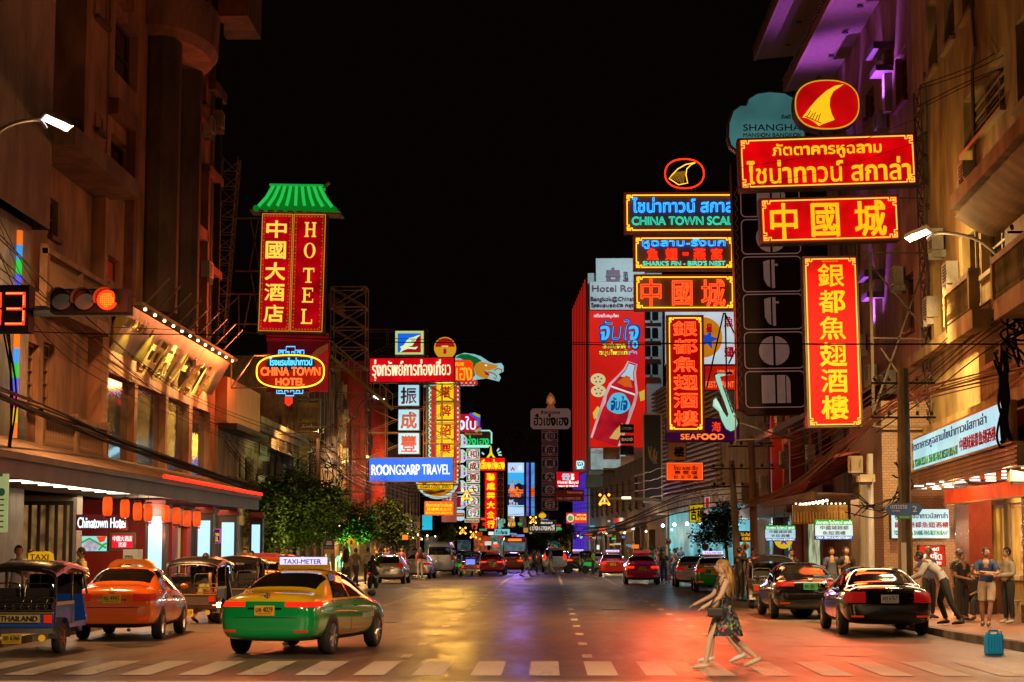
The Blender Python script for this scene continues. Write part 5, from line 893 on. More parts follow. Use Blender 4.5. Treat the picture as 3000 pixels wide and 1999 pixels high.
s.box('frame', s.r, 0, .3, M((.34, .24, .16), .6)); s.box('panel', (1888, 1216, 1936, 1468), -.014, -.002, M((.012, .01, .01), .3)); s.tube('faint_figure', [[(1905 + 9 * cos(i) + i, 1330 + 24 * sin(i * 1.7)) for i in range(12)], [(1920 + 6 * cos(i * 2), 1340 + 20 * sin(i * 1.3)) for i in range(12)]], .03, E('8a6030', .25), -.03)
# neon group
NB = M((.17, .1, .1), .6); NY = E('ffb020', 2.4); NR = E('ff2408', 3.6); NBL = E('2a90ff', 2.6); NG = E('20d090', 1.2); HALO = .9
def neonboard(nm, label, r, Y, halo, k=5, **kw):
    s = Sign(nm, label, 'neon sign', r, Y, **kw); s.box('back_plate', r, 0, .3, NB); x0, y0, x1, y1 = r
    s.frame('brown_edge', r, 5, -.05, .0, E('6a1c04', .6)); s.fret('yellow_tube', (x0 + 9, y0 + 9, x1 - 9, y1 - 9), k, .022, NY, -.07); return s
def glowtext(s, nm, items, fill, tube, r=.02):
    s.text(nm, items, fill, -.02); s.text(nm, items, tube, -.06, neon=r)
s = neonboard('neon_sign', 'long neon sign with blue Thai line over green capitals CHINA TOWN SCALA', (1828, 564, 2172, 684), 64.5, .02)
glowtext(s, 'blue_lettering', [('ไชน่าทาวน์ สกาล่า', (1852, 580, 2166, 623))], E('0a3aa8', .9), NBL); glowtext(s, 'green_lettering', [('CHINA TOWN SCALA', (1851, 636, 2166, 660))], E('0a5a30', .8), E('38d8b0', 1.3), .016)
s = neonboard('neon_sign', 'neon sign with blue Thai, red Chinese and green SHARK\'S FIN BIRD\'S NEST lines', (1855, 690, 2152, 793), 64.3, .02)
glowtext(s, 'blue_lettering', [('หูฉลาม-รังนก', (1882, 700, 2124, 729))], E('0a3aa8', .9), NBL, .016); glowtext(s, 'red_lettering', [('魚', (1896, 729, 1928, 762)), ('翅', (1950, 729, 1984, 762)), ('-', (2000, 742, 2016, 748)), ('燕', (2032, 729, 2066, 762)), ('窩', (2083, 729, 2115, 762))], E('a01404', 1.), NR, .013); glowtext(s, 'green_lettering', [("SHARK'S FIN - BIRD'S NEST", (1883, 766, 2124, 779))], E('0a6a40', .9), E('60e8c0', 1.3), .01)
s = neonboard('neon_sign', 'neon sign with three big red Chinese characters in a yellow frame', (1857, 804, 2154, 911), 64.1, .02)
glowtext(s, 'red_lettering', [('中', (1878, 818, 1936, 899)), ('國', (1970, 824, 2027, 895)), ('城', (2055, 820, 2123, 899))], E('e01c04', 1.3), E('ff4418', 2.6), .026)
lamp('AREA', 'neon_light', P(2005, 850, 63.6), 160, (1, .12, .03), s.o, (3, 1.2), P(1960, 900, 35))
s = Sign('fin_neon', 'round red neon ring with a yellow outlined shark fin', 'neon sign', (1947, 466, 2062, 556), 64.6)
s.tube('red_ring', [s.sell(2005, 510, 57, 43, e=.9) + s.sell(2005, 510, 57, 43, e=.9)[:1]], .026, NR, -.05)
FIN = [(32, -32), (4, -27), (-19, -14), (-36, 3), (-45, 14), (-17.5, 32.5), (9, 27.5), (4, 2.6), (7, -14), (20.5, -27)]
s.tube('yellow_fin', [[(2005 + a, 510 + b) for a, b in FIN + FIN[:1]]], .018, NY, -.05); s.tube('yellow_stroke', [[(1966 + i * 4.4, 524 + i * 2), (1978 + i * 3.4, 506 - i * .5)] for i in range(9)], .012, E('b88020', .9), -.04); s.boxes('support', [(1982, 552, 1985, 566), (2024, 552, 2027, 566)], 0, .08, CASE)
s = neonboard('neon_sign', 'tall upright neon sign with six red Chinese characters in a yellow frame', (1953, 923, 2063, 1266), 63.6, .03, 4)
glowtext(s, 'red_lettering', [(c, (1973, 942 + i * 52.5, 2043, 985 + i * 52.5)) for i, c in enumerate('銀都魚翅酒樓')], E('e01c04', 1.2), E('ff4418', 2.6), .022); s.box('red_glow_panel', (1966, 934, 2050, 1255), -.012, -.003, E('a00404', .8))
lamp('AREA', 'neon_light', P(2008, 1100, 62.9), 180, (1, .08, .02), s.o, (1, 4), (2.2, 40, 0), spread=85)
s = Sign('star_lightbox', 'white lightbox with an orange disc, blue star and red Chinese characters', 'sign', (1947, 912, 2157, 1069), 66)
s.box('case', s.r, 0, .4, CASE); s.box('face', (1949, 914, 2155, 1067), -.014, -.003, E('d0e0e8', .85, .3, .8)); s.poly('orange_disc', s.ell(2061, 989, 55, 59), -.03, -.015, E('d07c10', .9, .3)); s.poly('blue_star', [(2075 + (30 if i % 2 == 0 else 12) * sin(i * pi / 5 + .25), 995 - (32 if i % 2 == 0 else 13) * cos(i * pi / 5 + .25)) for i in range(10)], -.045, -.031, E('1c48b8', .9)); s.text('red_lettering', [('魚', (2122, 928, 2148, 958)), ('翅', (2122, 1017, 2148, 1046)), ('星', (2070, 950, 2086, 973))], E('a80c18', .8), -.05, .03)
s.tube('stay_rod', [[(2065, 1140), (2117, 922)], [(2122, 922), (2124, 1200)], [(2120, 922), (2160, 1010), (2130, 1070)]], .03, CASE, -.5)
s = simple('red_restaurant_sign', 'red lit sign below the star lightbox with faint lettering', (2063, 1070, 2160, 1145), 66.2, 'c01808', [('海鮮', (2100, 1084, 2150, 1100)), ('RESTAURANT', (2068, 1118, 2150, 1136))], 1., 'ff7838', .9, .02)
s = simple('seafood_sign', 'violet sign with orange capitals SEAFOOD and one red Chinese character', (1948, 1226, 2166, 1295), 66.4, '3a0838', [('SEAFOOD', (1994, 1272, 2121, 1288))], .7, 'ff7828', 1.2, .03); s.text('red_character', [('海', (2085, 1237, 2111, 1265))], E('f04018', 1.), -.04, .02)
s = Sign('saxophone_sign', 'pale green lit saxophone shaped sign', 'sign', (2088, 1090, 2164, 1268), 62.6)
body = [(2096, 1100), (2104, 1095), (2126, 1095), (2140, 1090), (2138, 1097), (2110, 1104), (2116, 1124), (2128, 1150), (2142, 1190), (2156, 1225), (2160, 1242), (2154, 1258), (2140, 1264), (2126, 1256), (2114, 1232), (2106, 1206), (2088, 1190), (2090, 1172), (2097, 1165), (2106, 1180), (2118, 1206), (2130, 1224), (2134, 1214), (2122, 1176), (2108, 1140), (2100, 1118)]
cx, cy = 2124, 1180; s.poly('dark_outline', [(cx + (x - cx) * 1.09, cy + (y - cy) * 1.04) for x, y in body], .03, .25, CASE); s.poly('body', body, -.03, .02, E('a0dcc0', .95, .2, 1.)); s.tube('key_line', [[(2118, 1130), (2130, 1165), (2146, 1212)]], .02, M((.05, .1, .09), .5), -.05); s.boxes('key', [(2124 + i * 5, 1142 + i * 15, 2130 + i * 5, 1148 + i * 15) for i in range(6)], -.05, -.031, E('587868', .6)); s.poly('bell_shade', [(2093, 1186), (2093, 1174), (2098, 1170), (2108, 1188), (2116, 1204)], -.045, -.031, E('d0f0e0', .9)); s.tube('mouthpiece', [[(2126, 1096), (2140, 1092), (2146, 1096)]], .05, BLACK, -.05)
# the dark column of five letter boxes, letters and rims given a faint glow
s = Sign('letter_column', 'tall unlit maroon column of rounded boxes with grey geometric letters', 'sign', (2150, 540, 2366, 1212), 58.5, -.012)
s.poly('case', [(2152, 470), (2362, 470), (2366, 1190), (2352, 1204), (2338, 1212), (2186, 1212), (2172, 1200), (2156, 1194)], 0, .7, M((.014, .002, .004), .7, noise=.2, spec=.1)); MA = M((.007, .0015, .0025), .7, spec=.1); GB_ = E('84645a', .42, .15, 4); RIM = E('86605a', .42)
def rr(x0, y0, x1, y1, r=13): return [p for cx, cy, a in ((x1 - r, y0 + r, -pi / 2), (x1 - r, y1 - r, 0), (x0 + r, y1 - r, pi / 2), (x0 + r, y0 + r, pi)) for p in s.ell(cx, cy, r, r, 5, a, a + pi / 2)]
cells = [(540, 634), (643, 744), (753, 855), (863, 965), (974, 1079), (1088, 1192)]
for y0, y1 in cells: s.poly('box_face', rr(2177, y0, 2349, y1), -.05, -.002, MA); pp = rr(2177, y0, 2349, y1); s.tube('box_rim', [pp + pp[:1]], .022, RIM, -.05, n=4)
for y0, k in ((753, 't'), (863, 't'), (974, 'o'), (1088, 'm'), (643, 'o'), (540, 'm')):
    if k == 't': s.poly('letter', [(2238, y0 + 14), (2257, y0 + 9), (2257, y0 + 90), (2248, y0 + 84), (2239, y0 + 66)], -.07, -.051, GB_); s.poly('letter', [(2262, y0 + 9), (2271, y0 + 9), (2271, y0 + 21), (2281, y0 + 21), (2281, y0 + 27), (2271, y0 + 27), (2271, y0 + 92), (2262, y0 + 92)], -.07, -.051, GB_)
    elif k == 'o': s.poly('letter', s.ell(2260, y0 + 54, 41, 42, 20, pi / 2, 3 * pi / 2), -.07, -.051, GB_); s.poly('letter', s.ell(2267, y0 + 54, 41, 42, 20, -pi / 2, pi / 2), -.07, -.051, GB_)
    else: s.boxes('letter', [(2224, y0 + 11, 2263, y0 + 92), (2269, y0 + 11, 2293, y0 + 92)], -.07, -.051, GB_); s.poly('letter', [(2296, y0 + 11), (2304, y0 + 18), (2308, y0 + 32), (2308, y0 + 92), (2296, y0 + 92)], -.07, -.051, GB_)
s.tube('scroll_trim', [[(2163 + 4 * sin(i * 1.1), 545 + i * 5) for i in range(128)]], .014, E('502820', .4), -.03); s.boxes('bulb', [(2363, 760 + i * 26, 2366, 768 + i * 26) for i in range(17)], -.06, 0, E('b8d0ff', .8))
# red lit signs of the restaurant
s = Sign('cloud_sign', 'dim teal cloud shaped sign with dark capitals SHANGHAI MANSION BANGKOK', 'sign', (2134, 272, 2352, 432), 62)
cp = [(2136, 400), (2138, 360), (2150, 326), (2170, 311), (2188, 311), (2196, 290), (2220, 276), (2255, 271), (2300, 275), (2330, 292), (2350, 330), (2356, 400), (2340, 432), (2160, 440), (2142, 424)]
cx, cy = 2246, 360; s.poly('dark_edge', [(cx + (x - cx) * 1.06, cy + (y - cy) * 1.06) for x, y in cp], .02, .4, M((.1, .07, .05), .5)); s.poly('face', cp, -.02, .015, E('4a8484', .62, .5, .5)); s.text('lettering', [('SHANGHAI', (2177, 365, 2352, 384)), ('MANSION BANGKOK', (2177, 391, 2348, 402)), ('เซี่ยงไฮ้ แมนชั่น', (2288, 337, 2350, 349))], M((.01, .02, .02), .5), -.03, .012)
RS_ = dict(col='e00008')
s = Sign('fin_oval_sign', 'red oval lightbox with a yellow shark fin and yellow rim', 'sign', (2326, 231, 2521, 383), 55.2)
s.poly('case', s.sell(2423, 307, 98, 76, e=.82), 0, .6, CASE); s.poly('yellow_rim', s.sell(2423, 307, 95, 73, e=.82), -.014, -.003, E('d89818', 1.)); s.poly('face', s.sell(2423, 307, 91, 69, e=.82), -.03, -.015, E('b00408', 1.4, .5, .9))
FB = [(2473, 248), (2446, 253), (2421, 267), (2395, 290), (2374, 313), (2349, 345), (2364, 347), (2382, 357), (2398, 370), (2408, 365), (2444, 352), (2435, 334), (2430, 311), (2432, 288), (2442, 269)]
s.poly('fin', FB, -.045, -.031, E('e8b418', 1.2)); s.tube('stroke', [[(2362 + i * 8, 345 + i * 3.4), (2374 + i * 7, 326 + i * 2.4 + (i % 2) * 5)] for i in range(5)] + [[(2358, 342), (2404, 362)]], .016, E('900808', .9), -.05, n=4); s.boxes('support', [(2400, 378, 2408, 398), (2440, 378, 2448, 398)], .1, .3, CASE)
s = Sign('restaurant_sign', 'largest red lightbox with two lines of yellow Thai lettering', 'sign', (2164, 397, 2684, 549), 55, -.029)
board(s, s.r, 'd00008', 1.05, .6, uneven=.55); s.fret('yellow_border', (2174, 406, 2675, 541), 7, .022, YL); s.text('lettering', [('ภัตตาคารหูฉลาม', (2264, 418, 2583, 463)), ('ไชน่าทาวน์ สกาล่า', (2187, 466, 2664, 533))], E('f4b814', 1.1), -.03, .03)
lamp('AREA', 'sign_light', P(2424, 473, 54.3), 105, (1, .05, .01), s.o, (4.5, 1.4), (4., 36, 0), spread=75)
s = Sign('restaurant_sign', 'red lightbox with three big yellow Chinese characters, below the largest one', 'sign', (2227, 576, 2635, 709), 55, -.024)
board(s, s.r, 'd80008', 1.1, .6, uneven=.5); s.fret('yellow_border', (2236, 585, 2626, 700), 7, .022, YL); s.text('lettering', [('中', (2258, 594, 2334, 697)), ('國', (2378, 597, 2457, 693)), ('城', (2505, 592, 2594, 694))], E('f4b814', 1.1), -.03, .035)
s = Sign('restaurant_sign', 'upright red lightbox with six yellow Chinese characters', 'sign', (2359, 749, 2520, 1251), 55, -.013)
board(s, s.r, 'e00008', 1.1, .6, uneven=.5); s.fret('yellow_border', (2367, 758, 2512, 1243), 6, .02, YL); s.vtext('lettering', '銀都魚翅酒樓', (2402, 768, 2478, 1232), E('f4b814', 1.1), -.03, .03, gap=.14); s.text('small_lettering', [('ไชน่าทาวน์ สกาล่า', (2415, 762, 2462, 767))], E('f4b814', .9), -.03)
lamp('AREA', 'sign_light', P(2440, 1000, 54.3), 95, (1, .05, .01), s.o, (1.4, 4.6), (4.5, 38, 0), spread=80)
BT = thing('sign_tower', 'dark lattice tower and braces holding the red restaurant signs', 'mast', (11, 55.6, 0))
q = MB(); lattice(q, P(2770, 1250, 55.8), P(2735, 262, 55.8), 1.0, .05, 14); [q.bar(P(a, b, 55.8), P(c, d, 55.8), .05) for a, b, c, d in ((2520, 740, 2760, 742), (2524, 745, 2740, 1000), (2720, 745, 2545, 1245), (2545, 990, 2760, 995), (2580, 1020, 2690, 1180), (2540, 1250, 2790, 1252), (2640, 545, 2740, 550), (2636, 580, 2740, 583), (2740, 640, 2860, 720), (2690, 600, 2880, 710), (2800, 640, 2850, 640))]; q.bar(P(2548, 745, 55.6), P(2560, 1250, 55.6), .09); q.obj('truss', M((.13, .09, .06), .6, .3, noise=.4), BT)
q = MB(); [q.bar(P(a, b, 58.8), P(c, d, 58.8), .04) for a, b, c, d in ((2155, 690, 2155, 1300), (2355, 700, 2362, 1240), (2155, 1290, 2362, 1280), (2170, 1240, 2360, 1300), (2155, 560, 2355, 560))]; q.obj('bracket', CASE, BT)
# street level signs
s = simple('orange_shop_sign', 'orange sign with black Thai and Chinese lettering in three lines', (1951, 1354, 2061, 1409), 70, 'ff4a10', [('ไทย หลง เงี่ย', (1974, 1364, 2044, 1378)), ('泰 荣 傑', (1976, 1380, 2042, 1391)), ('批 发 干 果', (1974, 1393, 2044, 1404))], 1.2, '301000', .3, .01); s.frame('thin_border', (1954, 1357, 2058, 1406), .8, -.03, -.015, E('ffb060', .8))
simple('brown_character_sign', 'brown panel with dark Chinese characters below the violet sign', (1955, 1296, 2012, 1350), 72, '6a3818', [('樓', (1975, 1310, 2003, 1338))], .6, '140804', .2, .03)
simple('yellow_shop_sign', 'yellow upright lightbox with black brush writing by the tree', (2019, 1478, 2062, 1531), 86, 'c0a010', [('吉利', (2024, 1486, 2058, 1524))], 1., '201800', .2, .03); simple('white_upright_sign', 'narrow white sign with red strokes beside the yellow lightbox', (2063, 1450, 2081, 1520), 86, 'c8a8a0', [('1', (2068, 1460, 2076, 1485))], .7, 'c01010', .8, .05)
for r, st, lab in (((2241, 1539, 2331, 1586), 60, 'smaller hanging restaurant sign in green, white and blue, left of the bigger one'), ((2387, 1522, 2499, 1582), 52, 'bigger hanging restaurant sign in green, white and blue over the black saloon')):
    x0, y0, x1, y1 = r; h = y1 - y0; w = x1 - x0; s = Sign('hanging_sign', lab, 'sign', r, st, 0, 0, 'green white and blue hanging restaurant signs'); s.box('case', r, 0, .25, CASE); s.box('white_band', (x0 + 1, y0 + h * .27, x1 - 1, y1 - h * .2), -.014, -.003, E('b8dce8', .95, .2)); s.box('green_band', (x0 + 1, y0 + 1, x1 - 1, y0 + h * .27), -.016, -.003, E('089838', 1.)); s.box('blue_band', (x0 + 1, y1 - h * .2, x1 - 1, y1 - 1), -.016, -.003, E('0a48a8', 1.))
    s.text('white_lettering', [('ภัตตาคาร ไชน่าทาวน์ สกาล่า', (x0 + w * .04, y0 + h * .05, x1 - w * .04, y0 + h * .24)), ('CHINA TOWN SCALA RESTAURANT', (x0 + w * .04, y1 - h * .17, x1 - w * .04, y1 - h * .05))], E('f0fff0', 1.), -.025, .006); s.text('dark_lettering', [('中國城銀都', (x0 + w * .14, y0 + h * .31, x1 - w * .12, y0 + h * .5)), ('魚翅酒樓', (x0 + w * .2, y0 + h * .57, x1 - w * .2, y0 + h * .75))], M((.06, .02, .03), .5), -.022, .004); s.boxes('hanger', [(x0 + w * .32, y0 - 52, x0 + w * .32 + 3, y0), (x0 + w * .63, y0 - 52, x0 + w * .63 + 3, y0)], .05, .12, CASE)
s = Sign('round_star_sign', 'round yellow sign with a blue and red star half behind the smaller hanging sign', 'sign', (2270, 1555, 2322, 1608), 61); s.poly('disc', s.ell(2296, 1582, 26, 26), 0, .15, E('d8b818', .9)); s.poly('star', [(2296 + (16 if i % 2 == 0 else 7) * sin(i * pi / 5), 1584 - (16 if i % 2 == 0 else 7) * cos(i * pi / 5)) for i in range(10)], -.03, -.004, E('1848a0', .8)); s.poly('red_star', [(2296 + (9 if i % 2 == 0 else 4) * sin(i * pi / 5), 1584 - (9 if i % 2 == 0 else 4) * cos(i * pi / 5)) for i in range(10)], -.045, -.031, E('c02018', .8))
s = Sign('wall_lightbox', 'pale lightbox on the brick wall with blue, red and green lines', 'sign', (2610, 1490, 2782, 1579), 55.6); s.box('case', s.r, 0, .3, CASE); s.box('face', (2612, 1492, 2780, 1577), -.014, -.003, E('b8e0e8', 1., .15)); s.text('blue_lettering', [('หูฉลามไชน่าทาวน์สกาล่า', (2622, 1502, 2776, 1524))], M((.02, .05, .2), .5), -.025, .01); s.text('red_lettering', [('國城銀都魚翅酒樓', (2622, 1530, 2778, 1546))], E('a01010', .7), -.025, .01); s.text('green_lettering', [('TOWN SCALA SHARK-FINS RESTAURANT', (2618, 1555, 2778, 1568))], M((.01, .2, .05), .5), -.025, .01)
s = simple('chestnut_poster', 'red poster with white Thai lettering behind the man in the blue shirt', (2692, 1598, 2770, 1660), 54, 'e03010', [('เกาลัด', (2700, 1618, 2758, 1640)), ('ของดี', (2714, 1604, 2750, 1614)), ('เยาวราช', (2700, 1646, 2756, 1654))], 1., 'fff0e0', 1., .02)
simple('gold_thai_sign', 'dark sign with golden Thai lettering behind the yellow diamond sign', (2167, 1556, 2208, 1588), 84, '1a0e06', [('โล่วตั้งลิ้ม', (2170, 1561, 2205, 1571)), ('老陳林', (2172, 1574, 2203, 1584))], .5, 'e0a020', 1., .01)
# long lightbox over the restaurant awning
f = Face((10.0, 42), (.06, 1), (-1, .06)); ua, ub = f.pick(2940, 1250)[0], f.pick(2655, 1330)[0]
LB = thing('long_lightbox', 'long pale lightbox above the restaurant awning with blue, red and green lines', 'sign', f((ua + ub) / 2, 4.6, .2))
q = MB(); fbox(q, f, ua, ub, 4.08, 5.08, 0, .3); q.obj('case', M((.3, .16, .06), .5), LB); q = MB(); q.quad(f(ua + .1, 4.14, -.01), f(ub - .1, 4.14, -.01), f(ub - .1, 5.02, -.01), f(ua + .1, 5.02, -.01)); q.obj('face', E('a8dce8', 1.05, .2, .7), LB)
n = ub - ua
for nm, t, a, c, z0, z1, m in (('blue_lettering', 'ภัตตาคารหูฉลามไชน่าทาวน์สกาล่า', .08, .88, 4.62, 4.95, M((.02, .04, .22), .5)), ('green_lettering', 'CHINA TOWN SCALA SHARK-FINS RESTAURANT', .04, .62, 4.2, 4.42, M((.01, .16, .05), .5)), ('red_lettering', '中國城銀都魚翅酒樓', .64, .95, 4.24, 4.56, E('a00c10', .7))):
    q = MB(); letter(q, t, n * a, z0, n * c, z1, -.03, .012, f=lambda x, w, z: f(ub - x, z, w)); q.obj(nm, m, LB)
AW = thing('metal_awning', 'brownish metal awning edge under the long pale lightbox', 'awning', f((ua + ub) / 2, 3.9, .2)); q = MB(); fbox(q, f, ua - 2, ub + .3, 3.55, 4.02, -.1, .05); [fbox(q, f, ua - 2, ub + .3, 3.6 + i * .1, 3.63 + i * .1, -.14, -.1) for i in range(4)]; fbox(q, f, ua - 2, ub + .3, 4.02, 4.06, -.2, 1.2); q.obj('edge', M((.32, .2, .07), .5, .3, noise=.3), AW)
# ------------------------------------------------------------------ vehicles
def PAINTM(c, r=.18): return M(c, r, .0, spec=.6, coat=1.)
def evalmesh(me, mods):
    o = bpy.data.objects.new('tmp', me); COL.objects.link(o)
    for t, kw in mods:
        m = o.modifiers.new(t, t)
        for k, v in kw.items(): setattr(m, k, v)
    dg = bpy.context.evaluated_depsgraph_get(); dg.update(); r = bpy.data.meshes.new_from_object(o.evaluated_get(dg)); bpy.data.objects.remove(o); bpy.data.meshes.remove(me); return r
# stations: y, z low, z belt, z top, half width low, belt, top  (y=0 is the rear end)
SEDAN = [(0, .40, .78, .86, .66, .70, .52), (.04, .30, .88, 1.0, .78, .78, .60), (.22, .25, .95, 1.07, .86, .83, .66), (.62, .24, .96, 1.10, .87, .85, .70), (.82, .24, .96, 1.13, .88, .86, .70), (1.12, .24, .96, 1.32, .885, .865, .62), (1.5, .22, .95, 1.44, .885, .87, .58), (2.2, .2, .93, 1.475, .885, .87, .57), (2.85, .2, .91, 1.43, .885, .865, .57), (3.25, .2, .90, 1.22, .885, .86, .62), (3.6, .22, .89, .99, .88, .85, .70), (4.05, .23, .84, .92, .87, .82, .66), (4.42, .25, .74, .82, .84, .78, .6), (4.58, .3, .62, .68, .74, .70, .5), (4.62, .38, .52, .56, .6, .6, .4)]
HATCH = [(0, .40, .75, .80, .64, .68, .5), (.04, .28, .90, 1.0, .76, .76, .62), (.14, .25, .98, 1.12, .83, .81, .64), (.28, .24, .98, 1.32, .845, .83, .6), (.46, .24, .97, 1.46, .85, .84, .57), (.9, .24, .96, 1.51, .85, .845, .56), (1.6, .2, .94, 1.53, .85, .85, .56), (2.2, .2, .92, 1.47, .85, .845, .56), (2.65, .2, .92, 1.22, .85, .84, .6), (2.95, .22, .91, 1.02, .845, .83, .66), (3.35, .24, .86, .93, .83, .79, .62), (3.68, .28, .68, .76, .76, .72, .5), (3.75, .36, .54, .6, .6, .6, .4)]
VAN = [(0, .42, 1.0, 1.1, .74, .76, .66), (.03, .32, 1.18, 1.5, .86, .86, .74), (.09, .3, 1.2, 2.0, .92, .9, .74), (.2, .28, 1.2, 2.2, .94, .92, .72), (.6, .25, 1.2, 2.27, .94, .93, .7), (2, .22, 1.2, 2.28, .94, .93, .7), (3.6, .22, 1.2, 2.26, .94, .93, .7), (4.3, .22, 1.18, 2.05, .94, .92, .68), (4.8, .24, 1.1, 1.45, .92, .88, .74), (5.1, .28, .9, 1.05, .86, .82, .7), (5.2, .36, .7, .8, .7, .7, .6)]
SUV = [(0, .45, .98, 1.06, .76, .76, .6), (.04, .38, 1.08, 1.3, .86, .84, .68), (.12, .36, 1.12, 1.58, .9, .87, .66), (.28, .36, 1.12, 1.76, .91, .89, .64), (.9, .34, 1.12, 1.83, .91, .9, .63), (2.2, .32, 1.1, 1.82, .91, .9, .63), (2.9, .32, 1.08, 1.74, .91, .89, .63), (3.35, .32, 1.07, 1.3, .91, .88, .7), (3.6, .33, 1.06, 1.14, .9, .86, .74), (4.3, .36, .98, 1.04, .88, .82, .7), (4.62, .44, .7, .8, .76, .72, .6)]
def shell(tab, sw, L0, sl, sh):
    N = len(tab); vs = []; R = 13
    for y, zl, zb, zt, wl, wb, wt in tab:
        y = y * sl; zl, zb, zt = zl * 1., zb * sh, zt * sh; wl, wb, wt = wl * sw, wb * sw, wt * sw; wm = max(wl, wb) * 1.015; zm = zl + (zb - zl) * .62
        half = [(wl * .8, zl), (wl, zl + (zb - zl) * .16), (wm, zm), (wb, zb), (wt + (wb - wt) * .04, zt - min(.07, (zt - zb) * .4)), (wt * .72, zt)]
        for x, z in half[::-1]: vs.append((-x, y - L0 / 2, z))
        vs.append(None); [vs.append((x, y - L0 / 2, z)) for x, z in half[::-1][::-1][::-1]]
    out = []; fs = []
    k = 0
    rows = []
    for i in range(N):
        row = [v for v in vs[i * 13:(i + 1) * 13] if v]; L_ = row[:6]; Rr = row[6:]
        top = (0, row[0][1], tab[i][3] * sh + .006); bot = (0, row[0][1], tab[i][1])
        ring = [top] + [(-x, y, z) for x, y, z in L_] + [bot] + [(x * -1, y, z) for x, y, z in [(q[0], q[1], q[2]) for q in L_[::-1]]][::1]
        ring = [top] + [(abs(x), y, z) for x, y, z in L_] + [bot] + [(-abs(x), y, z) for x, y, z in L_[::-1]]
        rows.append(ring)
    n = len(rows[0]); V = [v for r in rows for v in r]
    for i in range(N - 1):
        for j in range(n): fs.append((i * n + j, i * n + (j + 1) % n, (i + 1) * n + (j + 1) % n, (i + 1) * n + j))
    V.append((0, rows[0][0][1] - .01, .6 * (rows[0][0][2] + .2))); c0 = len(V) - 1; V.append((0, rows[-1][0][1] + .01, .45)); c1 = len(V) - 1
    fs += [(c0, (j + 1) % n, j) for j in range(n)] + [(c1, (N - 1) * n + j, (N - 1) * n + (j + 1) % n) for j in range(n)]
    me = bpy.data.meshes.new('s'); me.from_pydata(V, [], fs); me.update()
    return evalmesh(me, [('SUBSURF', dict(levels=2, render_levels=2))])
def clip(me, planes, off=0., name='patch', smooth=True):
    """the part of a surface inside a convex set of planes (point, outward normal), pushed out along its normals"""
    bm = bmesh.new(); bm.from_mesh(me); bm.normal_update()
    if off:
        for v in bm.verts: v.co = v.co + v.normal * off
    for p, n in planes:
        bmesh.ops.bisect_plane(bm, geom=bm.verts[:] + bm.edges[:] + bm.faces[:], plane_co=p, plane_no=n, clear_outer=True)
    r = bpy.data.meshes.new(name); bm.to_mesh(r); bm.free()
    if smooth: r.polygons.foreach_set('use_smooth', [True] * len(r.polygons))
    return r
def bx(x0=-9, x1=9, y0=-9, y1=9, z0=-9, z1=9):
    r = []
    for a, n in ((x0, (-1, 0, 0)), (y0, (0, -1, 0)), (z0, (0, 0, -1))):
        if a > -9: r.append((Vector(n) * -a, Vector(n)))
    for a, n in ((x1, (1, 0, 0)), (y1, (0, 1, 0)), (z1, (0, 0, 1))):
        if a < 9: r.append((Vector(n) * a, Vector(n)))
    return r
def polyyz(pts, side):
    """planes bounding a convex (y,z) polygon (counter-clockwise), for one side of the car"""
    r = bx(x0=.3) if side > 0 else bx(x1=-.3)
    for (a, b), (c, d) in zip(pts, pts[1:] + pts[:1]): n = Vector((0, d - b, a - c)).normalized(); r.append((Vector((0, a, b)), n))
    return r
TAIL = E('c80c08', .5); TAILON = E('ff1808', 3.); AMBER = E('e86a10', .5); DGL = GLASS((.01, .008, .007), .05)
_wheel = {}
def wheels(root, xs, ys, r, w=.2, rim=(.45, .45, .46), spokes=7):
    for x in xs:
        for y in ys:
            o = thing('wheel', None, None); o.parent = root; o.location = (x, y, r); s = 1 if x > 0 else -1
            k = (round(r, 2), w, rim, spokes, s)
            if k not in _wheel:
                t = MB(); t.lathe([(r * .66, -w / 2), (r * .93, -w / 2), (r, -w * .33), (r, w * .33), (r * .93, w / 2), (r * .66, w / 2), (r * .62, 0)], n=28, axis='x'); tm = t.mesh('tyre', True); tm.materials.append(RUBBER)
                q = MB(); q.lathe([(.02, s * w * .3), (r * .6, s * w * .24), (r * .66, s * w * .5), (r * .63, s * w * .5), (r * .6, s * w * .44)], n=24, axis='x', mi=1)
                for i in range(spokes): a = 2 * pi * i / spokes; q.tube([(s * w * .42, 0, 0), (s * w * .45, r * .6 * cos(a), r * .6 * sin(a))], [.03, .022], 5)
                q.lathe([(.055, s * w * .36), (.05, s * w * .5), (.01, s * w * .52)], n=12, axis='x'); rm = q.mesh('rim'); rm.materials.append(M(rim, .3, .8)); rm.materials.append(M((.05, .05, .05), .5))
                _wheel[k] = (tm, rm)
            for nm, me in zip(('tyre', 'rim'), _wheel[k]): c = bpy.data.objects.new(nm, me); COL.objects.link(c); c.parent = o
def plate(root, txt, c, w=.36, h=.17, col=(.75, .5, .03), tc=(.02, .02, .02), slope=0):
    q = MB(); q.box((0, 0, 0), (w, .02, h)); p = q.obj('number_plate', M(col, .5), root, world=False); p.location = c; p.rotation_euler.x = slope
    q = MB(); letter(q, txt, -w * .42, -h * .16, w * .42, h * .36, -.014, .004); letter(q, 'กรุงเทพมหานคร', -w * .34, -h * .4, w * .34, -h * .25, -.014); q.obj('lettering', M(tc, .5), p, world=False)
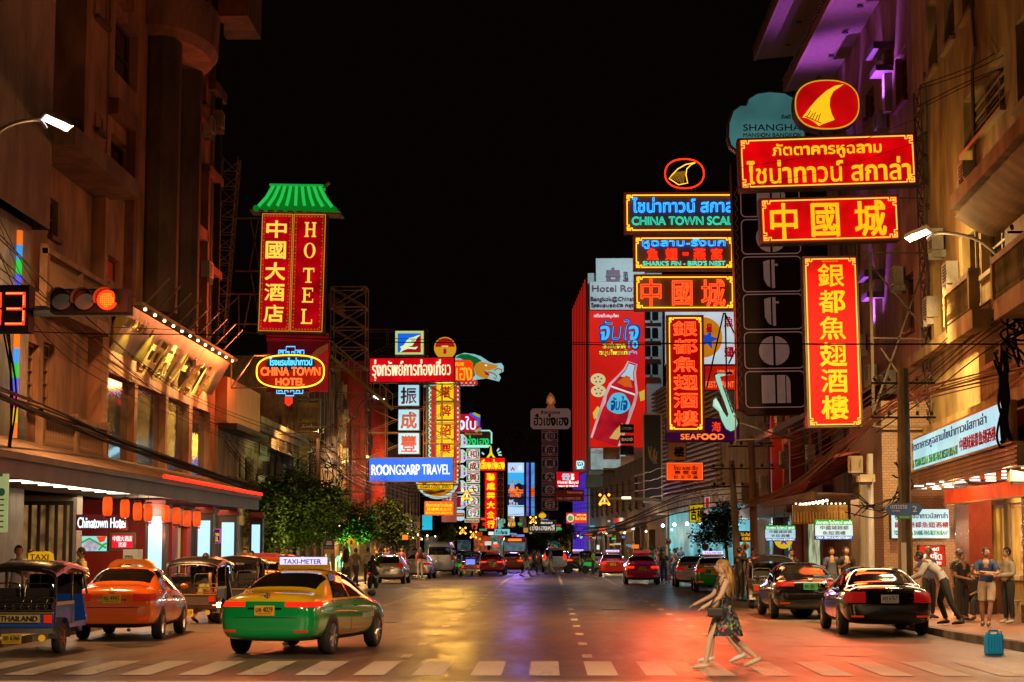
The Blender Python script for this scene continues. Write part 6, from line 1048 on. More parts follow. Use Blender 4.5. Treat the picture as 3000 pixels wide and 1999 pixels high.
def car(label, tab, L, Wd, H, paint, upper=None, x=0, y=0, yaw=0, split=.93, tail=None, tailm=TAIL, wb=2.65, wr=.31, axle=None, plate_=('', None), roof=None, rim=(.45, .45, .46), kind='sedan', name='sedan_car', cat='car', group=None, badge=None, cg=None, near=True, side=None, ref=True, platez=None, twin=False):
    base = tab[-1][0]; bw = 2 * max(t[4] for t in tab); bh = max(t[3] for t in tab); sl, sw, sh = L / base, Wd / bw, H / bh; hl = L / 2
    root = thing(name, label, cat, (x, y, 0), -radians(yaw), group); me = shell(tab, sw, L, sl, sh)
    S = lambda v: v * sl - hl
    ins = lambda me_, nm, m, par=root: link(me_, nm, m, par, False)
    wy = (S(axle or .98), S((axle or .98)) + wb); ar = wr + .05
    if upper is not None:
        ins(clip(me, bx(z1=split * sh)), 'body', paint); ins(clip(me, bx(z0=split * sh)), 'upper_body', upper)
    else: ins(clip(me, []), 'body', paint)
    for y_ in wy:
        for s in (-1, 1): ins(clip(me, polyyz([(y_ + ar * cos(a), wr + ar * sin(a)) for a in [2 * pi * i / 14 for i in range(14)]], s), .004), 'wheel_arch', BLACK)
    wheels(root, (-Wd / 2 + .085, Wd / 2 - .085), wy, wr, .2, rim)
    ins(clip(me, bx(z1=.30 if kind != 'suv' else .45, y0=-hl + .2, y1=hl - .2), .003), 'sill', BLACK)
    # glass
    zb, zt = (.97 * sh, 1.40 * sh)
    if kind == 'sedan':
        ins(clip(me, bx(-.62 * sw, .62 * sw, S(.86), S(1.46), 1.135 * sh), .005), 'rear_window', DGL); ins(clip(me, bx(-.62 * sw, .62 * sw, S(2.95), S(3.52), 1.03 * sh), .005), 'windscreen', DGL)
        W_ = [[(S(1.16), zb), (S(2.08), zb), (S(2.08), 1.385 * sh), (S(1.62), 1.37 * sh)], [(S(2.15), zb), (S(3.38), zb - .01), (S(2.85), 1.35 * sh), (S(2.15), 1.385 * sh)]]
    elif kind == 'hatch':
        ins(clip(me, bx(-.6 * sw, .6 * sw, -hl, S(.44), 1.06 * sh, 1.42 * sh), .005), 'rear_window', DGL); ins(clip(me, bx(-.6 * sw, .6 * sw, S(2.3), S(2.85), 1.06 * sh), .005), 'windscreen', DGL)
        W_ = [[(S(.55), 1.05 * sh), (S(1.45), .99 * sh), (S(1.45), 1.42 * sh), (S(.75), 1.4 * sh)], [(S(1.52), .98 * sh), (S(2.75), .98 * sh), (S(2.25), 1.38 * sh), (S(1.52), 1.42 * sh)]]
    elif kind == 'van':
        ins(clip(me, bx(-.74 * sw, .74 * sw, -hl, S(.24), 1.36 * sh, 1.9 * sh), .005), 'rear_window', DGL); W_ = [[(S(.3), 1.3), (S(3.4), 1.3), (S(3.4), 1.85), (S(.3), 1.85)], [(S(3.5), 1.28), (S(4.6), 1.28), (S(4.25), 1.82), (S(3.5), 1.85)]]
        ins(clip(me, bx(-.7 * sw, .7 * sw, S(4.2), S(4.9), 1.3 * sh), .005), 'windscreen', DGL)
    else:
        ins(clip(me, bx(-.64 * sw, .64 * sw, -hl, S(.3), 1.2 * sh, 1.66 * sh), .005), 'rear_window', DGL); ins(clip(me, bx(-.64 * sw, .64 * sw, S(2.95), S(3.4), 1.2 * sh), .005), 'windscreen', DGL)
        W_ = [[(S(.35), 1.16 * sh), (S(1.8), 1.16 * sh), (S(1.8), 1.66 * sh), (S(.45), 1.66 * sh)], [(S(1.88), 1.15 * sh), (S(3.15), 1.15 * sh), (S(2.75), 1.6 * sh), (S(1.88), 1.66 * sh)]]
    for s in (-1, 1):
        for p in W_: ins(clip(me, polyyz(p, s), .005), 'side_window', DGL)
    t = tail or (.38, .9, .80, .95, .5)
    for s in (-1, 1): ins(clip(me, bx(t[0] if s > 0 else -t[1], t[1] if s > 0 else -t[0], -9, -hl + t[4], t[2] * sh, t[3] * sh), .012), 'tail_light', tailm)
    if near:
        if kind != 'van':
            for s in (-1, 1):
                for yy in (S(1.16) - .02, S(2.11), S(3.42)): ins(clip(me, polyyz([(yy - .008, .35), (yy + .008, .35), (yy + .008, .95 * sh), (yy - .008, .95 * sh)], s), .003), 'door_seam', BLACK)
                for yy in (S(1.3), S(2.35)): MB().box((s * (Wd / 2 - .005), yy + .1, .82 * sh), (.04, .2, .035)).obj('door_handle', CHROME if upper is None else paint, root, world=False)
        ins(clip(me, bx(-.56 * sw, .56 * sw, -9, -hl + .3, .655 * sh, .668 * sh), .004), 'boot_seam', BLACK); ins(clip(me, bx(-.9, .9, -9, -hl + .4, .27, .34 * sh), .006), 'lower_bumper', M((.03, .03, .03), .5) if upper is None else paint)
        if ref:
            for s in (-1, 1): ins(clip(me, bx(.52 * sw if s > 0 else -.76 * sw, .76 * sw if s > 0 else -.52 * sw, -9, -hl + .3, .41 * sh, .45 * sh), .008), 'reflector', E('d83010', .5))
        for s in (-1, 1): q = MB(); q.box((0, 0, 0), (.2, .09, .14)); m_ = evalmesh(q.mesh('m'), [('SUBSURF', dict(levels=2, render_levels=2))]); o = ins(m_, 'wing_mirror', (upper or paint) if upper is None else BLACK); o.location = (s * (Wd / 2 + .09), S(3.05 if kind == 'sedan' else base * .66), 1.02 * sh)
        ins(clip(me, bx(-.3 * sw, .3 * sw, -9, -hl + .3, .80 * sh, .83 * sh), .012), 'trim_strip', CHROME)
        MB().tube([(.35 * sw, -hl + .12, .22), (.35 * sw, -hl + .02, .22)], .035, 8).obj('exhaust', M((.1, .1, .1), .4, .7), root, world=False)
    if badge:
        yb = min((v.co.y for v in me.vertices if abs(v.co.x) < .1 and abs(v.co.z - badge[1] * sh) < .06), default=-hl) - .012; q = MB()
        ring = lambda rx, rz, cz=0: q.tube([(rx * cos(a), yb, badge[1] * sh + cz + rz * sin(a)) for a in [2 * pi * i / 18 for i in range(19)]], .007, 5)
        if badge[0] == 'oval': ring(.07, .047); ring(.025, .045); ring(.05, .018, .02)
        else: ring(.05, .05); [q.bar((0, yb, badge[1] * sh), (.048 * sin(a), yb, badge[1] * sh + .048 * cos(a)), .007) for a in (0, 2.094, 4.189)]
        q.obj('badge', CHROME, root, world=False)
    if plate_[0]:
        pz = (platez or .74) * sh; yb = min((v.co.y for v in me.vertices if abs(v.co.x) < .2 and abs(v.co.z - pz) < .1), default=-hl); plate(root, plate_[0], (0, yb - .012, pz), col=plate_[1] or (.75, .5, .03))
    if roof == 'meter':
        q = MB(); q.box((0, S(2.05), H + .03), (.9, .3, .08)); q.box((0, S(2.05), H + .1), (.5, .2, .08)); q.obj('sign_base', upper or paint, root, world=False)
        q = MB(); q.box((0, S(2.0), H + .13), (.86, .14, .15)); b = q.obj('roof_sign', E('d8d0ff', 1.3) if twin != 'off' else E('e05030', .5), root, world=False); q = MB(); letter(q, 'TAXI-METER', -.36, H + .085, .36, H + .165, S(2.0) - .078, .006); q.obj('lettering', M((.2, .06, .35), .5), b, world=False)
    elif roof == 'arch':
        q = MB(); q.prism([(-.5, H - .06), (-.42, H + .06), (-.3, H + .13), (.3, H + .13), (.42, H + .06), (.5, H - .06), (.3, H - .04), (.2, H + .03), (-.2, H + .03), (-.3, H - .04)], S(1.9), S(2.15)); q.obj('roof_sign', M((.7, .5, .08), .5), root, world=False)
    if side:
        q = MB(); yy = S(side[1]); letter(q, side[0], yy, side[2], yy + side[3], side[2] + side[4], 0, .004, f=lambda a, w, c: Vector((Wd / 2 + .012 + w, a, c))); q.obj('side_lettering', E('b0a090', .3) if upper is None else M((.7, .7, .65), .4), root, world=False)
    return root
GREENP = PAINTM((.0, .3, .07)); YELP = PAINTM((.8, .5, .012)); ORP = PAINTM((.8, .14, .015)); BLK = PAINTM((.006, .006, .007), .08); PINKP = PAINTM((.6, .01, .14)); REDP = PAINTM((.5, .02, .012)); SILV = M((.45, .48, .52), .25, .5, coat=.8); WHT = PAINTM((.62, .6, .6))
TX = (.7, .45, .03)
def at(px, py): p = G(px, py); return p.x, p.y
car('yellow and green taxi in the foreground with a lit white roof sign', SEDAN, 4.62, 1.776, 1.475, GREENP, YELP, -4.4, 34.6, 11.5, .935, (.36, .88, .845, .93, .55), E('ff1c0c', 1.5), 2.7, .325, 1.02, ('มห 4029', (.75, .42, .02)), 'meter', badge=('oval', 1.03), side=('สหกรณ์', 2.75, .58, .7, .1), platez=.78)
car('orange taxi parked at the left kerb with a yellow arch on its roof', SEDAN, 4.53, 1.705, 1.48, ORP, None, -8.78, 39.9, -1.5, .93, (.42, .86, .79, .93, .4), E('a01808', .55), 2.6, .31, .98, ('ทร 4942', TX), 'arch', badge=('oval', .99), side=('TOYOTA', 2.62, .58, .95, .13), platez=.83)
car('black saloon with pale number plate, nearest on the right by the kerb', SEDAN, 5.04, 1.855, 1.45, BLK, None, 7.18, 42.2, 1.5, .93, (.5, .9, .72, .95, .42), E('b01010', .45), 2.97, .33, 1.08, ('ภท 6767', (.6, .6, .55)), badge=('star', 1.0), platez=.8, rim=(.55, .5, .5))
car('black saloon with a green number plate in front of the nearest one', SEDAN, 4.8, 1.82, 1.47, BLK, None, 6.75, 51.4, 0, .93, (.42, .9, .86, .98, .45), E('b81408', .5), 2.77, .33, 1.02, ('ฮก 2811', (.05, .4, .16)), badge=('oval', 1.03), platez=.86)
car('smaller yellow and green taxi on the right behind the walking woman', SEDAN, 4.53, 1.705, 1.5, GREENP, YELP, 7.0, 81, 2, .93, (.42, .86, .84, .95, .4), E('b01808', .6), 2.6, .31, .98, ('มล 617', TX), 'meter', platez=.8)
car('pale silver saloon on the right beside the yellow and green taxi', SEDAN, 4.4, 1.7, 1.48, WHT, None, 6.85, 91, 1, .93, (.42, .86, .8, .94, .45), TAIL, 2.55, .31, .98)
car('magenta taxi driving away on the right with an orange lit rear window corner', SEDAN, 4.53, 1.76, 1.5, PINKP, None, 4.75, 97.5, 1, .93, (.42, .86, .8, .92, .35), E('ff3010', 1.1), 2.6, .31, .98, ('ทษ 3380', TX), 'meter', platez=.8, twin='off')
car('dark red taxi ahead of the magenta one with a white roof sign', SEDAN, 4.53, 1.76, 1.5, REDP, None, 4.1, 122, 1, .93, (.42, .86, .8, .92, .35), E('ff3010', 1.), 2.6, .31, .98, ('ทล 508', TX), 'meter', platez=.8)
car('orange taxi far on the right beyond the motorcycle', SEDAN, 4.53, 1.72, 1.5, ORP, None, 2.35, 152, 2, .93, (.42, .86, .8, .92, .35), E('ff5010', 1.6), 2.6, .31, .98, ('ทว 71', TX), 'meter', near=False)
car('white off road car with red brake lights in the middle of the road', SUV, 4.7, 1.85, 1.85, WHT, None, .42, 143, 0, .93, (.66, .95, 1.0, 1.3, .3), TAILON, 2.75, .36, 1., ('กย 92', (.6, .6, .55)), None, kind='suv', name='off_road_car', near=False)
car('pale blue silver hatchback parked left with its rear window to us', HATCH, 3.75, 1.70, 1.53, SILV, None, -8.25, 98.8, 2, .93, (.56, .9, .84, 1.04, .4), E('c01410', .45), 2.46, .3, .66, ('กข 487', (.6, .6, .58)), None, kind='hatch', name='hatchback_car', platez=.7)
car('white saloon parked in front of the pale blue hatchback', SEDAN, 4.4, 1.7, 1.48, WHT, None, -7.85, 114.5, 3, .93, (.42, .86, .82, .96, .45), E('c01410', .45), 2.55, .31, .98)
car('tall silver van with dark rear window on the left of the road', VAN, 5.2, 1.9, 2.28, M((.5, .48, .46), .3, .3, coat=.6), None, -7.35, 130.5, 1, .93, (.78, .95, 1.0, 1.4, .3), E('b01410', .4), 3.1, .34, 1.1, ('ฮฮ 3302', (.6, .6, .55)), kind='van', name='passenger_van', cat='van', platez=.8)
car('bright red taxi ahead in the middle left lane', SEDAN, 4.6, 1.776, 1.48, PAINTM((.6, .01, .03)), None, -3.85, 130.5, 1, .93, (.36, .88, .84, .94, .45), E('ff4020', 1.2), 2.7, .32, 1.02, ('ทพ 9175', TX), 'meter', platez=.78, twin='off')
car('orange taxi right of the bright red one', SEDAN, 4.53, 1.72, 1.5, ORP, None, -2.8, 146, 0, .93, (.42, .86, .8, .92, .35), E('ff4810', 1.5), 2.6, .31, .98, ('ทม 15', TX), None, near=False)
car('dark saloon half hidden behind the three wheeler and the red taxi', SEDAN, 4.5, 1.74, 1.5, BLK, None, -4.5, 141, 0, near=False)
car('orange taxi with dark roof sign behind the foreground taxi', SEDAN, 4.53, 1.705, 1.48, ORP, None, -9.0, 60, 0, .93, None, TAIL, roof='meter', twin='off', near=False)
car('dim olive saloon parked ahead of the foreground taxi', SEDAN, 4.5, 1.72, 1.5, PAINTM((.16, .14, .06)), None, -8.9, 68.5, 0, near=False)
for i, (x, y, c) in enumerate(((-5.6, 172, REDP), (-2.2, 178, WHT), (1.2, 176, BLK), (3.4, 160, GREENP))): car(['far red saloon below the bus', 'far white saloon beside the bus', 'far black saloon past the white off road car', 'far dark green saloon beside the motorcyclist'][i], SEDAN, 4.5, 1.74, 1.5, c, None, x, y, 0, .93, None, E('ff2a10', 2.2), near=False)
for i, (px, Y, c) in enumerate(((1420, 190, WHT), (1448, 215, ORP), (1555, 200, BLK), (1580, 225, REDP), (1628, 210, YELP), (1676, 190, REDP), (1700, 175, BLK), (1745, 150, SILV))): car('distant saloon in the dense far traffic, its lights glowing', SEDAN, 4.5, 1.74, 1.5, c, None, (px - 1608) * Y / F, Y, 0, .93, None, E('ff2a10', 2.6) if i % 3 else E('fff0d0', 5), near=False, group='distant saloons in the far traffic')
# bus
B_ = thing('city_bus', 'dark red city bus with a lit orange destination board far down the road', 'bus', (-3.6, 205, 0))
q = MB(); q.bb((-1.25, -5, .4), (1.25, 5, 3.0)); m_ = q.mesh('b'); m_ = evalmesh(m_, [('BEVEL', dict(width=.15, segments=3))]); link(m_, 'body', PAINTM((.25, .02, .02)), B_, False)
MB().bb((-1.1, -5.04, 1.5), (1.1, -5.005, 2.4)).obj('rear_window', E('7090a0', .45, .5, 2), B_, world=False); MB().bb((-.7, -5.04, 2.55), (.7, -5.005, 2.8)).obj('destination_board', E('ff8020', 1.3), B_, world=False)
for s in (-1, 1): MB().bb((s * 1.0 - .14, -5.04, .75), (s * 1.0 + .14, -5.005, 1.1)).obj('tail_light', E('ff3010', 2.5), B_, world=False); MB().bb((s * 1.262 - .008, -4.6, 1.5), (s * 1.262 + .008, 4.4, 2.4)).obj('side_window', DGL, B_, world=False)
wheels(B_, (-1.1, 1.1), (-3, 3), .48, .28)
# three wheelers
def tuktuk(label, x, y, yaw, roofc, bodyc, thai=None, num='ลก 6366', pinkvisor=True, lit=False, taxi=False, group='motor three wheelers', name='three_wheeler'):
    r = thing(name, label, 'three-wheeler', (x, y, 0), -radians(yaw), group); o = lambda mb, nm, m, sm=False, p=None: mb.obj(nm, m, p or r, sm, False)
    wheels(r, (-.62, .62), (-.95,), .27, .14, (.4, .12, .05), 6); wheels(r, (.001,), (1.25,), .25, .13, (.4, .12, .05), 6)
    q = MB(); q.bb((-.6, -1.25, .46), (.6, -1.2, .72)); q.bb((-.6, -1.2, .42), (.6, .9, .52)); q.bb((-.6, -1.15, .5), (-.54, .1, .86)); q.bb((.54, -1.15, .5), (.6, .1, .86)); o(q, 'body', bodyc)
    q = MB(); q.prism([(-.6, .5), (.6, .5), (.5, 1.0), (-.5, 1.0)], .95, 1.1); q.prism([(-.42, .3), (.42, .3), (.36, 1.0), (-.36, 1.0)], 1.1, 1.35); o(q, 'nose', bodyc)
    q = MB(); q.bb((-.62, -1.34, .36), (.62, -1.24, .45)); o(q, 'bumper', CHROME)
    for s in (-1, 1):
        q = MB(); N = 8; pts = [(-.95 + .36 * cos(a), .27 + .36 * sin(a)) for a in [pi * i / N for i in range(N + 1)]]
        for (a, b), (c, d) in zip(pts[:-1], pts[1:]): q.quad((s * .53, a, b), (s * .72, a, b), (s * .72, c, d), (s * .53, c, d))
        o(q, 'mudguard', M((.3, .28, .26), .25, .8)); MB().lathe([(.0, -1.36), (.055, -1.355), (.06, -1.3)], (s * .42, 0, .28), 12, 'y').obj('fog_light', E('e0a020', .6), r, world=False)
        MB().bb((s * .5 - .07, -1.275, .54), (s * .5 + .07, -1.252, .68)).obj('tail_light', E('e02808', 1.4 if lit else .6), r, world=False)
    for sx in (-.6, .6):
        for pp in ([(sx, -1.15, .5), (sx, -1.15, 1.44)], [(sx, -.1, .5), (sx, -.1, 1.46)], [(sx, .95, 1.0), (sx * .95, .7, 1.44)]): o(MB().tube(pp, .022, 8), 'post', CHROME)
        o(MB().tube([(sx, -1.2, .86), (sx, -.1, .86)], .018, 6), 'side_rail', CHROME)
    q = MB()
    for z in (.76, .88, .98): q.tube([(-.6, -1.24, z), (.6, -1.24, z)], .012, 6)
    for i in range(9): xx = -.56 + i * .14; q.tube([(xx, -1.24, .76), (xx + .07, -1.24, .98)], .008, 5); q.tube([(xx + .035 + .035 * cos(a), -1.25, .82 + .035 * sin(a)) for a in [pi * i / 4 for i in range(9)]], .007, 4)
    o(q, 'chrome_rail', CHROME)
    q = MB()
    for sx in (-.3, .3): q.tube(catmull([(sx - .26, -1.12, .98), (sx - .25, -1.12, 1.16), (sx - .18, -1.12, 1.22), (sx + .18, -1.12, 1.22), (sx + .25, -1.12, 1.16), (sx + .26, -1.12, .98)], 4), .016, 6)
    o(q, 'seat_rail', CHROME); q = MB(); q.bb((-.52, -.7, .6), (.52, -.2, .74)); q.bb((-.54, -1.05, .74), (.54, -.92, 1.14)); o(evb(q), 'rear_seat', M((.02, .018, .018), .5), True) if 0 else o(q, 'rear_seat', M((.02, .018, .018), .45)); q = MB(); q.bb((-.22, .2, .6), (.22, .5, .72)); q.bb((-.2, .1, .72), (.2, .18, 1.0)); o(q, 'driver_seat', M((.03, .02, .02), .5))
    q = MB(); N = 10; prof = [(.64 * sin(a * 1.02), 1.42 + .17 * cos(a) ** .8 if cos(a) > 1e-6 else 1.42) for a in [-pi / 2 + pi * i / N for i in range(N + 1)]]
    ys = [-1.3, -1.24, -.5, .5, 1.0]; dz = [-.10, .0, .05, .02, -.08]; vs = [(px_, yy, pz + d) for yy, d in zip(ys, dz) for px_, pz in prof]; n = N + 1
    q.add(vs, [(i * n + j, i * n + j + 1, (i + 1) * n + j + 1, (i + 1) * n + j) for i in range(4) for j in range(N)]); q.add([(a * .98, b, c - .05) for a, b, c in vs], [(i * n + j, i * n + j + 1, (i + 1) * n + j + 1, (i + 1) * n + j) for i in range(4) for j in range(N)])
    o(q, 'canopy', roofc, True)
    if pinkvisor:
        q = MB(); q.add([(a * 1.02, b, c + .012) for yy, d in zip((-1.31, -.3, .9), (-.09, .06, -.04)) for a, c in prof[-4:] for b, c in ((yy, c + d),)], [(i * 4 + j, i * 4 + j + 1, i * 4 + j + 5, i * 4 + j + 4) for i in range(2) for j in range(3)]); o(q, 'canopy_edge', M((.55, .22, .4), .3, coat=.5), True)
    q = MB(); q.bb((-.5, .96, 1.0), (.5, .98, 1.36)); o(q, 'windscreen', GLASS((.03, .03, .035), .05)); q = MB(); q.bb((-.6, -1.27, .7), (.6, -1.24, .73)); q.bb((-.62, -1.15, .84), (-.56, .0, .9)); q.bb((.56, -1.15, .84), (.62, 0, .9)); o(q, 'gold_trim', M((.6, .4, .1), .3, .7))
    if thai:
        q = MB(); q.bb((-.36, -1.29, .55), (.36, -1.255, .68)); p = o(q, 'name_board', M((.65, .5, .1), .5)); q = MB(); letter(q, thai, -.33, .57, .33, .66, -1.297, .01); q.obj('lettering', M((.03, .05, .1), .5), p, world=False)
    if lit: MB().bb((-.3, -1.28, .78), (.3, -1.26, 1.1)).obj('blue_light_panel', E('6a70ff', 1.6), r, world=False)
    plate(r, num, (-.1, -1.36, .27), .34, .17, (.72, .5, .03))
    if taxi:
        q = MB(); q.prism([(-.22, 1.6), (.22, 1.6), (.2, 1.74), (.12, 1.78), (-.12, 1.78), (-.2, 1.74)], -.15, .05); p = o(q, 'roof_sign', E('e0a010', .8)); q = MB(); letter(q, 'TAXI', -.17, 1.63, .17, 1.73, -.165, .008); q.obj('lettering', M((.2, .02, .01), .5), p, world=False)
    return r
BLUEB = PAINTM((.015, .09, .5)); BLKR = M((.02, .016, .018), .3, coat=.5, bump=.2, ns=3)
tuktuk('nearest motor three wheeler with yellow TAXI roof sign and gold THAILAND board', -9.25, 34.3, 1, BLKR, BLUEB, 'THAILAND', taxi=True)
tuktuk('motor three wheeler standing in front of the orange taxi', -8.7, 47.3, 1, BLKR, M((.08, .06, .06), .4), None, 'ลก 2210')
tuktuk('dark motor three wheeler beside the man in checked shorts', -8.7, 53.5, 0, BLKR, M((.04, .04, .05), .4), None, 'ลก 788', False)
tuktuk('dark motor three wheeler of which only the roof shows over the foreground taxi', -8.9, 64, 0, BLKR, M((.05, .04, .04), .4), None, 'ลก 41', False)
tuktuk('black motor three wheeler at the right kerb ahead of the black saloons', 6.85, 59.4, 0, BLKR, M((.05, .05, .06), .35), None, 'ลก 540', False)
tuktuk('motor three wheeler glowing with blue and red lights in the left lane', -5.1, 124, 0, BLKR, PAINTM((.3, .02, .1)), None, 'ลก 77', True, True)
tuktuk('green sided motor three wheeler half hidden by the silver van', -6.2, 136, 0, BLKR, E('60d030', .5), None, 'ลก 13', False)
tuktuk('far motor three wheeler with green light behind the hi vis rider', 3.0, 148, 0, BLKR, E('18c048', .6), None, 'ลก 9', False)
# motorcycles
def moto(label, x, y, yaw, col, head=False):
    r = thing('motorcycle', label, 'motorcycle', (x, y, 0), -radians(yaw)); o = lambda mb, nm, m, sm=False: mb.obj(nm, m, r, sm, False)
    for yy in (-.62, .62):
        w = thing('wheel', None, None); w.parent = r; w.location = (0, yy, .28)
        q = MB(); q.lathe([(.21, -.05), (.27, -.05), (.285, 0), (.27, .05), (.21, .05)], n=20, axis='x'); q.obj('tyre', RUBBER, w, True, False); q = MB(); q.lathe([(.205, -.03), (.21, .03)], n=20, axis='x'); [q.bar((0, 0, 0), (0, .2 * cos(a), .2 * sin(a)), .012) for a in [i * pi / 3 for i in range(6)]]; q.obj('rim', CHROME, w, False, False)
    q = MB(); q.tube(catmull([(0, -.75, .72), (0, -.4, .68), (0, 0, .5), (0, .3, .52), (0, .45, .8)], 5), [.1, .12, .13, .13, .12, .12, .11, .1, .1, .1, .1, .1, .1, .1, .1, .1, .1, .1, .09, .08, .07], 8); o(q, 'body', col, True)
    q = MB(); q.tube([(0, -.7, .8), (0, -.3, .78), (0, 0, .76)], [.1, .13, .1], 8, flat=.5); o(q, 'seat', M((.02, .02, .02), .6), True)
    q = MB(); q.tube([(0, .62, .28), (0, .42, .98)], .03, 6); q.tube([(-.32, .32, 1.0), (-.1, .42, 1.0), (.1, .42, 1.0), (.32, .32, 1.0)], .018, 6); o(q, 'handlebar', CHROME); q = MB(); q.ball((0, .5, .86), (.09, .06, .1), 10); o(q, 'headlight', E('fff0c0', 12) if head else M((.5, .5, .5), .2), True)
    MB().ball((0, -.86, .7), (.07, .04, .05), 8).obj('tail_light', E('e02010', .9), r, True, False); return r
moto('motorcycle carrying a long haired rider at the left before the pale blue hatchback', -8.05, 86.5, 8, M((.03, .02, .02), .3, coat=.6)); moto('motorcycle with lit headlight coming beside the magenta taxi', 4.35, 108, 180, M((.03, .03, .03), .3), True); moto('motorcycle crossing the road near the hi vis rider', 2.05, 138, 75, M((.02, .02, .02), .3))
# ------------------------------------------------------------------ street lamps, signals, poles, wires, trees
POLEM = M((.32, .31, .3), .5, .4, noise=.2); CONC = M((.34, .3, .24), .85, noise=.4, ns=3, bump=.2)
def street_lamp(label, head, base, power, col, tilt=0., lit=12, spill=0):
    h = Vector(head); b = Vector(base); r = thing('street_lamp', label, 'street lamp', b)
    MB().tube([b, b + Vector((0, 0, h.z - 1.6))], [.11, .07], 10).obj('pole', POLEM, r)
    t = b + Vector((0, 0, h.z - 1.6)); MB().tube(catmull([t, t.lerp(h, .35) + Vector((0, 0, .55)), t.lerp(h, .75) + Vector((0, 0, .35)), h + (t - h).normalized() * .3], 5), .045, 8).obj('arm', POLEM, r)
    d = (h - t); d.z = 0; d.normalize(); sd = Vector((-d.y, d.x, 0)); q = MB()
    R = lambda a, w, z: h + d * a + sd * w + Vector((0, 0, z + a * tilt - (d * a + sd * w).y * .5))
    q.add([R(a, w, z) for a in (-.34, .34) for w in (-.12, .12) for z in (0, .1)], [(0, 1, 3, 2), (4, 6, 7, 5), (0, 4, 5, 1), (2, 3, 7, 6), (0, 2, 6, 4), (1, 5, 7, 3)]); hd = q.obj('lamp_head', M((.25, .25, .26), .4, .6), r)
    MB().quad(R(-.3, -.1, -.006), R(.31, -.1, -.006), R(.31, .1, -.006), R(-.3, .1, -.006)).obj('light_panel', E('f4f8ff', lit), hd)
    lamp('AREA', 'lamp_light', h + Vector((0, 0, -.06)) + d * .3, power, col, r, (.7, .3), h + d * 6 + Vector((0, 0, -9))).data.spread = radians(140)
    if spill: lamp('POINT', 'lamp_spill', h + d * .2 + Vector((0, 0, -.35)), spill, col, r, .15)
    return r
WARM = (1, .49, .17); WARM2 = (1, .55, .22)
ph = P(165, 360, 40); street_lamp('street lamp with bright panel in front of the corrugated corner building', ph, (-12.2, 38.5, .14), 2500, WARM, .1, 14, 130)
ph = P(2690, 690, 48); street_lamp('street lamp on a yellow lit arm beside the right red signs', ph, (11.6, 46, .14), 2200, (1, .62, .22), .1, 12, 480)
ph = P(1108, 1166, 102); street_lamp('street lamp with slim curved arm over the cream shophouse', ph, (-10.6, 100.5, .14), 3000, WARM2, .05, 7)
ph = P(1903, 1358, 165); street_lamp('far street lamp in front of the dark billboard', ph, (9.6, 163, .14), 2600, (1, .8, .6), 0, 9)
for x, y, b, lb in ((-8.2, 14, -11.5, 'left street lamp behind the crosswalk'), (7.5, 16, 12.5, 'right street lamp behind the crosswalk')): street_lamp(lb, (x, y, 9.6), (b, y, .14), 5200 if x < 0 else 3800, (1, .68, .38), 0, 12)
# traffic signal on a mast arm
s = Sign('traffic_light', 'horizontal traffic light showing red on a mast arm', 'traffic light', (147, 843, 378, 917), 25)
s.box('housing', (147, 846, 375, 915), 0, .3, M((.004, .0035, .003), .6, spec=.08)); s.tube('mast_arm', [[(-500, 905), (375, 905)]], .06, POLEM, .38, n=8)
for cx, m in ((182, M((.02, .018, .015), .35)), (249, M((.03, .015, .012), .35)), (315, E('ff2a08', 3.))):
    h = s.poly('lens', s.ell(cx, 880, 29, 29, 24), -.05, -.002, m)
    if cx == 315: s.boxes('led', [(x, y, x + 3.6, y + 3.6) for x in range(290, 340, 6) for y in range(856, 906, 6) if (x + 2 - 315) ** 2 + (y + 2 - 880) ** 2 < 21 ** 2], -.06, -.051, E('ff8a18', 1.5), h)
    q = MB(); c = s.L(cx, 880)
    for i in range(14):
        a, b = radians(-20 + 220 * i / 14), radians(-20 + 220 * (i + 1) / 14); R_ = .15; q.quad(c + Vector((R_ * cos(a), -.22, R_ * sin(a))), c + Vector((R_ * cos(b), -.22, R_ * sin(b))), c + Vector((R_ * cos(b), 0, R_ * sin(b))), c + Vector((R_ * cos(a), 0, R_ * sin(a))))
    q.obj('visor', M((.02, .018, .017), .5), s.o, world=False)
lamp('POINT', 'signal_light', P(315, 880, 24.5), 60, (1, .12, .03), s.o, .1)
s = Sign('countdown_display', 'countdown box with glowing red digits left of the traffic light', 'display', (-90, 835, 84, 972), 25.1)
s.box('housing', (-90, 835, 84, 972), 0, .3, M((.004, .003, .003), .6, spec=.08)); bars = [(17, 857, 73, 864), (20, 902, 66, 909), (17, 946, 73, 953), (67, 865, 74, 901), (67, 910, 74, 945), (-4, 858, 4, 901), (-4, 908, 4, 952)]
s.boxes('digit', bars, -.02, -.002, E('ff2a10', 3.)); s.boxes('led_core', [(a + 1.5 + (i * 5 if c - a > d - b else 0), b + 2 + (0 if c - a > d - b else i * 5), a + 4.5 + (i * 5 if c - a > d - b else 0), b + 4.5 + (0 if c - a > d - b else i * 5)) for a, b, c, d in bars for i in range(int(max(c - a, d - b) / 5.2))], -.03, -.021, E('ff9050', 3.))
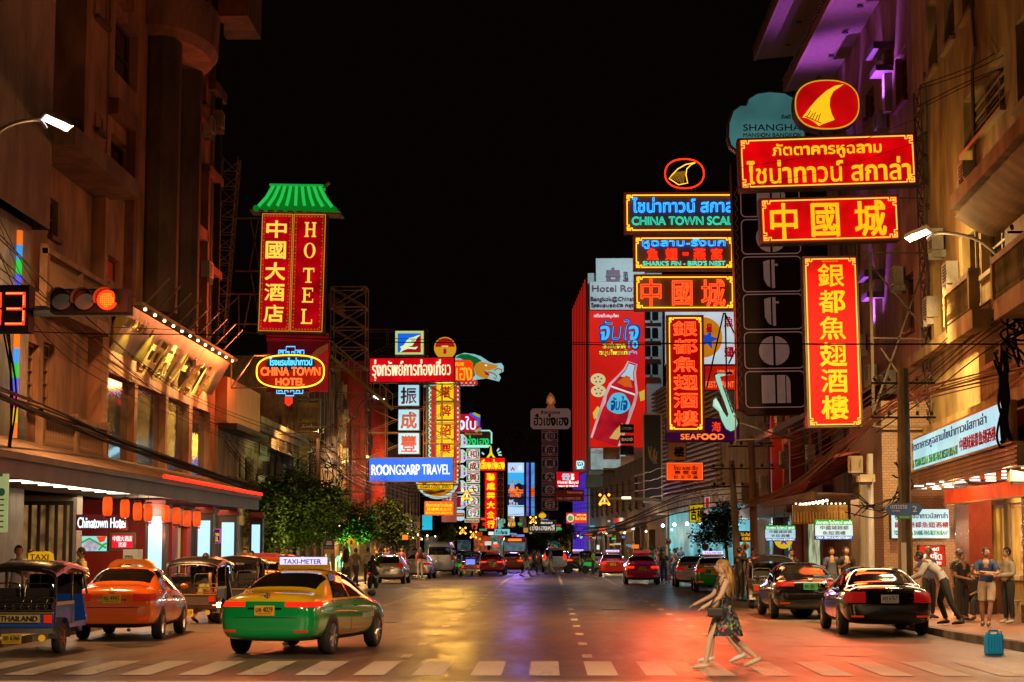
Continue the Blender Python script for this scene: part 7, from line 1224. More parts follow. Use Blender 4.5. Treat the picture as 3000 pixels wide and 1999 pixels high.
# amber flashing warnings
for cx, cy, Y, k, lb in ((1771, 1464, 110, 1, 'amber warning triangle with four flashing lamps on a long arm from the right'), (1368, 1450, 108, 1, 'amber warning triangle with four flashing lamps before the striped boxes'), (1562, 1524, 150, .6, 'small amber warning triangle over the dark framed sign'), (1356, 1555, 150, .6, 'left small amber warning lamp above the three wheelers'), (1387, 1567, 155, .6, 'right small amber warning lamp above the three wheelers')):
    s = Sign('warning_sign', lb, 'warning sign', (cx - 17 * k, cy - 17 * k, cx + 17 * k, cy + 17 * k), Y)
    s.poly('plate', [(cx - 15 * k, cy + 12 * k), (cx, cy - 13 * k), (cx + 15 * k, cy + 12 * k)], 0, .1, M((.03, .02, .01), .5)); s.tube('lit_edge', [[(cx - 14 * k, cy + 11 * k), (cx, cy - 12 * k), (cx + 14 * k, cy + 11 * k), (cx - 14 * k, cy + 11 * k)]], .06 * k, E('ff9818', 2.2), -.05); s.poly('figure', [(cx - 3 * k, cy + 8 * k), (cx - 2 * k, cy), (cx - 4 * k, cy - 1), (cx, cy - 6 * k), (cx + 4 * k, cy - 1), (cx + 2 * k, cy), (cx + 3 * k, cy + 8 * k)], -.05, -.01, E('b0e0d8', 1.))
    for a in (-1, 1):
        for b_ in (-1, 1): MB().lathe([(.0, -.13), (.055 * k ** .3, -.12), (.07, 0)], s.L(cx + 13 * k * a, cy + 13.5 * k * b_), 12, 'y').obj('flasher', E('ffa828', 6), s.o, world=False)
    lamp('POINT', 'warning_light', P(cx, cy, Y - 1), 40, (1, .5, .1), s.o, .2)
MA_ = thing('mast_arm_pole', 'grey pole whose long arm carries the right amber warning triangle', 'pole', G(1957, 1705)); q = MB(); b = G(1957, 1705); Y = b.y
q.tube(catmull([b, P(1957, 1560, Y), P(1955, 1485, Y), P(1940, 1470, Y), P(1900, 1463, Y), P(1783, 1462, Y)], 6), .08, 8); q.obj('pole', M((.42, .34, .22), .5, .3), MA_); q = MB(); q.box(P(1835, 1459, Y), (.5, .2, .12)); q.obj('arm_lamp', E('ffe0a0', 3.), MA_)
# road signs
def roadsign(nm, label, cx, cy, r, Y, kind):
    s = Sign(nm, label, 'road sign', (cx - r, cy - r, cx + r, cy + r), Y); g = G(cx, 1605 + HC * F / Y)
    MB().tube([s.L(cx, cy, .05), s.L(cx, 1605 + HC * F / Y, .05)], .03, 8).obj('post', POLEM, s.o, world=False); w, rd, bl = M((.7, .68, .62), .5), M((.5, .03, .02), .5), M((.03, .06, .3), .5); y_ = M((.75, .5, .02), .5); k = BLACK
    if kind == 'turn': s.poly('rim', s.ell(cx, cy, r, r), -.02, .02, rd); s.poly('face', s.ell(cx, cy, r * .8, r * .8), -.03, -.021, w); s.tube('arrow', [[(cx - r * .3, cy + r * .55), (cx - r * .3, cy), (cx + r * .4, cy)], [(cx + r * .15, cy - r * .25), (cx + r * .45, cy), (cx + r * .15, cy + r * .25)]], .05, k, -.05); s.tube('bar', [[(cx - r * .6, cy - r * .6), (cx + r * .6, cy + r * .6)]], .05, rd, -.07)
    if kind == 'stop': s.poly('rim', s.ell(cx, cy, r, r), -.02, .02, rd); s.poly('face', s.ell(cx, cy, r * .78, r * .78), -.03, -.021, bl); s.tube('bar', [[(cx - r * .6, cy - r * .6), (cx + r * .6, cy + r * .6)]], .05, rd, -.05); s.box('lower_plate', (cx - r * .8, cy + r * 1.3, cx + r * .8, cy + r * 2.6), -.02, .02, w)
    if kind == 'walk': s.poly('diamond', [(cx - r, cy), (cx, cy - r), (cx + r, cy), (cx, cy + r)], -.02, .02, y_); s.tube('figure', [[(cx, cy - r * .2), (cx, cy + r * .15), (cx - r * .2, cy + r * .5)], [(cx, cy + r * .15), (cx + r * .2, cy + r * .5)], [(cx - r * .22, cy + r * .05), (cx, cy - r * .15), (cx + r * .22, cy)]], .03, k, -.04); s.poly('figure_head', s.ell(cx, cy - r * .35, r * .1, r * .1, 12), -.04, -.021, k)
    return s
roadsign('no_turn_sign', 'round white no right turn sign on the grey arm pole', 1957, 1587, 10, 103, 'turn'); roadsign('no_stopping_sign', 'round blue and red no stopping sign with a white plate below', 2066, 1604, 10, 88, 'stop')
roadsign('crossing_sign', 'yellow diamond pedestrian sign by the leaning pole on the right', 2182, 1602, 16, 66, 'walk'); roadsign('crossing_sign', 'yellow diamond pedestrian sign on the left under the trees', 1029, 1588, 14, 92, 'walk')
s = Sign('bus_stop_sign', 'blue rounded bus stop sign with a white bus picture and cream plate', 'bus stop sign', (950, 1574, 980, 1622), 76)
MB().tube([s.L(977, 1580, .05), s.L(977, 1738, .05)], .03, 8).obj('post', POLEM, s.o, world=False)
s.poly('board', [(950, 1609), (950, 1588), (954, 1579), (964, 1574), (973, 1579), (979, 1588), (979, 1609)], -.02, .03, M((.03, .08, .22), .5)); s.box('cream_plate', (950, 1610, 979, 1622), -.02, .03, M((.6, .45, .25), .5)); s.boxes('bus_picture', [(956, 1591, 973, 1597), (957, 1586, 972, 1590)], -.03, -.021, M((.7, .7, .68), .5)); s.text('lettering', [('ป้ายรถ', (954, 1600, 975, 1606))], M((.6, .6, .6), .5), -.025)
s = Sign('street_name_sign', 'blue arrow ended street sign reading Yaowarat 2 with a green tab', 'street sign', (2592, 1475, 2704, 1521), 44)
s.poly('board', [(2592, 1491), (2607, 1475), (2690, 1475), (2704, 1490), (2690, 1509), (2607, 1510)], -.02, .03, M((.02, .13, .42), .4)); s.poly('green_tab', [(2624, 1510), (2672, 1510), (2668, 1521), (2628, 1521)], -.02, .03, M((.03, .3, .06), .4)); s.text('lettering', [('เยาวราช', (2609, 1480, 2657, 1491)), ('Yaowarat', (2611, 1494, 2636, 1499)), ('2', (2673, 1483, 2686, 1500)), ('Yaowarat', (2634, 1513, 2662, 1517))], M((.75, .74, .7), .5), -.026, .004)
MB().tube([s.L(2646, 1521, .03), s.L(2646, 1690, .03)], .05, 8).obj('post', M((.08, .06, .05), .6), s.o, world=False); MB().tube([s.L(2646, 1590, .03), s.L(2646, 1850, .03)], .06, 8).obj('pale_post_base', M((.5, .46, .4), .6), s.o, world=False)
# utility poles, boxes and cables
def upole(label, px, ytop, Y, r, lean=0, m=CONC, cross=2):
    b = P(px, 1605 + (HC - .14) * F / Y, Y); t = P(px + lean, ytop, Y); p = thing('utility_pole', label, 'pole', b); MB().tube([b, t], [r, r * .7], 10).obj('shaft', m, p); q = MB()
    for i in range(cross): c = b.lerp(t, .8 + .14 * i); q.bar(c - Vector((.8, 0, 0)), c + Vector((.8, 0, 0)), .05); [q.lathe([(.03, 0), (.05, .06), (.03, .12)], c + Vector((d, 0, .05)), 8) for d in (-.7, -.35, .35, .7)]
    if cross: q.obj('crossarm', DARK, p)
    return p
upole('thick concrete pole wrapped in cables by the blue street sign', 2655, 1080, 47, .2, -10, M((.2, .15, .07), .8, noise=.4)); upole('grey metal pole left of the thick concrete pole', 2552, 1330, 50, .12, -4, POLEM, 0); upole('dark square pole between the saloon and the grey pole', 2530, 1400, 53, .15, -2, M((.2, .17, .13), .8), 0)
upole('leaning concrete pole beside the right tree', 2165, 1350, 72, .16, -22); upole('tall dark pole holding the fan of orange lit wires', 2215, 1280, 66, .16, -15, BRN); upole('left utility pole with tangled wires over the trees', 932, 1285, 90, .16, 0, BRN, 3); upole('right edge pole draped with black cable bundles', 3075, 400, 41, .2, -20, DARK, 1)
for r, Y, lb in (((2490, 1336, 2528, 1385), 49, 'grey metal transformer box below the cables'), ((2515, 1390, 2564, 1412), 49.5, 'small grey box on a bracket under the transformer box'), ((2960, 1370, 3005, 1410), 41, 'grey speaker box at the right edge under the awning')):
    s = Sign('utility_box', lb, 'box', r, Y); s.box('cabinet', r, 0, .35, M((.34, .28, .18), .6, noise=.2)); s.boxes('door_edge', [(r[0] + 3, r[1] + 3, r[0] + 5, r[3] - 3), (r[2] - 8, r[1] + 10, r[2] - 6, r[1] + 18)], -.02, -.002, M((.2, .16, .1), .6)); s.boxes('mount', [(r[0] + 8, r[3], r[2] - 8, r[3] + 8)], .05, .25, DARK)
random.seed(5)
WIRE = M((.006, .005, .005), .7, spec=.1); WIRE_LIT = M((.16, .06, .025), .5)  # second wire colour has orange lamplight painted in
def cable(label, pts, n=1, sp=.08, r=.018, m=WIRE, sag=0, jit=.05, nm='cable_bundle', group=None):
    """pts: (px, py, Y) along the run"""
    q = MB(); B = [P(*p) for p in pts]
    for k in range(n):
        o = [p + Vector((random.uniform(-jit, jit), 0, random.uniform(-jit, jit) - (k - n / 2) * sp)) for p in B]
        if len(o) == 2: a, b = o; o = [a.lerp(b, t / 10) - Vector((0, 0, (sag + random.uniform(0, .1)) * 4 * t / 10 * (1 - t / 10))) for t in range(11)]
        else: o = catmull(o, 5)
        q.tube(o, r * random.uniform(.7, 1.2), 4, cap=False)
    return tag(q.obj(nm, m), label, 'cable', group)
cable('single black wire strung straight across the whole street', [(-40, 976, 39), (3040, 1022, 39)], 1, r=.014, sag=.05, nm='overhead_wire'); cable('thin second wire just above the straight street wire', [(330, 960, 41), (1500, 1012, 41), (3040, 1008, 41)], 1, r=.008, nm='overhead_wire')
cable('fan of black wires falling across the golden sign board', [(-20, 760, 36), (250, 980, 50), (560, 1210, 66), (905, 1335, 89)], 6, .22, .011, jit=.12); cable('second fan of wires crossing the shophouse balcony', [(-20, 690, 36), (140, 960, 46), (420, 1160, 58), (905, 1370, 89)], 4, .25, .01, jit=.15); cable('thick twisted cable bundle along the hotel canopy', [(-20, 1150, 36), (160, 1225, 44), (400, 1320, 56), (760, 1440, 76)], 9, .03, .022, jit=.08)
cable('black cables hanging down the left edge', [(20, 960, 38), (45, 1150, 39), (30, 1350, 39), (10, 1520, 39)], 3, .1, .03, jit=.1); cable('tangled cables round the left utility pole', [(860, 1400, 90), (900, 1360, 90), (932, 1330, 90), (980, 1400, 91), (960, 1450, 91), (920, 1420, 90)], 7, .12, .025, jit=.45); cable('wires running on from the left utility pole to the sign frames', [(932, 1320, 90), (1060, 1400, 102), (1200, 1450, 118)], 7, .16, .018, m=WIRE_LIT, jit=.1)
cable('thick orange lit cable bundle climbing to the right edge', [(2180, 1480, 66), (2330, 1420, 62), (2480, 1300, 56), (2640, 1180, 49), (2990, 1085, 42)], 9, .03, .022, m=WIRE_LIT, jit=.07); cable('fan of orange lit wires above the red tiled roof', [(2210, 1335, 66), (2330, 1320, 62), (2440, 1265, 58), (2560, 1180, 54)], 7, .2, .014, m=WIRE_LIT, jit=.05); cable('dark cables sweeping from the red sign to the right edge', [(2560, 1220, 54), (2700, 1120, 50), (2840, 1010, 46), (3020, 880, 41)], 7, .16, .016, jit=.15)
cable('black coil of cables hung on the right edge pole', [(2950, 820, 41), (2990, 860, 41), (2960, 920, 41), (2995, 960, 41), (2950, 1000, 41), (2980, 1060, 41)], 9, .02, .03, jit=.22); cable('black hanging cable bunch over the long lightbox end', [(2930, 1040, 40.5), (2945, 1150, 40.5), (2938, 1250, 40.5), (2950, 1300, 40.5)], 10, .0, .035, jit=.16)
cable('tangled cables round the thick concrete pole', [(2500, 1480, 48), (2560, 1500, 48), (2630, 1480, 47), (2660, 1420, 47), (2640, 1350, 47)], 8, .06, .018, jit=.25); cable('orange lit wires between the leaning pole and the orange sign', [(1990, 1400, 80), (2060, 1440, 78), (2150, 1395, 74)], 6, .12, .016, m=WIRE_LIT, jit=.04); cable('dark cable swag in front of the louvred building', [(1700, 1560, 120), (1800, 1550, 110), (1990, 1480, 90), (2160, 1450, 72)], 6, .12, .03, jit=.2)
cable('wires across the far street under the warning triangle', [(1200, 1475, 112), (1450, 1480, 125), (1700, 1470, 130), (1960, 1440, 105)], 6, .25, .02, jit=.2); cable('wires at the height of the striped boxes', [(1180, 1440, 105), (1390, 1455, 118), (1560, 1462, 140)], 4, .2, .02, jit=.15); cable('pale straight wires before the dark billboard', [(1860, 1440, 118), (1960, 1418, 100)], 4, .5, .02, m=M((.5, .4, .3), .4), sag=.02, jit=.02); cable('thin drooping wires in front of the red upright sign', [(2160, 560, 53), (2420, 500, 52), (2700, 420, 50)], 2, .6, .008, jit=.1)
for k, (pts, lb) in enumerate(((((2700, 300, 50), (2860, 220, 46), (3020, 150, 42)), 'thin wires high on the right corner building'), (((660, 1290, 74), (760, 1400, 80), (900, 1430, 90)), 'sagging wires before the orange clad shophouse'))): cable(lb, pts, 4, .2, .012, jit=.15)
# trees
def leafm(c): return M(c, .75, noise=.5, ns=2.5, spec=.1)
LEAF = [leafm((.06, .1, .018)), leafm((.11, .16, .03)), leafm((.035, .06, .012))]
def tree(name, label, base, lobes, Y, n, leaf=.16, trunk=.13, seed=1, group=None):
    random.seed(seed); b = Vector(base); t = thing(name, label, 'tree', b, 0, group)
    L_ = []
    for px, py, rx, ry in lobes: c = P(px, py, Y); L_.append((c + Vector((0, random.uniform(-.6, .6), 0)), rx * Y / F, ry * Y / F))
    top = Vector((b.x, b.y, min(l[0].z - l[2] * .5 for l in L_))); q = MB(); q.tube([b, b.lerp(top, .5) + Vector((.06, 0, 0)), top], [trunk, trunk * .8, trunk * .65], 8)
    for c, rx, rz in L_:
        m = top.lerp(c, .5) + Vector((random.uniform(-.2, .2), random.uniform(-.3, .3), -.1)); q.tube([top, m, c], [trunk * .5, trunk * .32, .02], 6)
        for _ in range(5): a = c + Vector((random.uniform(-rx, rx), random.uniform(-rx, rx), random.uniform(-rz, rz))) * .8; q.tube([m, a], [.03, .008], 4)
    q.obj('trunk', M((.09, .06, .04), .85, noise=.4, ns=4), t, True)
    W_ = [l[1] * l[2] for l in L_]; q = MB(); cl = []
    for _ in range(int(n / 14)):
        c, rx, rz = random.choices(L_, W_)[0]; u = Vector((random.gauss(0, 1), random.gauss(0, 1), random.gauss(0, 1))).normalized() * random.uniform(.25, 1.05) ** .6; cl.append((c + Vector((u.x * rx, u.y * min(rx, 1.8), u.z * rz)), random.choice((0, 0, 1, 1, 2))))
    for c, mi in cl:
        for _ in range(14):
            p = c + Vector((random.gauss(0, .17), random.gauss(0, .17), random.gauss(0, .12))); a = Vector((random.uniform(-1, 1), random.uniform(-1, 1), random.uniform(-.7, .3))).normalized() * leaf * random.uniform(.6, 1.3); s = a.cross(Vector((random.uniform(-.3, .3), random.uniform(-.3, .3), 1))).normalized() * leaf * .32
            q.add([p, p + a * .5 + s, p + a, p + a * .5 - s], [(0, 1, 2, 3)], mi)
    q.obj('crown', LEAF, t); return t
G_ = lambda px, Y: P(px, 1605 + (HC - .14) * F / Y, Y)
tree('street_tree', 'biggest street tree on the left in front of the cream shophouse', G_(848, 84), [(795, 1455, 60, 55), (855, 1438, 80, 58), (905, 1490, 105, 70), (968, 1470, 60, 62), (880, 1560, 110, 42)], 84, 15000, .19, .15, 3)
tree('street_tree', 'left street tree with a low crown beside the last light column', G_(797, 80), [(785, 1520, 52, 75), (805, 1590, 45, 34), (765, 1470, 40, 50)], 80, 6500, .18, .12, 4)
tree('street_tree', 'street tree lit bright green by an added spot below', G_(1020, 98), [(1040, 1515, 55, 46), (1005, 1560, 56, 32), (1060, 1550, 46, 34)], 98, 6000, .19, .1, 5)
tree('street_tree', 'darker street tree right of the bright green one', G_(1122, 110), [(1120, 1505, 52, 46), (1150, 1545, 62, 46), (1185, 1572, 36, 26)], 110, 6000, .2, .1, 6)
lamp('SPOT', 'shop_and_tree_light', P(1030, 1640, 97), 900, (.3, 1, .25), None, .15, P(1030, 1540, 98), 110); lamp('SPOT', 'shop_and_tree_light', P(985, 1640, 77), 1500, (.8, .85, .3), None, .2, P(890, 1480, 84), 100); lamp('SPOT', 'shop_and_tree_light', P(830, 1650, 76), 700, (1, .6, .25), None, .2, P(810, 1500, 82), 100)  # added spots brighten the tree crowns, no lamps stand there
tree('street_tree', 'street tree on the right leaning over the blue no stopping sign', G_(2128, 84), [(2092, 1535, 45, 40), (2128, 1505, 32, 38), (2062, 1575, 30, 24), (2120, 1570, 25, 30)], 84, 4600, .16, .1, 7)
tree('street_tree', 'far small green tree under the fishball sign', G_(1660, 170), [(1645, 1572, 22, 20), (1670, 1560, 24, 26), (1655, 1595, 25, 16)], 170, 1800, .24, .12, 8); tree('street_tree', 'far dark tree below the dark framed sign', G_(1600, 180), [(1585, 1570, 25, 20), (1612, 1575, 28, 26)], 180, 1600, .24, .12, 9); tree('street_tree', 'far dark tree above the three wheeler on the left', G_(1312, 150), [(1318, 1560, 22, 28), (1300, 1580, 18, 16)], 150, 1300, .22, .1, 10)
# small street things
s = thing('jerry_can', 'bright blue plastic jerry can standing on the road at the right kerb', 'jerry can', G(2912, 1918)); c = Vector(s.location)
q = MB(); q.bb((c.x - .16, c.y - .09, 0), (c.x + .16, c.y + .09, .36)); me = evalmesh(q.mesh('can'), [('BEVEL', dict(width=.035, segments=3))]); BLUEC = M((.01, .4, .85), .35); link(me, 'tank', BLUEC, s); q = MB()
for i in range(6): x = c.x - .12 + i * .048; q.tube([(x, c.y - .092, .05), (x, c.y - .092, .31)], .01, 6)
q.obj('rib', BLUEC, s); q = MB(); q.tube([(c.x - .07, c.y, .36), (c.x - .07, c.y, .41), (c.x + .07, c.y, .41), (c.x + .07, c.y, .36)], .022, 8); q.obj('handle', BLUEC, s)
for d, z in ((.12, .41), (-.12, .39)): MB().lathe([(.03, .355), (.03, z - .005), (.024, z)], (c.x + d, c.y, 0), 12).obj('cap', M((.5, .6, .6), .4), s)
def stool(label, p, h=.5, col=(.5, .45, .35), r=.17):
    s = thing('stool', label, 'stool', p); c = Vector(p); q = MB(); q.lathe([(r, h - .04), (r * 1.05, h - .02), (r, h)], (c.x, c.y, c.z), 18); q.obj('seat', M(col, .5), s)
    for a in range(4): t = a * pi / 2 + .6; MB().tube(catmull([(c.x + r * .8 * cos(t), c.y + r * .8 * sin(t), c.z + h - .04), (c.x + r * .55 * cos(t), c.y + r * .55 * sin(t), c.z + h * .5), (c.x + r * 1.1 * cos(t), c.y + r * 1.1 * sin(t), c.z)], 4), .016, 6).obj('leg', M(col, .4, .2), s)
    return s
stool('cream metal stool with curved legs by the restaurant pillar', P(2972, 1815, 43.6) * 1 - Vector((0, 0, P(2972, 1815, 43.6).z - .14)), .52)
for px, lb in ((1952, 'left pink plastic stool by the magenta taxi'), (1968, 'right pink plastic stool by the magenta taxi')): p = P(px, 1700, 99); p.z = 0; stool(lb, p, .45, (.8, .04, .35), .2)
s = thing('trash_bag', 'full black bin bag on the road behind the black saloons', 'bag', G(2350, 1808)); c = Vector(s.location); q = MB(); q.ball((c.x, c.y, .25), (.34, .28, .27), 16); q.ball((c.x, c.y, .55), (.08, .08, .1), 8); q.obj('bag', M((.015, .014, .013), .25, bump=.8, ns=2), s, True)
s = thing('water_tank', 'small blue drum beside the black three wheeler', 'drum', G(2196, 1765)); c = Vector(s.location); q = MB(); q.lathe([(.16, 0), (.17, .03), (.165, .2), (.175, .22), (.165, .24), (.17, .52), (.12, .55), (.05, .56)], (c.x, c.y, 0), 16); q.obj('drum', BLUEC, s, True)
s = Sign('notice_board', 'tall pale green notice board at the left edge', 'notice board', (-30, 1388, 21, 1560), 37); s.box('panel', s.r, 0, .1, E('b0b878', .65, .2, 2)); s.boxes('text_line', [(0, 1462 + i * 16, 12, 1466 + i * 16) for i in range(6)], -.014, -.002, M((.05, .12, .05), .5)); s.poly('emblem', s.ell(4, 1442, 10, 12, 16), -.014, -.002, M((.08, .4, .2), .5))
# ------------------------------------------------------------------ people
def skin(nodes, edges, root, sub=1):
    """nodes: name -> (pos, rx, ry); one continuous surface grown round the skeleton"""
    ks = list(nodes); me = bpy.data.meshes.new('sk'); me.from_pydata([nodes[k][0] for k in ks], [(ks.index(a), ks.index(b)) for a, b in edges], []); me.update()
    o = bpy.data.objects.new('sk', me); COL.objects.link(o); m = o.modifiers.new('s', 'SKIN'); m.use_smooth_shade = True
    for i, k in enumerate(ks): d = me.skin_vertices[0].data[i]; d.radius = nodes[k][1:3]; d.use_root = (k == root)
    o.modifiers.new('u', 'SUBSURF').render_levels = sub; o.modifiers['u'].levels = sub
    dg = bpy.context.evaluated_depsgraph_get(); dg.update(); r = bpy.data.meshes.new_from_object(o.evaluated_get(dg)); bpy.data.objects.remove(o); bpy.data.meshes.remove(me); return r
def cloth(me, N, ed, use, off, nb):
    """garment cut from the body surface near the chosen bones (edge -> range along it), pushed out along the normals"""
    C = np.array([tuple(p.center) for p in me.polygons[:nb]]); best = np.full(len(C), 9.); ok = np.zeros(len(C), bool)
    for a, b in ed:
        A = np.array(N[a][0]); d = np.array(N[b][0]) - A; t = (C - A) @ d / (d @ d); tc = np.clip(t, 0, 1); ds = np.linalg.norm(C - A - tc[:, None] * d, axis=1) / ((1 - tc) * N[a][1] + tc * N[b][1]); u = use.get((a, b))
        w = ds < best; best[w] = ds[w]; ok[w] = (t[w] >= u[0]) & (t[w] <= u[1]) if u else False
    idx = {}; vs = []; fs = []
    for i in np.nonzero(ok)[0]:
        f = []
        for j in me.polygons[int(i)].vertices:
            if j not in idx: idx[j] = len(vs); v = me.vertices[j]; vs.append(v.co + v.normal * off)
            f.append(idx[j])
        fs.append(f)
    r = bpy.data.meshes.new('cloth'); r.from_pydata(vs, [], fs); r.polygons.foreach_set('use_smooth', [True] * len(fs)); r.update(); return r
BASE = dict(pelvis=(0, 0, .95), waist=(0, 0, 1.1), chest=(0, .01, 1.3), neck=(0, 0, 1.46), head=(0, .02, 1.6), ls=(-.17, 0, 1.39), rs=(.17, 0, 1.39), le=(-.22, -.02, 1.12), re=(.22, -.02, 1.12), lw=(-.23, .06, .88), rw=(.23, .06, .88), lh=(-.1, 0, .9), rh=(.1, 0, .9), lk=(-.11, .02, .5), rk=(.11, .02, .5), la=(-.11, -.02, .09), ra=(.11, -.02, .09))
WALK = dict(lk=(-.1, .2, .52), la=(-.1, .28, .09), rk=(.1, -.06, .5), ra=(.1, -.36, .16), le=(-.22, -.16, 1.14), lw=(-.22, -.12, .9), re=(.22, .12, 1.13), rw=(.22, .28, .95))
WALK2 = dict(rk=(.1, .18, .52), ra=(.1, .24, .09), lk=(-.1, -.06, .5), la=(-.1, -.34, .15), re=(.22, -.16, 1.14), rw=(.22, -.1, .9), le=(-.22, .12, 1.13), lw=(-.22, .28, .95))
CROSS = dict(le=(-.25, .1, 1.14), re=(.25, .1, 1.14), lw=(.06, .2, 1.18), rw=(-.08, .22, 1.13))
HOLD = dict(le=(-.22, .02, 1.12), re=(.22, .02, 1.12), lw=(-.08, .3, 1.08), rw=(.1, .3, 1.06))
PHONE = dict(re=(.22, .04, 1.13), rw=(.08, .26, 1.24), le=(-.23, -.02, 1.12))
BEND = dict(waist=(0, .1, 1.12), chest=(0, .3, 1.26), neck=(0, .44, 1.38), head=(0, .54, 1.46), ls=(-.17, .38, 1.32), rs=(.17, .38, 1.32), le=(-.22, .5, 1.08), re=(.22, .5, 1.08), lw=(-.16, .7, .98), rw=(.16, .7, .98), lk=(-.12, -.12, .5), la=(-.13, -.34, .09), rk=(.12, .12, .5))
SIT = dict(pelvis=(0, 0, .55), waist=(0, 0, .7), chest=(0, .03, .9), neck=(0, .04, 1.06), head=(0, .08, 1.2), ls=(-.17, .02, .99), rs=(.17, .02, .99), le=(-.22, .1, .74), re=(.22, .1, .74), lw=(-.12, .3, .66), rw=(.12, .3, .66), lh=(-.1, .02, .53), rh=(.1, .02, .53), lk=(-.14, .42, .5), rk=(.14, .42, .5), la=(-.14, .44, .09), ra=(.14, .44, .09))
RIDE = dict(SIT, **{k: (v[0], v[1], v[2] + .28) for k, v in SIT.items()}); RIDE.update(lk=(-.2, .38, .68), rk=(.2, .38, .68), la=(-.18, .25, .28), ra=(.18, .25, .28), le=(-.26, .25, 1.05), re=(.26, .25, 1.05), lw=(-.28, .55, 1.02), rw=(.28, .55, 1.02))
SKINS = [M((.36, .2, .12), .55), M((.42, .26, .17), .55), M((.3, .16, .09), .55)]; PALE = M((.5, .33, .25), .55, noise=.12, ns=5)
HAIRK = M((.012, .009, .008), .5); HAIRB = M((.42, .24, .07), .5, noise=.4, ns=14)
def person(label, x, y, face, pose=None, shirt=(.1, .1, .1), pants=(.05, .05, .06), h=1.68, z=0., sleeve='short', legs='long', hair='short', hairm=None, sk=0, near=False, dress=None, shoes=(.03, .025, .02), turn=0, group=None, sm=None):
    """face: heading in degrees, 0 = away from the camera, 180 = towards it, 90 = to the right"""
    J = dict(BASE); J.update(pose or {}); J = {k: Vector(v) for k, v in J.items()}; k = h / 1.72
    r = thing('person', label, 'person', (x, y, z), -radians(face), group); r.scale = (k, k, k); S_ = SKINS[sk] if not isinstance(sk, bpy.types.Material) else sk
    V = lambda n, a, b=None: (J[n], a, b or a); mid = lambda a, b, t=.5: J[a].lerp(J[b], t)
    N = dict(pelvis=V('pelvis', .13, .1), waist=V('waist', .115, .085), chest=V('chest', .14, .1), neck=V('neck', .055), hd=(J['neck'].lerp(J['head'], .5), .05, .05))
    ed = [('pelvis', 'waist'), ('waist', 'chest'), ('chest', 'neck'), ('neck', 'hd')]
    toe = {}
    for s in 'lr':
        f = J[s + 'a'] - J[s + 'k']; fw = Vector((0, 1, 0)); fl = J[s + 'a'].z < .12
        toe[s] = J[s + 'a'] + Vector((0, .17, -.045 if fl else -.1))
        N.update({s + 's': V(s + 's', .062), s + 'e': V(s + 'e', .043), s + 'w': V(s + 'w', .029), s + 'f': (mid(s + 'k', s + 'h', .45), .072, .075), s + 'h': V(s + 'h', .088), s + 'k': V(s + 'k', .056), s + 'c': (mid(s + 'k', s + 'a', .35), .055, .058), s + 'a': V(s + 'a', .036), s + 't': (toe[s], .035, .028)})
        pal = J[s + 'w'] + (J[s + 'w'] - J[s + 'e']).normalized() * .08; N[s + 'p'] = (pal, .034, .02)
        ed += [('chest', s + 's'), (s + 's', s + 'e'), (s + 'e', s + 'w'), (s + 'w', s + 'p'), ('pelvis', s + 'h'), (s + 'h', s + 'f'), (s + 'f', s + 'k'), (s + 'k', s + 'c'), (s + 'c', s + 'a'), (s + 'a', s + 't')]
    me = skin(N, ed, 'pelvis', 2 if near else 1); nb = len(me.polygons); bm = bmesh.new(); bm.from_mesh(me); q = MB()
    H = J['head']; ct, st = cos(radians(turn)), sin(radians(turn)); T = lambda p: H + Vector((p[0] * ct + p[1] * st, -p[0] * st + p[1] * ct, p[2]))
    hq = MB(); hq.ball((0, 0, 0), (.078, .095, .115), 16)
    for v in hq.v:
        if v.z < -.03: v.x *= 1 + (v.z + .03) * 3.2; v.y = v.y * (1 + (v.z + .03) * 1.6) + (.012 if v.y > 0 else 0)
    hq.tube([(0, .085, .03), (0, .108, -.012), (0, .092, -.022)], [.01, .016, .012], 6); [hq.ball((s * .08, -.005, -.005), (.012, .022, .032), 6) for s in (-1, 1)]
    q.add([T(v) for v in hq.v], hq.f)
    for s in 'lr':                                                   # palm, four fingers of different lengths and a thumb
        w, e = J[s + 'w'], J[s + 'e']; d = (w - e).normalized(); sd = d.cross(Vector((0, 0, 1)) if abs(d.z) < .8 else Vector((0, 1, 0))).normalized(); nn = sd.cross(d); sg = 1 if s == 'l' else -1; p0 = w + d * .085
        for i, L_ in enumerate((.062, .074, .07, .054)):
            b = p0 + sd * (.026 - .0175 * i); q.tube([b - d * .02, b + d * L_ * .5 + nn * .004, b + d * L_ * .9 - nn * (.022 if near else .012)], [.0095, .0088, .007], 6)
        q.tube([w + d * .03 + sd * .026, w + d * .06 + sd * .052, w + d * .095 + sd * .05 - nn * .012], [.012, .011, .008], 6)
    tmp = q.mesh('t'); bm.from_mesh(tmp); bpy.data.meshes.remove(tmp); o = bpy.data.meshes.new('body'); bm.to_mesh(o); bm.free(); bpy.data.meshes.remove(me); o.polygons.foreach_set('use_smooth', [True] * len(o.polygons)); link(o, 'body', S_, r, False)
    if near:
        q = MB(); [q.ball(T((s * .03, .086, .012)), (.012, .008, .007), 8) for s in (-1, 1)]; q.obj('eyes', M((.02, .015, .012), .2), r, True, False); q = MB(); q.tube([T((-.024, .087, -.05)), T((0, .095, -.052)), T((.024, .087, -.05))], .006, 5); q.obj('mouth', M((.3, .09, .07), .5), r, True, False); q = MB(); [q.tube([T((s * .018, .09, .032)), T((s * .045, .08, .034))], .005, 4) for s in (-1, 1)]; q.obj('brow', hairm or HAIRK, r, True, False)
    # hair
    q = MB(); c = MB(); c.ball((0, -.012, .022), (.089, .1, .108), 16)
    keep = [i for i, f in enumerate(c.f) if not (sum((c.v[j] for j in f), Vector()) / 4).y > .06 or (sum((c.v[j] for j in f), Vector()) / 4).z > .058]
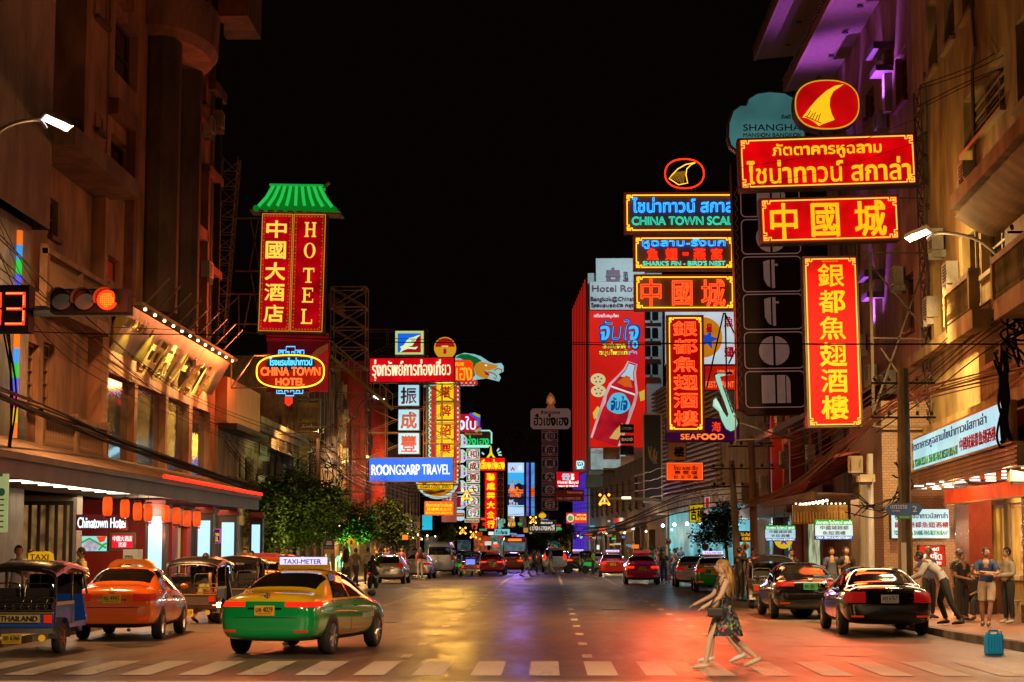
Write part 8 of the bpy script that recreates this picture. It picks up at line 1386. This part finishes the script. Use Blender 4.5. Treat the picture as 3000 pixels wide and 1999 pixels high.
    q.add([T(v) for v in c.v], [c.f[i] for i in keep if (sum((c.v[j] for j in c.f[i]), Vector()) / 4).z > (-.05 if hair != 'bald' else 9)])
    if hair == 'long':
        random.seed(len(label))
        for i in range(34):
            a = pi * 1.02 + pi * .96 * i / 33 if i < 34 else 0; b0 = Vector((.085 * cos(a), .075 * sin(a) - .01, .05)); L_ = random.uniform(.3, .46); w1 = random.uniform(-.035, .035); q.tube(catmull([T(b0), T(b0 * 1.12 + Vector((w1, -.015, -.12))), T(b0 * 1.2 + Vector((-w1, -.04, -.12 - L_ * .4))), T(b0 * 1.05 + Vector((w1 * 1.4, -.05, -.1 - L_)))], 3), [.02] * 4 + [.024] * 3 + [.016] * 2 + [.006], 5)
    if hair != 'bald': q.obj('hair', hairm or HAIRK, r, True, False)
    # clothes
    if dress:
        q = MB(); pr = [(1.0, .13, .1, 'chest', .03), (.6, .135, .1, 'chest', -.12), (0, .125, .1, 'waist', 0), (0, .16, .13, 'pelvis', .02), (0, .21, .2, 'pelvis', -.14), (0, .24, .25, 'pelvis', -.3), (0, .25, .28, 'pelvis', -.42)]; n = 26
        vs = [J[nm] + Vector((a * cos(t) * (1 + .05 * sin(6 * t) * (dz < -.1)), b * sin(t) * (1 + .06 * sin(5 * t) * (dz < -.1)), dz)) for _, a, b, nm, dz in pr for t in [2 * pi * i / n for i in range(n)]]
        q.add(vs, [(i * n + j, i * n + (j + 1) % n, (i + 1) * n + (j + 1) % n, (i + 1) * n + j) for i in range(len(pr) - 1) for j in range(n)]); q.obj('dress', dress, r, True, False)
        [MB().tube([J['chest'] + Vector((s * .08, .09, .02)), J[w_] + Vector((-s * .08, .02, .06)), J['chest'] + Vector((s * .08, -.09, 0))], .012, 5).obj('strap', M((.02, .02, .02), .6), r, False, False) for s, w_ in ((-1, 'ls'), (1, 'rs'))]
    else:
        U = {('pelvis', 'waist'): (.0, 1), ('waist', 'chest'): (0, 1), ('chest', 'neck'): (0, .72)}; D = {('pelvis', 'waist'): (-1, .12)}
        for s in 'lr':
            U[('chest', s + 's')] = (0, 1); U[(s + 's', s + 'e')] = (-1, 2 if sleeve == 'long' else .66); D[('pelvis', s + 'h')] = (-1, 2); D[(s + 'h', s + 'f')] = (-1, 2); D[(s + 'f', s + 'k')] = (-1, .7 if legs == 'short' else 2)
            if sleeve == 'long': U[(s + 'e', s + 'w')] = (-1, .86)
            if legs == 'long': D[(s + 'k', s + 'c')] = (-1, 2); D[(s + 'c', s + 'a')] = (-1, .8)
        U[('pelvis', 'lh')] = U[('pelvis', 'rh')] = (-1, .25)
        link(cloth(o, N, ed, U, .021, nb), 'shirt', sm or M(shirt, .75, noise=.15, ns=8), r, False)
        link(cloth(o, N, ed, D, .015 if legs == 'long' else .026, nb), 'shorts' if legs == 'short' else 'trousers', pants if isinstance(pants, bpy.types.Material) else M(pants, .8, noise=.2, ns=8), r, False)
    if shoes:
        for s in 'lr':
            q = MB(); a = J[s + 'a']; t = toe[s]; u = (t - a); q.tube([a - u * .35 + Vector((0, 0, -.03)), a + u * .1 + Vector((0, 0, -.02)), a + u * .65 + Vector((0, 0, -.005)), t + u * .22], [.04, .05, .046, .026], 8, flat=.85); q.obj('shoe', M(shoes, .5), r, True, False)
    return r
# the two women crossing
FLO = bpy.data.materials.new('floral_cloth'); FLO.use_nodes = True; nt = FLO.node_tree; bs = nt.nodes['Principled BSDF']; bs.inputs['Roughness'].default_value = .7
tc = nt.nodes.new('ShaderNodeTexCoord'); vo = nt.nodes.new('ShaderNodeTexVoronoi'); vo.inputs['Scale'].default_value = 24; rp = nt.nodes.new('ShaderNodeValToRGB'); nt.links.new(tc.outputs['Object'], vo.inputs['Vector']); sep = nt.nodes.new('ShaderNodeSeparateColor'); nt.links.new(vo.outputs['Color'], sep.inputs[0]); nt.links.new(sep.outputs[0], rp.inputs[0]); cr = rp.color_ramp; cr.interpolation = 'CONSTANT'
for i, (p, c) in enumerate(((0, (.008, .008, .012)), (.5, (.025, .06, .05)), (.6, (.008, .008, .012)), (.72, (.35, .03, .12)), (.82, (.25, .25, .04)), (.9, (.06, .13, .13)))):
    e = cr.elements[i] if i < 2 else cr.elements.new(p); e.position = p; e.color = (*c, 1)
nt.links.new(rp.outputs[0], bs.inputs['Base Color'])
x, y = at(2128, 1962); wm = person('woman with long blond hair in a short floral dress and sandals, striding left', x, y, -90, dict(WALK, chest=(0, .04, 1.3), rw=(.22, .2, .93), re=(.23, 0, 1.12), lw=(-.22, .34, 1.0), le=(-.23, .1, 1.14), lk=(-.09, .26, .5), la=(-.09, .34, .09), ra=(.09, -.5, .17), rk=(.09, -.14, .48)), h=1.66, hair='long', hairm=HAIRB, sk=PALE, near=True, dress=FLO, shoes=(.5, .38, .28))
x2, y2 = at(2118, 1945); person('second woman in white shoes walking just behind the floral dress', x2 + .02, y2 + .15, -90, dict(WALK2, rk=(.1, .16, .52), ra=(.1, .2, .09), la=(-.1, -.3, .15), le=(-.22, .18, 1.13), lw=(-.2, .44, 1.0)), (.02, .02, .025), (.02, .02, .025), 1.66, hair='long', hairm=HAIRB, sk=PALE, legs='short', shoes=(.65, .68, .7), near=True)
bag = thing('handbag', 'black shoulder bag carried by the woman in the floral dress', 'bag', (x - .3, y - .28, .84)); q = MB(); q.bb((x - .3, y - .33, .8), (x - .05, y - .25, .95)); me = evalmesh(q.mesh('b'), [('BEVEL', dict(width=.03, segments=2))]); link(me, 'pouch', M((.02, .018, .018), .5), bag); q = MB(); q.tube([(x - .27, y - .29, .95), (x - .04, y - .18, 1.36), (x - .08, y - .29, .95)], .012, 5); q.obj('strap', M((.02, .018, .018), .5), bag)
# people on the right pavement
def on(px, Y, z=.14): p = P(px, 1605, Y); return p.x, Y
R_ = lambda *a, **k: person(*a, z=.14, **k)
R_('man in a navy polo and beige shorts with folded arms', *on(2888, 41.5), 195, dict(CROSS, la=(-.02, .12, .09), lk=(-.08, .1, .5)), (.02, .05, .14), (.5, .4, .28), 1.72, legs='short', near=True, turn=-35)
R_('man in a grey shirt and black trousers holding papers by the stool', *on(2950, 43), 245, HOLD, (.32, .29, .22), (.02, .02, .02), 1.72, sleeve='long', near=True, shoes=(.5, .45, .4), turn=10)
R_('man in a white shirt bending towards the car window', *on(2765, 42.4), -75, BEND, (.5, .5, .48), (.02, .025, .022), 1.78, sleeve='long', near=True)
R_('man in a blue shirt with a hand on his hip before the red poster', *on(2718, 46), 150, dict(re=(.36, -.1, 1.18), rw=(.2, .08, 1.02)), (.18, .24, .5), (.05, .05, .07), 1.74, near=True, turn=40, hair='short', hairm=M((.12, .1, .09), .5))
R_('young man in a black shirt looking down with open hand', *on(2815, 44.5), 150, HOLD, (.02, .018, .014), (.025, .022, .02), 1.62, near=True)
R_('man half hidden behind the young man in black', *on(2808, 47), 160, None, (.06, .05, .05), (.04, .035, .03), 1.68); R_('seated man with sandals behind the man in the navy polo', *on(2853, 45.2), 215, SIT, (.04, .03, .03), (.04, .04, .045), 1.7)
R_('man in a dark cap behind the roof of the second black saloon', *on(2436, 55), 180, None, (.06, .08, .14), (.05, .05, .05), 1.72); R_('man in a black shirt with a hand to his chin behind the second black saloon', *on(2478, 53), 170, PHONE, (.012, .012, .014), (.04, .04, .04), 1.74)
R_('woman in a pale blue blouse standing by the yellow diamond sign', *on(2178, 67), 180, None, (.35, .5, .6), (.1, .1, .12), 1.6, hair='long'); R_('man in a black shirt leaning on the black three wheeler', *on(2166, 60), 60, dict(re=(.4, .14, 1.28), rw=(.62, .22, 1.26)), (.012, .012, .013), (.05, .05, .05), 1.72); R_('man in a pale shirt behind the black three wheeler', *on(2208, 63), 200, None, (.4, .33, .28), (.06, .06, .06), 1.68)
R_('man with dark hair at the restaurant window by the black three wheeler', *on(2318, 60), 180, None, (.05, .04, .04), (.04, .04, .04), 1.66); R_('shopper in green leaning at the bright shop', *on(2048, 92), 20, None, (.04, .3, .16), (.05, .05, .06), 1.65); R_('shopper in dark blue at the bright shop', *on(2082, 90), 10, None, (.06, .08, .14), (.05, .05, .06), 1.7)
# left pavement
R_('man in a khaki shirt standing between the three wheeler and the orange taxi', *on(240, 43.5), -120, None, (.36, .3, .12), (.12, .1, .07), 1.72, sleeve='long', near=True); R_('man in a grey shirt behind the nearest three wheeler', *on(55, 38.5), 160, None, (.3, .28, .27), (.1, .1, .1), 1.76, near=True); R_('man in a flat cap and white shirt next to the nearest three wheeler', *on(92, 39), 200, HOLD, (.5, .46, .4), (.1, .1, .1), 1.68); R_('person with dark hair in a white top beyond the three wheeler', *on(135, 40), 180, None, (.5, .45, .4), (.1, .1, .1), 1.64)
CHK = tiles('checked_cloth', (.35, .42, .08), (.22, .3, .06), (.6, .6, .3), 14, .8, True)[0]
x, y = -9.55, 48.6; person('man in a black shirt and green checked shorts stepping to the three wheeler', *on(603, 46.3), 20, WALK2, (.014, .014, .018), CHK, 1.72, legs='short', near=True, z=0)
person('dark driver sitting in the shaded motor three wheeler', *on(655, 53.6), 0, SIT, (.02, .02, .02), (.03, .03, .03), 1.6, z=.1)
for i, (px, Y, c, h) in enumerate(((718, 55, (.3, .24, .2), 1.7), (738, 54, (.4, .38, .36), 1.62), (815, 62, (.05, .04, .04), 1.7), (840, 63, (.35, .2, .1), 1.72))): R_(['man in a brown shirt left of the foreground taxi roof', 'man with a backpack strap beside the foreground taxi', 'man with dark hair behind the foreground taxi sign', 'man with a tanned face behind the foreground taxi sign'][i], *on(px, Y), (170, 200, 30, 180)[i], None, c, (.06, .06, .06), h)
x, y = -8.05, 86.5; person('rider with long dark hair on the motorcycle at the left', x, y - .35, 8, RIDE, (.015, .012, .012), (.05, .04, .03), 1.62, hair='long', legs='short')
P6 = (((.02, .02, .022), 'black'), ((.05, .3, .32), 'teal'), ((.4, .26, .2), 'pinkish'), ((.2, .22, .24), 'grey'), ((.45, .42, .4), 'pale'), ((.1, .02, .05), 'maroon'))
for i, (px, Y) in enumerate(((955, 80), (1000, 79), (1015, 76), (1042, 84), (1078, 88), (1008, 88))): R_('pedestrian in a %s top on the left pavement under the trees' % P6[i][1], *on(px, Y), (10, 0, 10, 30, 0, 180)[i], WALK if i % 2 else None, P6[i][0], (.06, .06, .07), 1.6 + .03 * i, hair='long' if i in (2, 5) else 'short')
# crossing the road further on
Z_ = lambda lb, px, py, f, pz, c, pn, **k: person(lb, *at(px, py), f, pz, c, pn, **k)
Z_('man in a brown shirt and pale shorts crossing the road', 1541, 1691, 80, WALK, (.14, .07, .04), (.5, .45, .36), h=1.8, legs='short'); Z_('person in dark clothes crossing behind the man in pale shorts', 1563, 1685, 80, WALK2, (.03, .03, .05), (.03, .03, .05), h=1.75); Z_('person in a white shirt crossing at the white off road car', 1577, 1675, 70, WALK, (.6, .55, .5), (.4, .3, .2), h=1.75); Z_('woman in beige trousers with a dark bag crossing before the white off road car', 1612, 1684, -80, WALK2, (.35, .1, .04), (.55, .36, .16), h=1.68, hair='long')
x, y = at(1738, 1684); person('person in a bright yellow green vest pushing a motorcycle', x, y, -70, dict(HOLD, lw=(-.15, .45, 1.), rw=(.15, .45, 1.)), (.3, .5, .02), (.04, .04, .05), 1.72)
Z_('slim man in dark clothes standing beside the pink stools', 1946, 1711, 190, None, (.025, .03, .05), (.06, .06, .08), h=1.72); Z_('woman in black near the pale silver saloon', 1978, 1708, 200, HOLD, (.02, .02, .02), (.03, .03, .03), h=1.6, hair='long')
# crowds: a few figures copied with their parts
random.seed(11); protos = []
for i, (c, pn) in enumerate((((.04, .04, .05), (.05, .05, .07)), ((.5, .48, .46), (.06, .06, .08)), ((.25, .05, .05), (.2, .18, .15)), ((.08, .14, .25), (.05, .05, .05)), ((.3, .25, .18), (.04, .04, .05)))):
    protos.append(person('x', -40 - i, -30, 0, [None, WALK, PHONE, WALK2, HOLD][i], c, pn, 1.66 + .03 * i, hair='long' if i == 2 else 'short'))
RL = 'pedestrian in the crowd before the turquoise shop on the right'; LL = 'pedestrian in the far crowd on the left pavement beyond the trees'
spots = [(1868 + 9.5 * i + random.uniform(-4, 4), random.uniform(100, 128), RL, 'crowd before the turquoise shop') for i in range(14)] + [(1100 + 10 * i + random.uniform(-4, 4), random.uniform(104, 128), LL, 'far crowd on the left pavement') for i in range(14)]
for i, (px, Y, lb, g) in enumerate(spots):
    o = protos[i] if i < 5 else copy_tree(protos[i % 5]); xx, yy = on(px, Y); o.location = (xx, yy, .14); o.rotation_euler.z = random.uniform(0, 6.28); o['label'] = lb; o['group'] = g
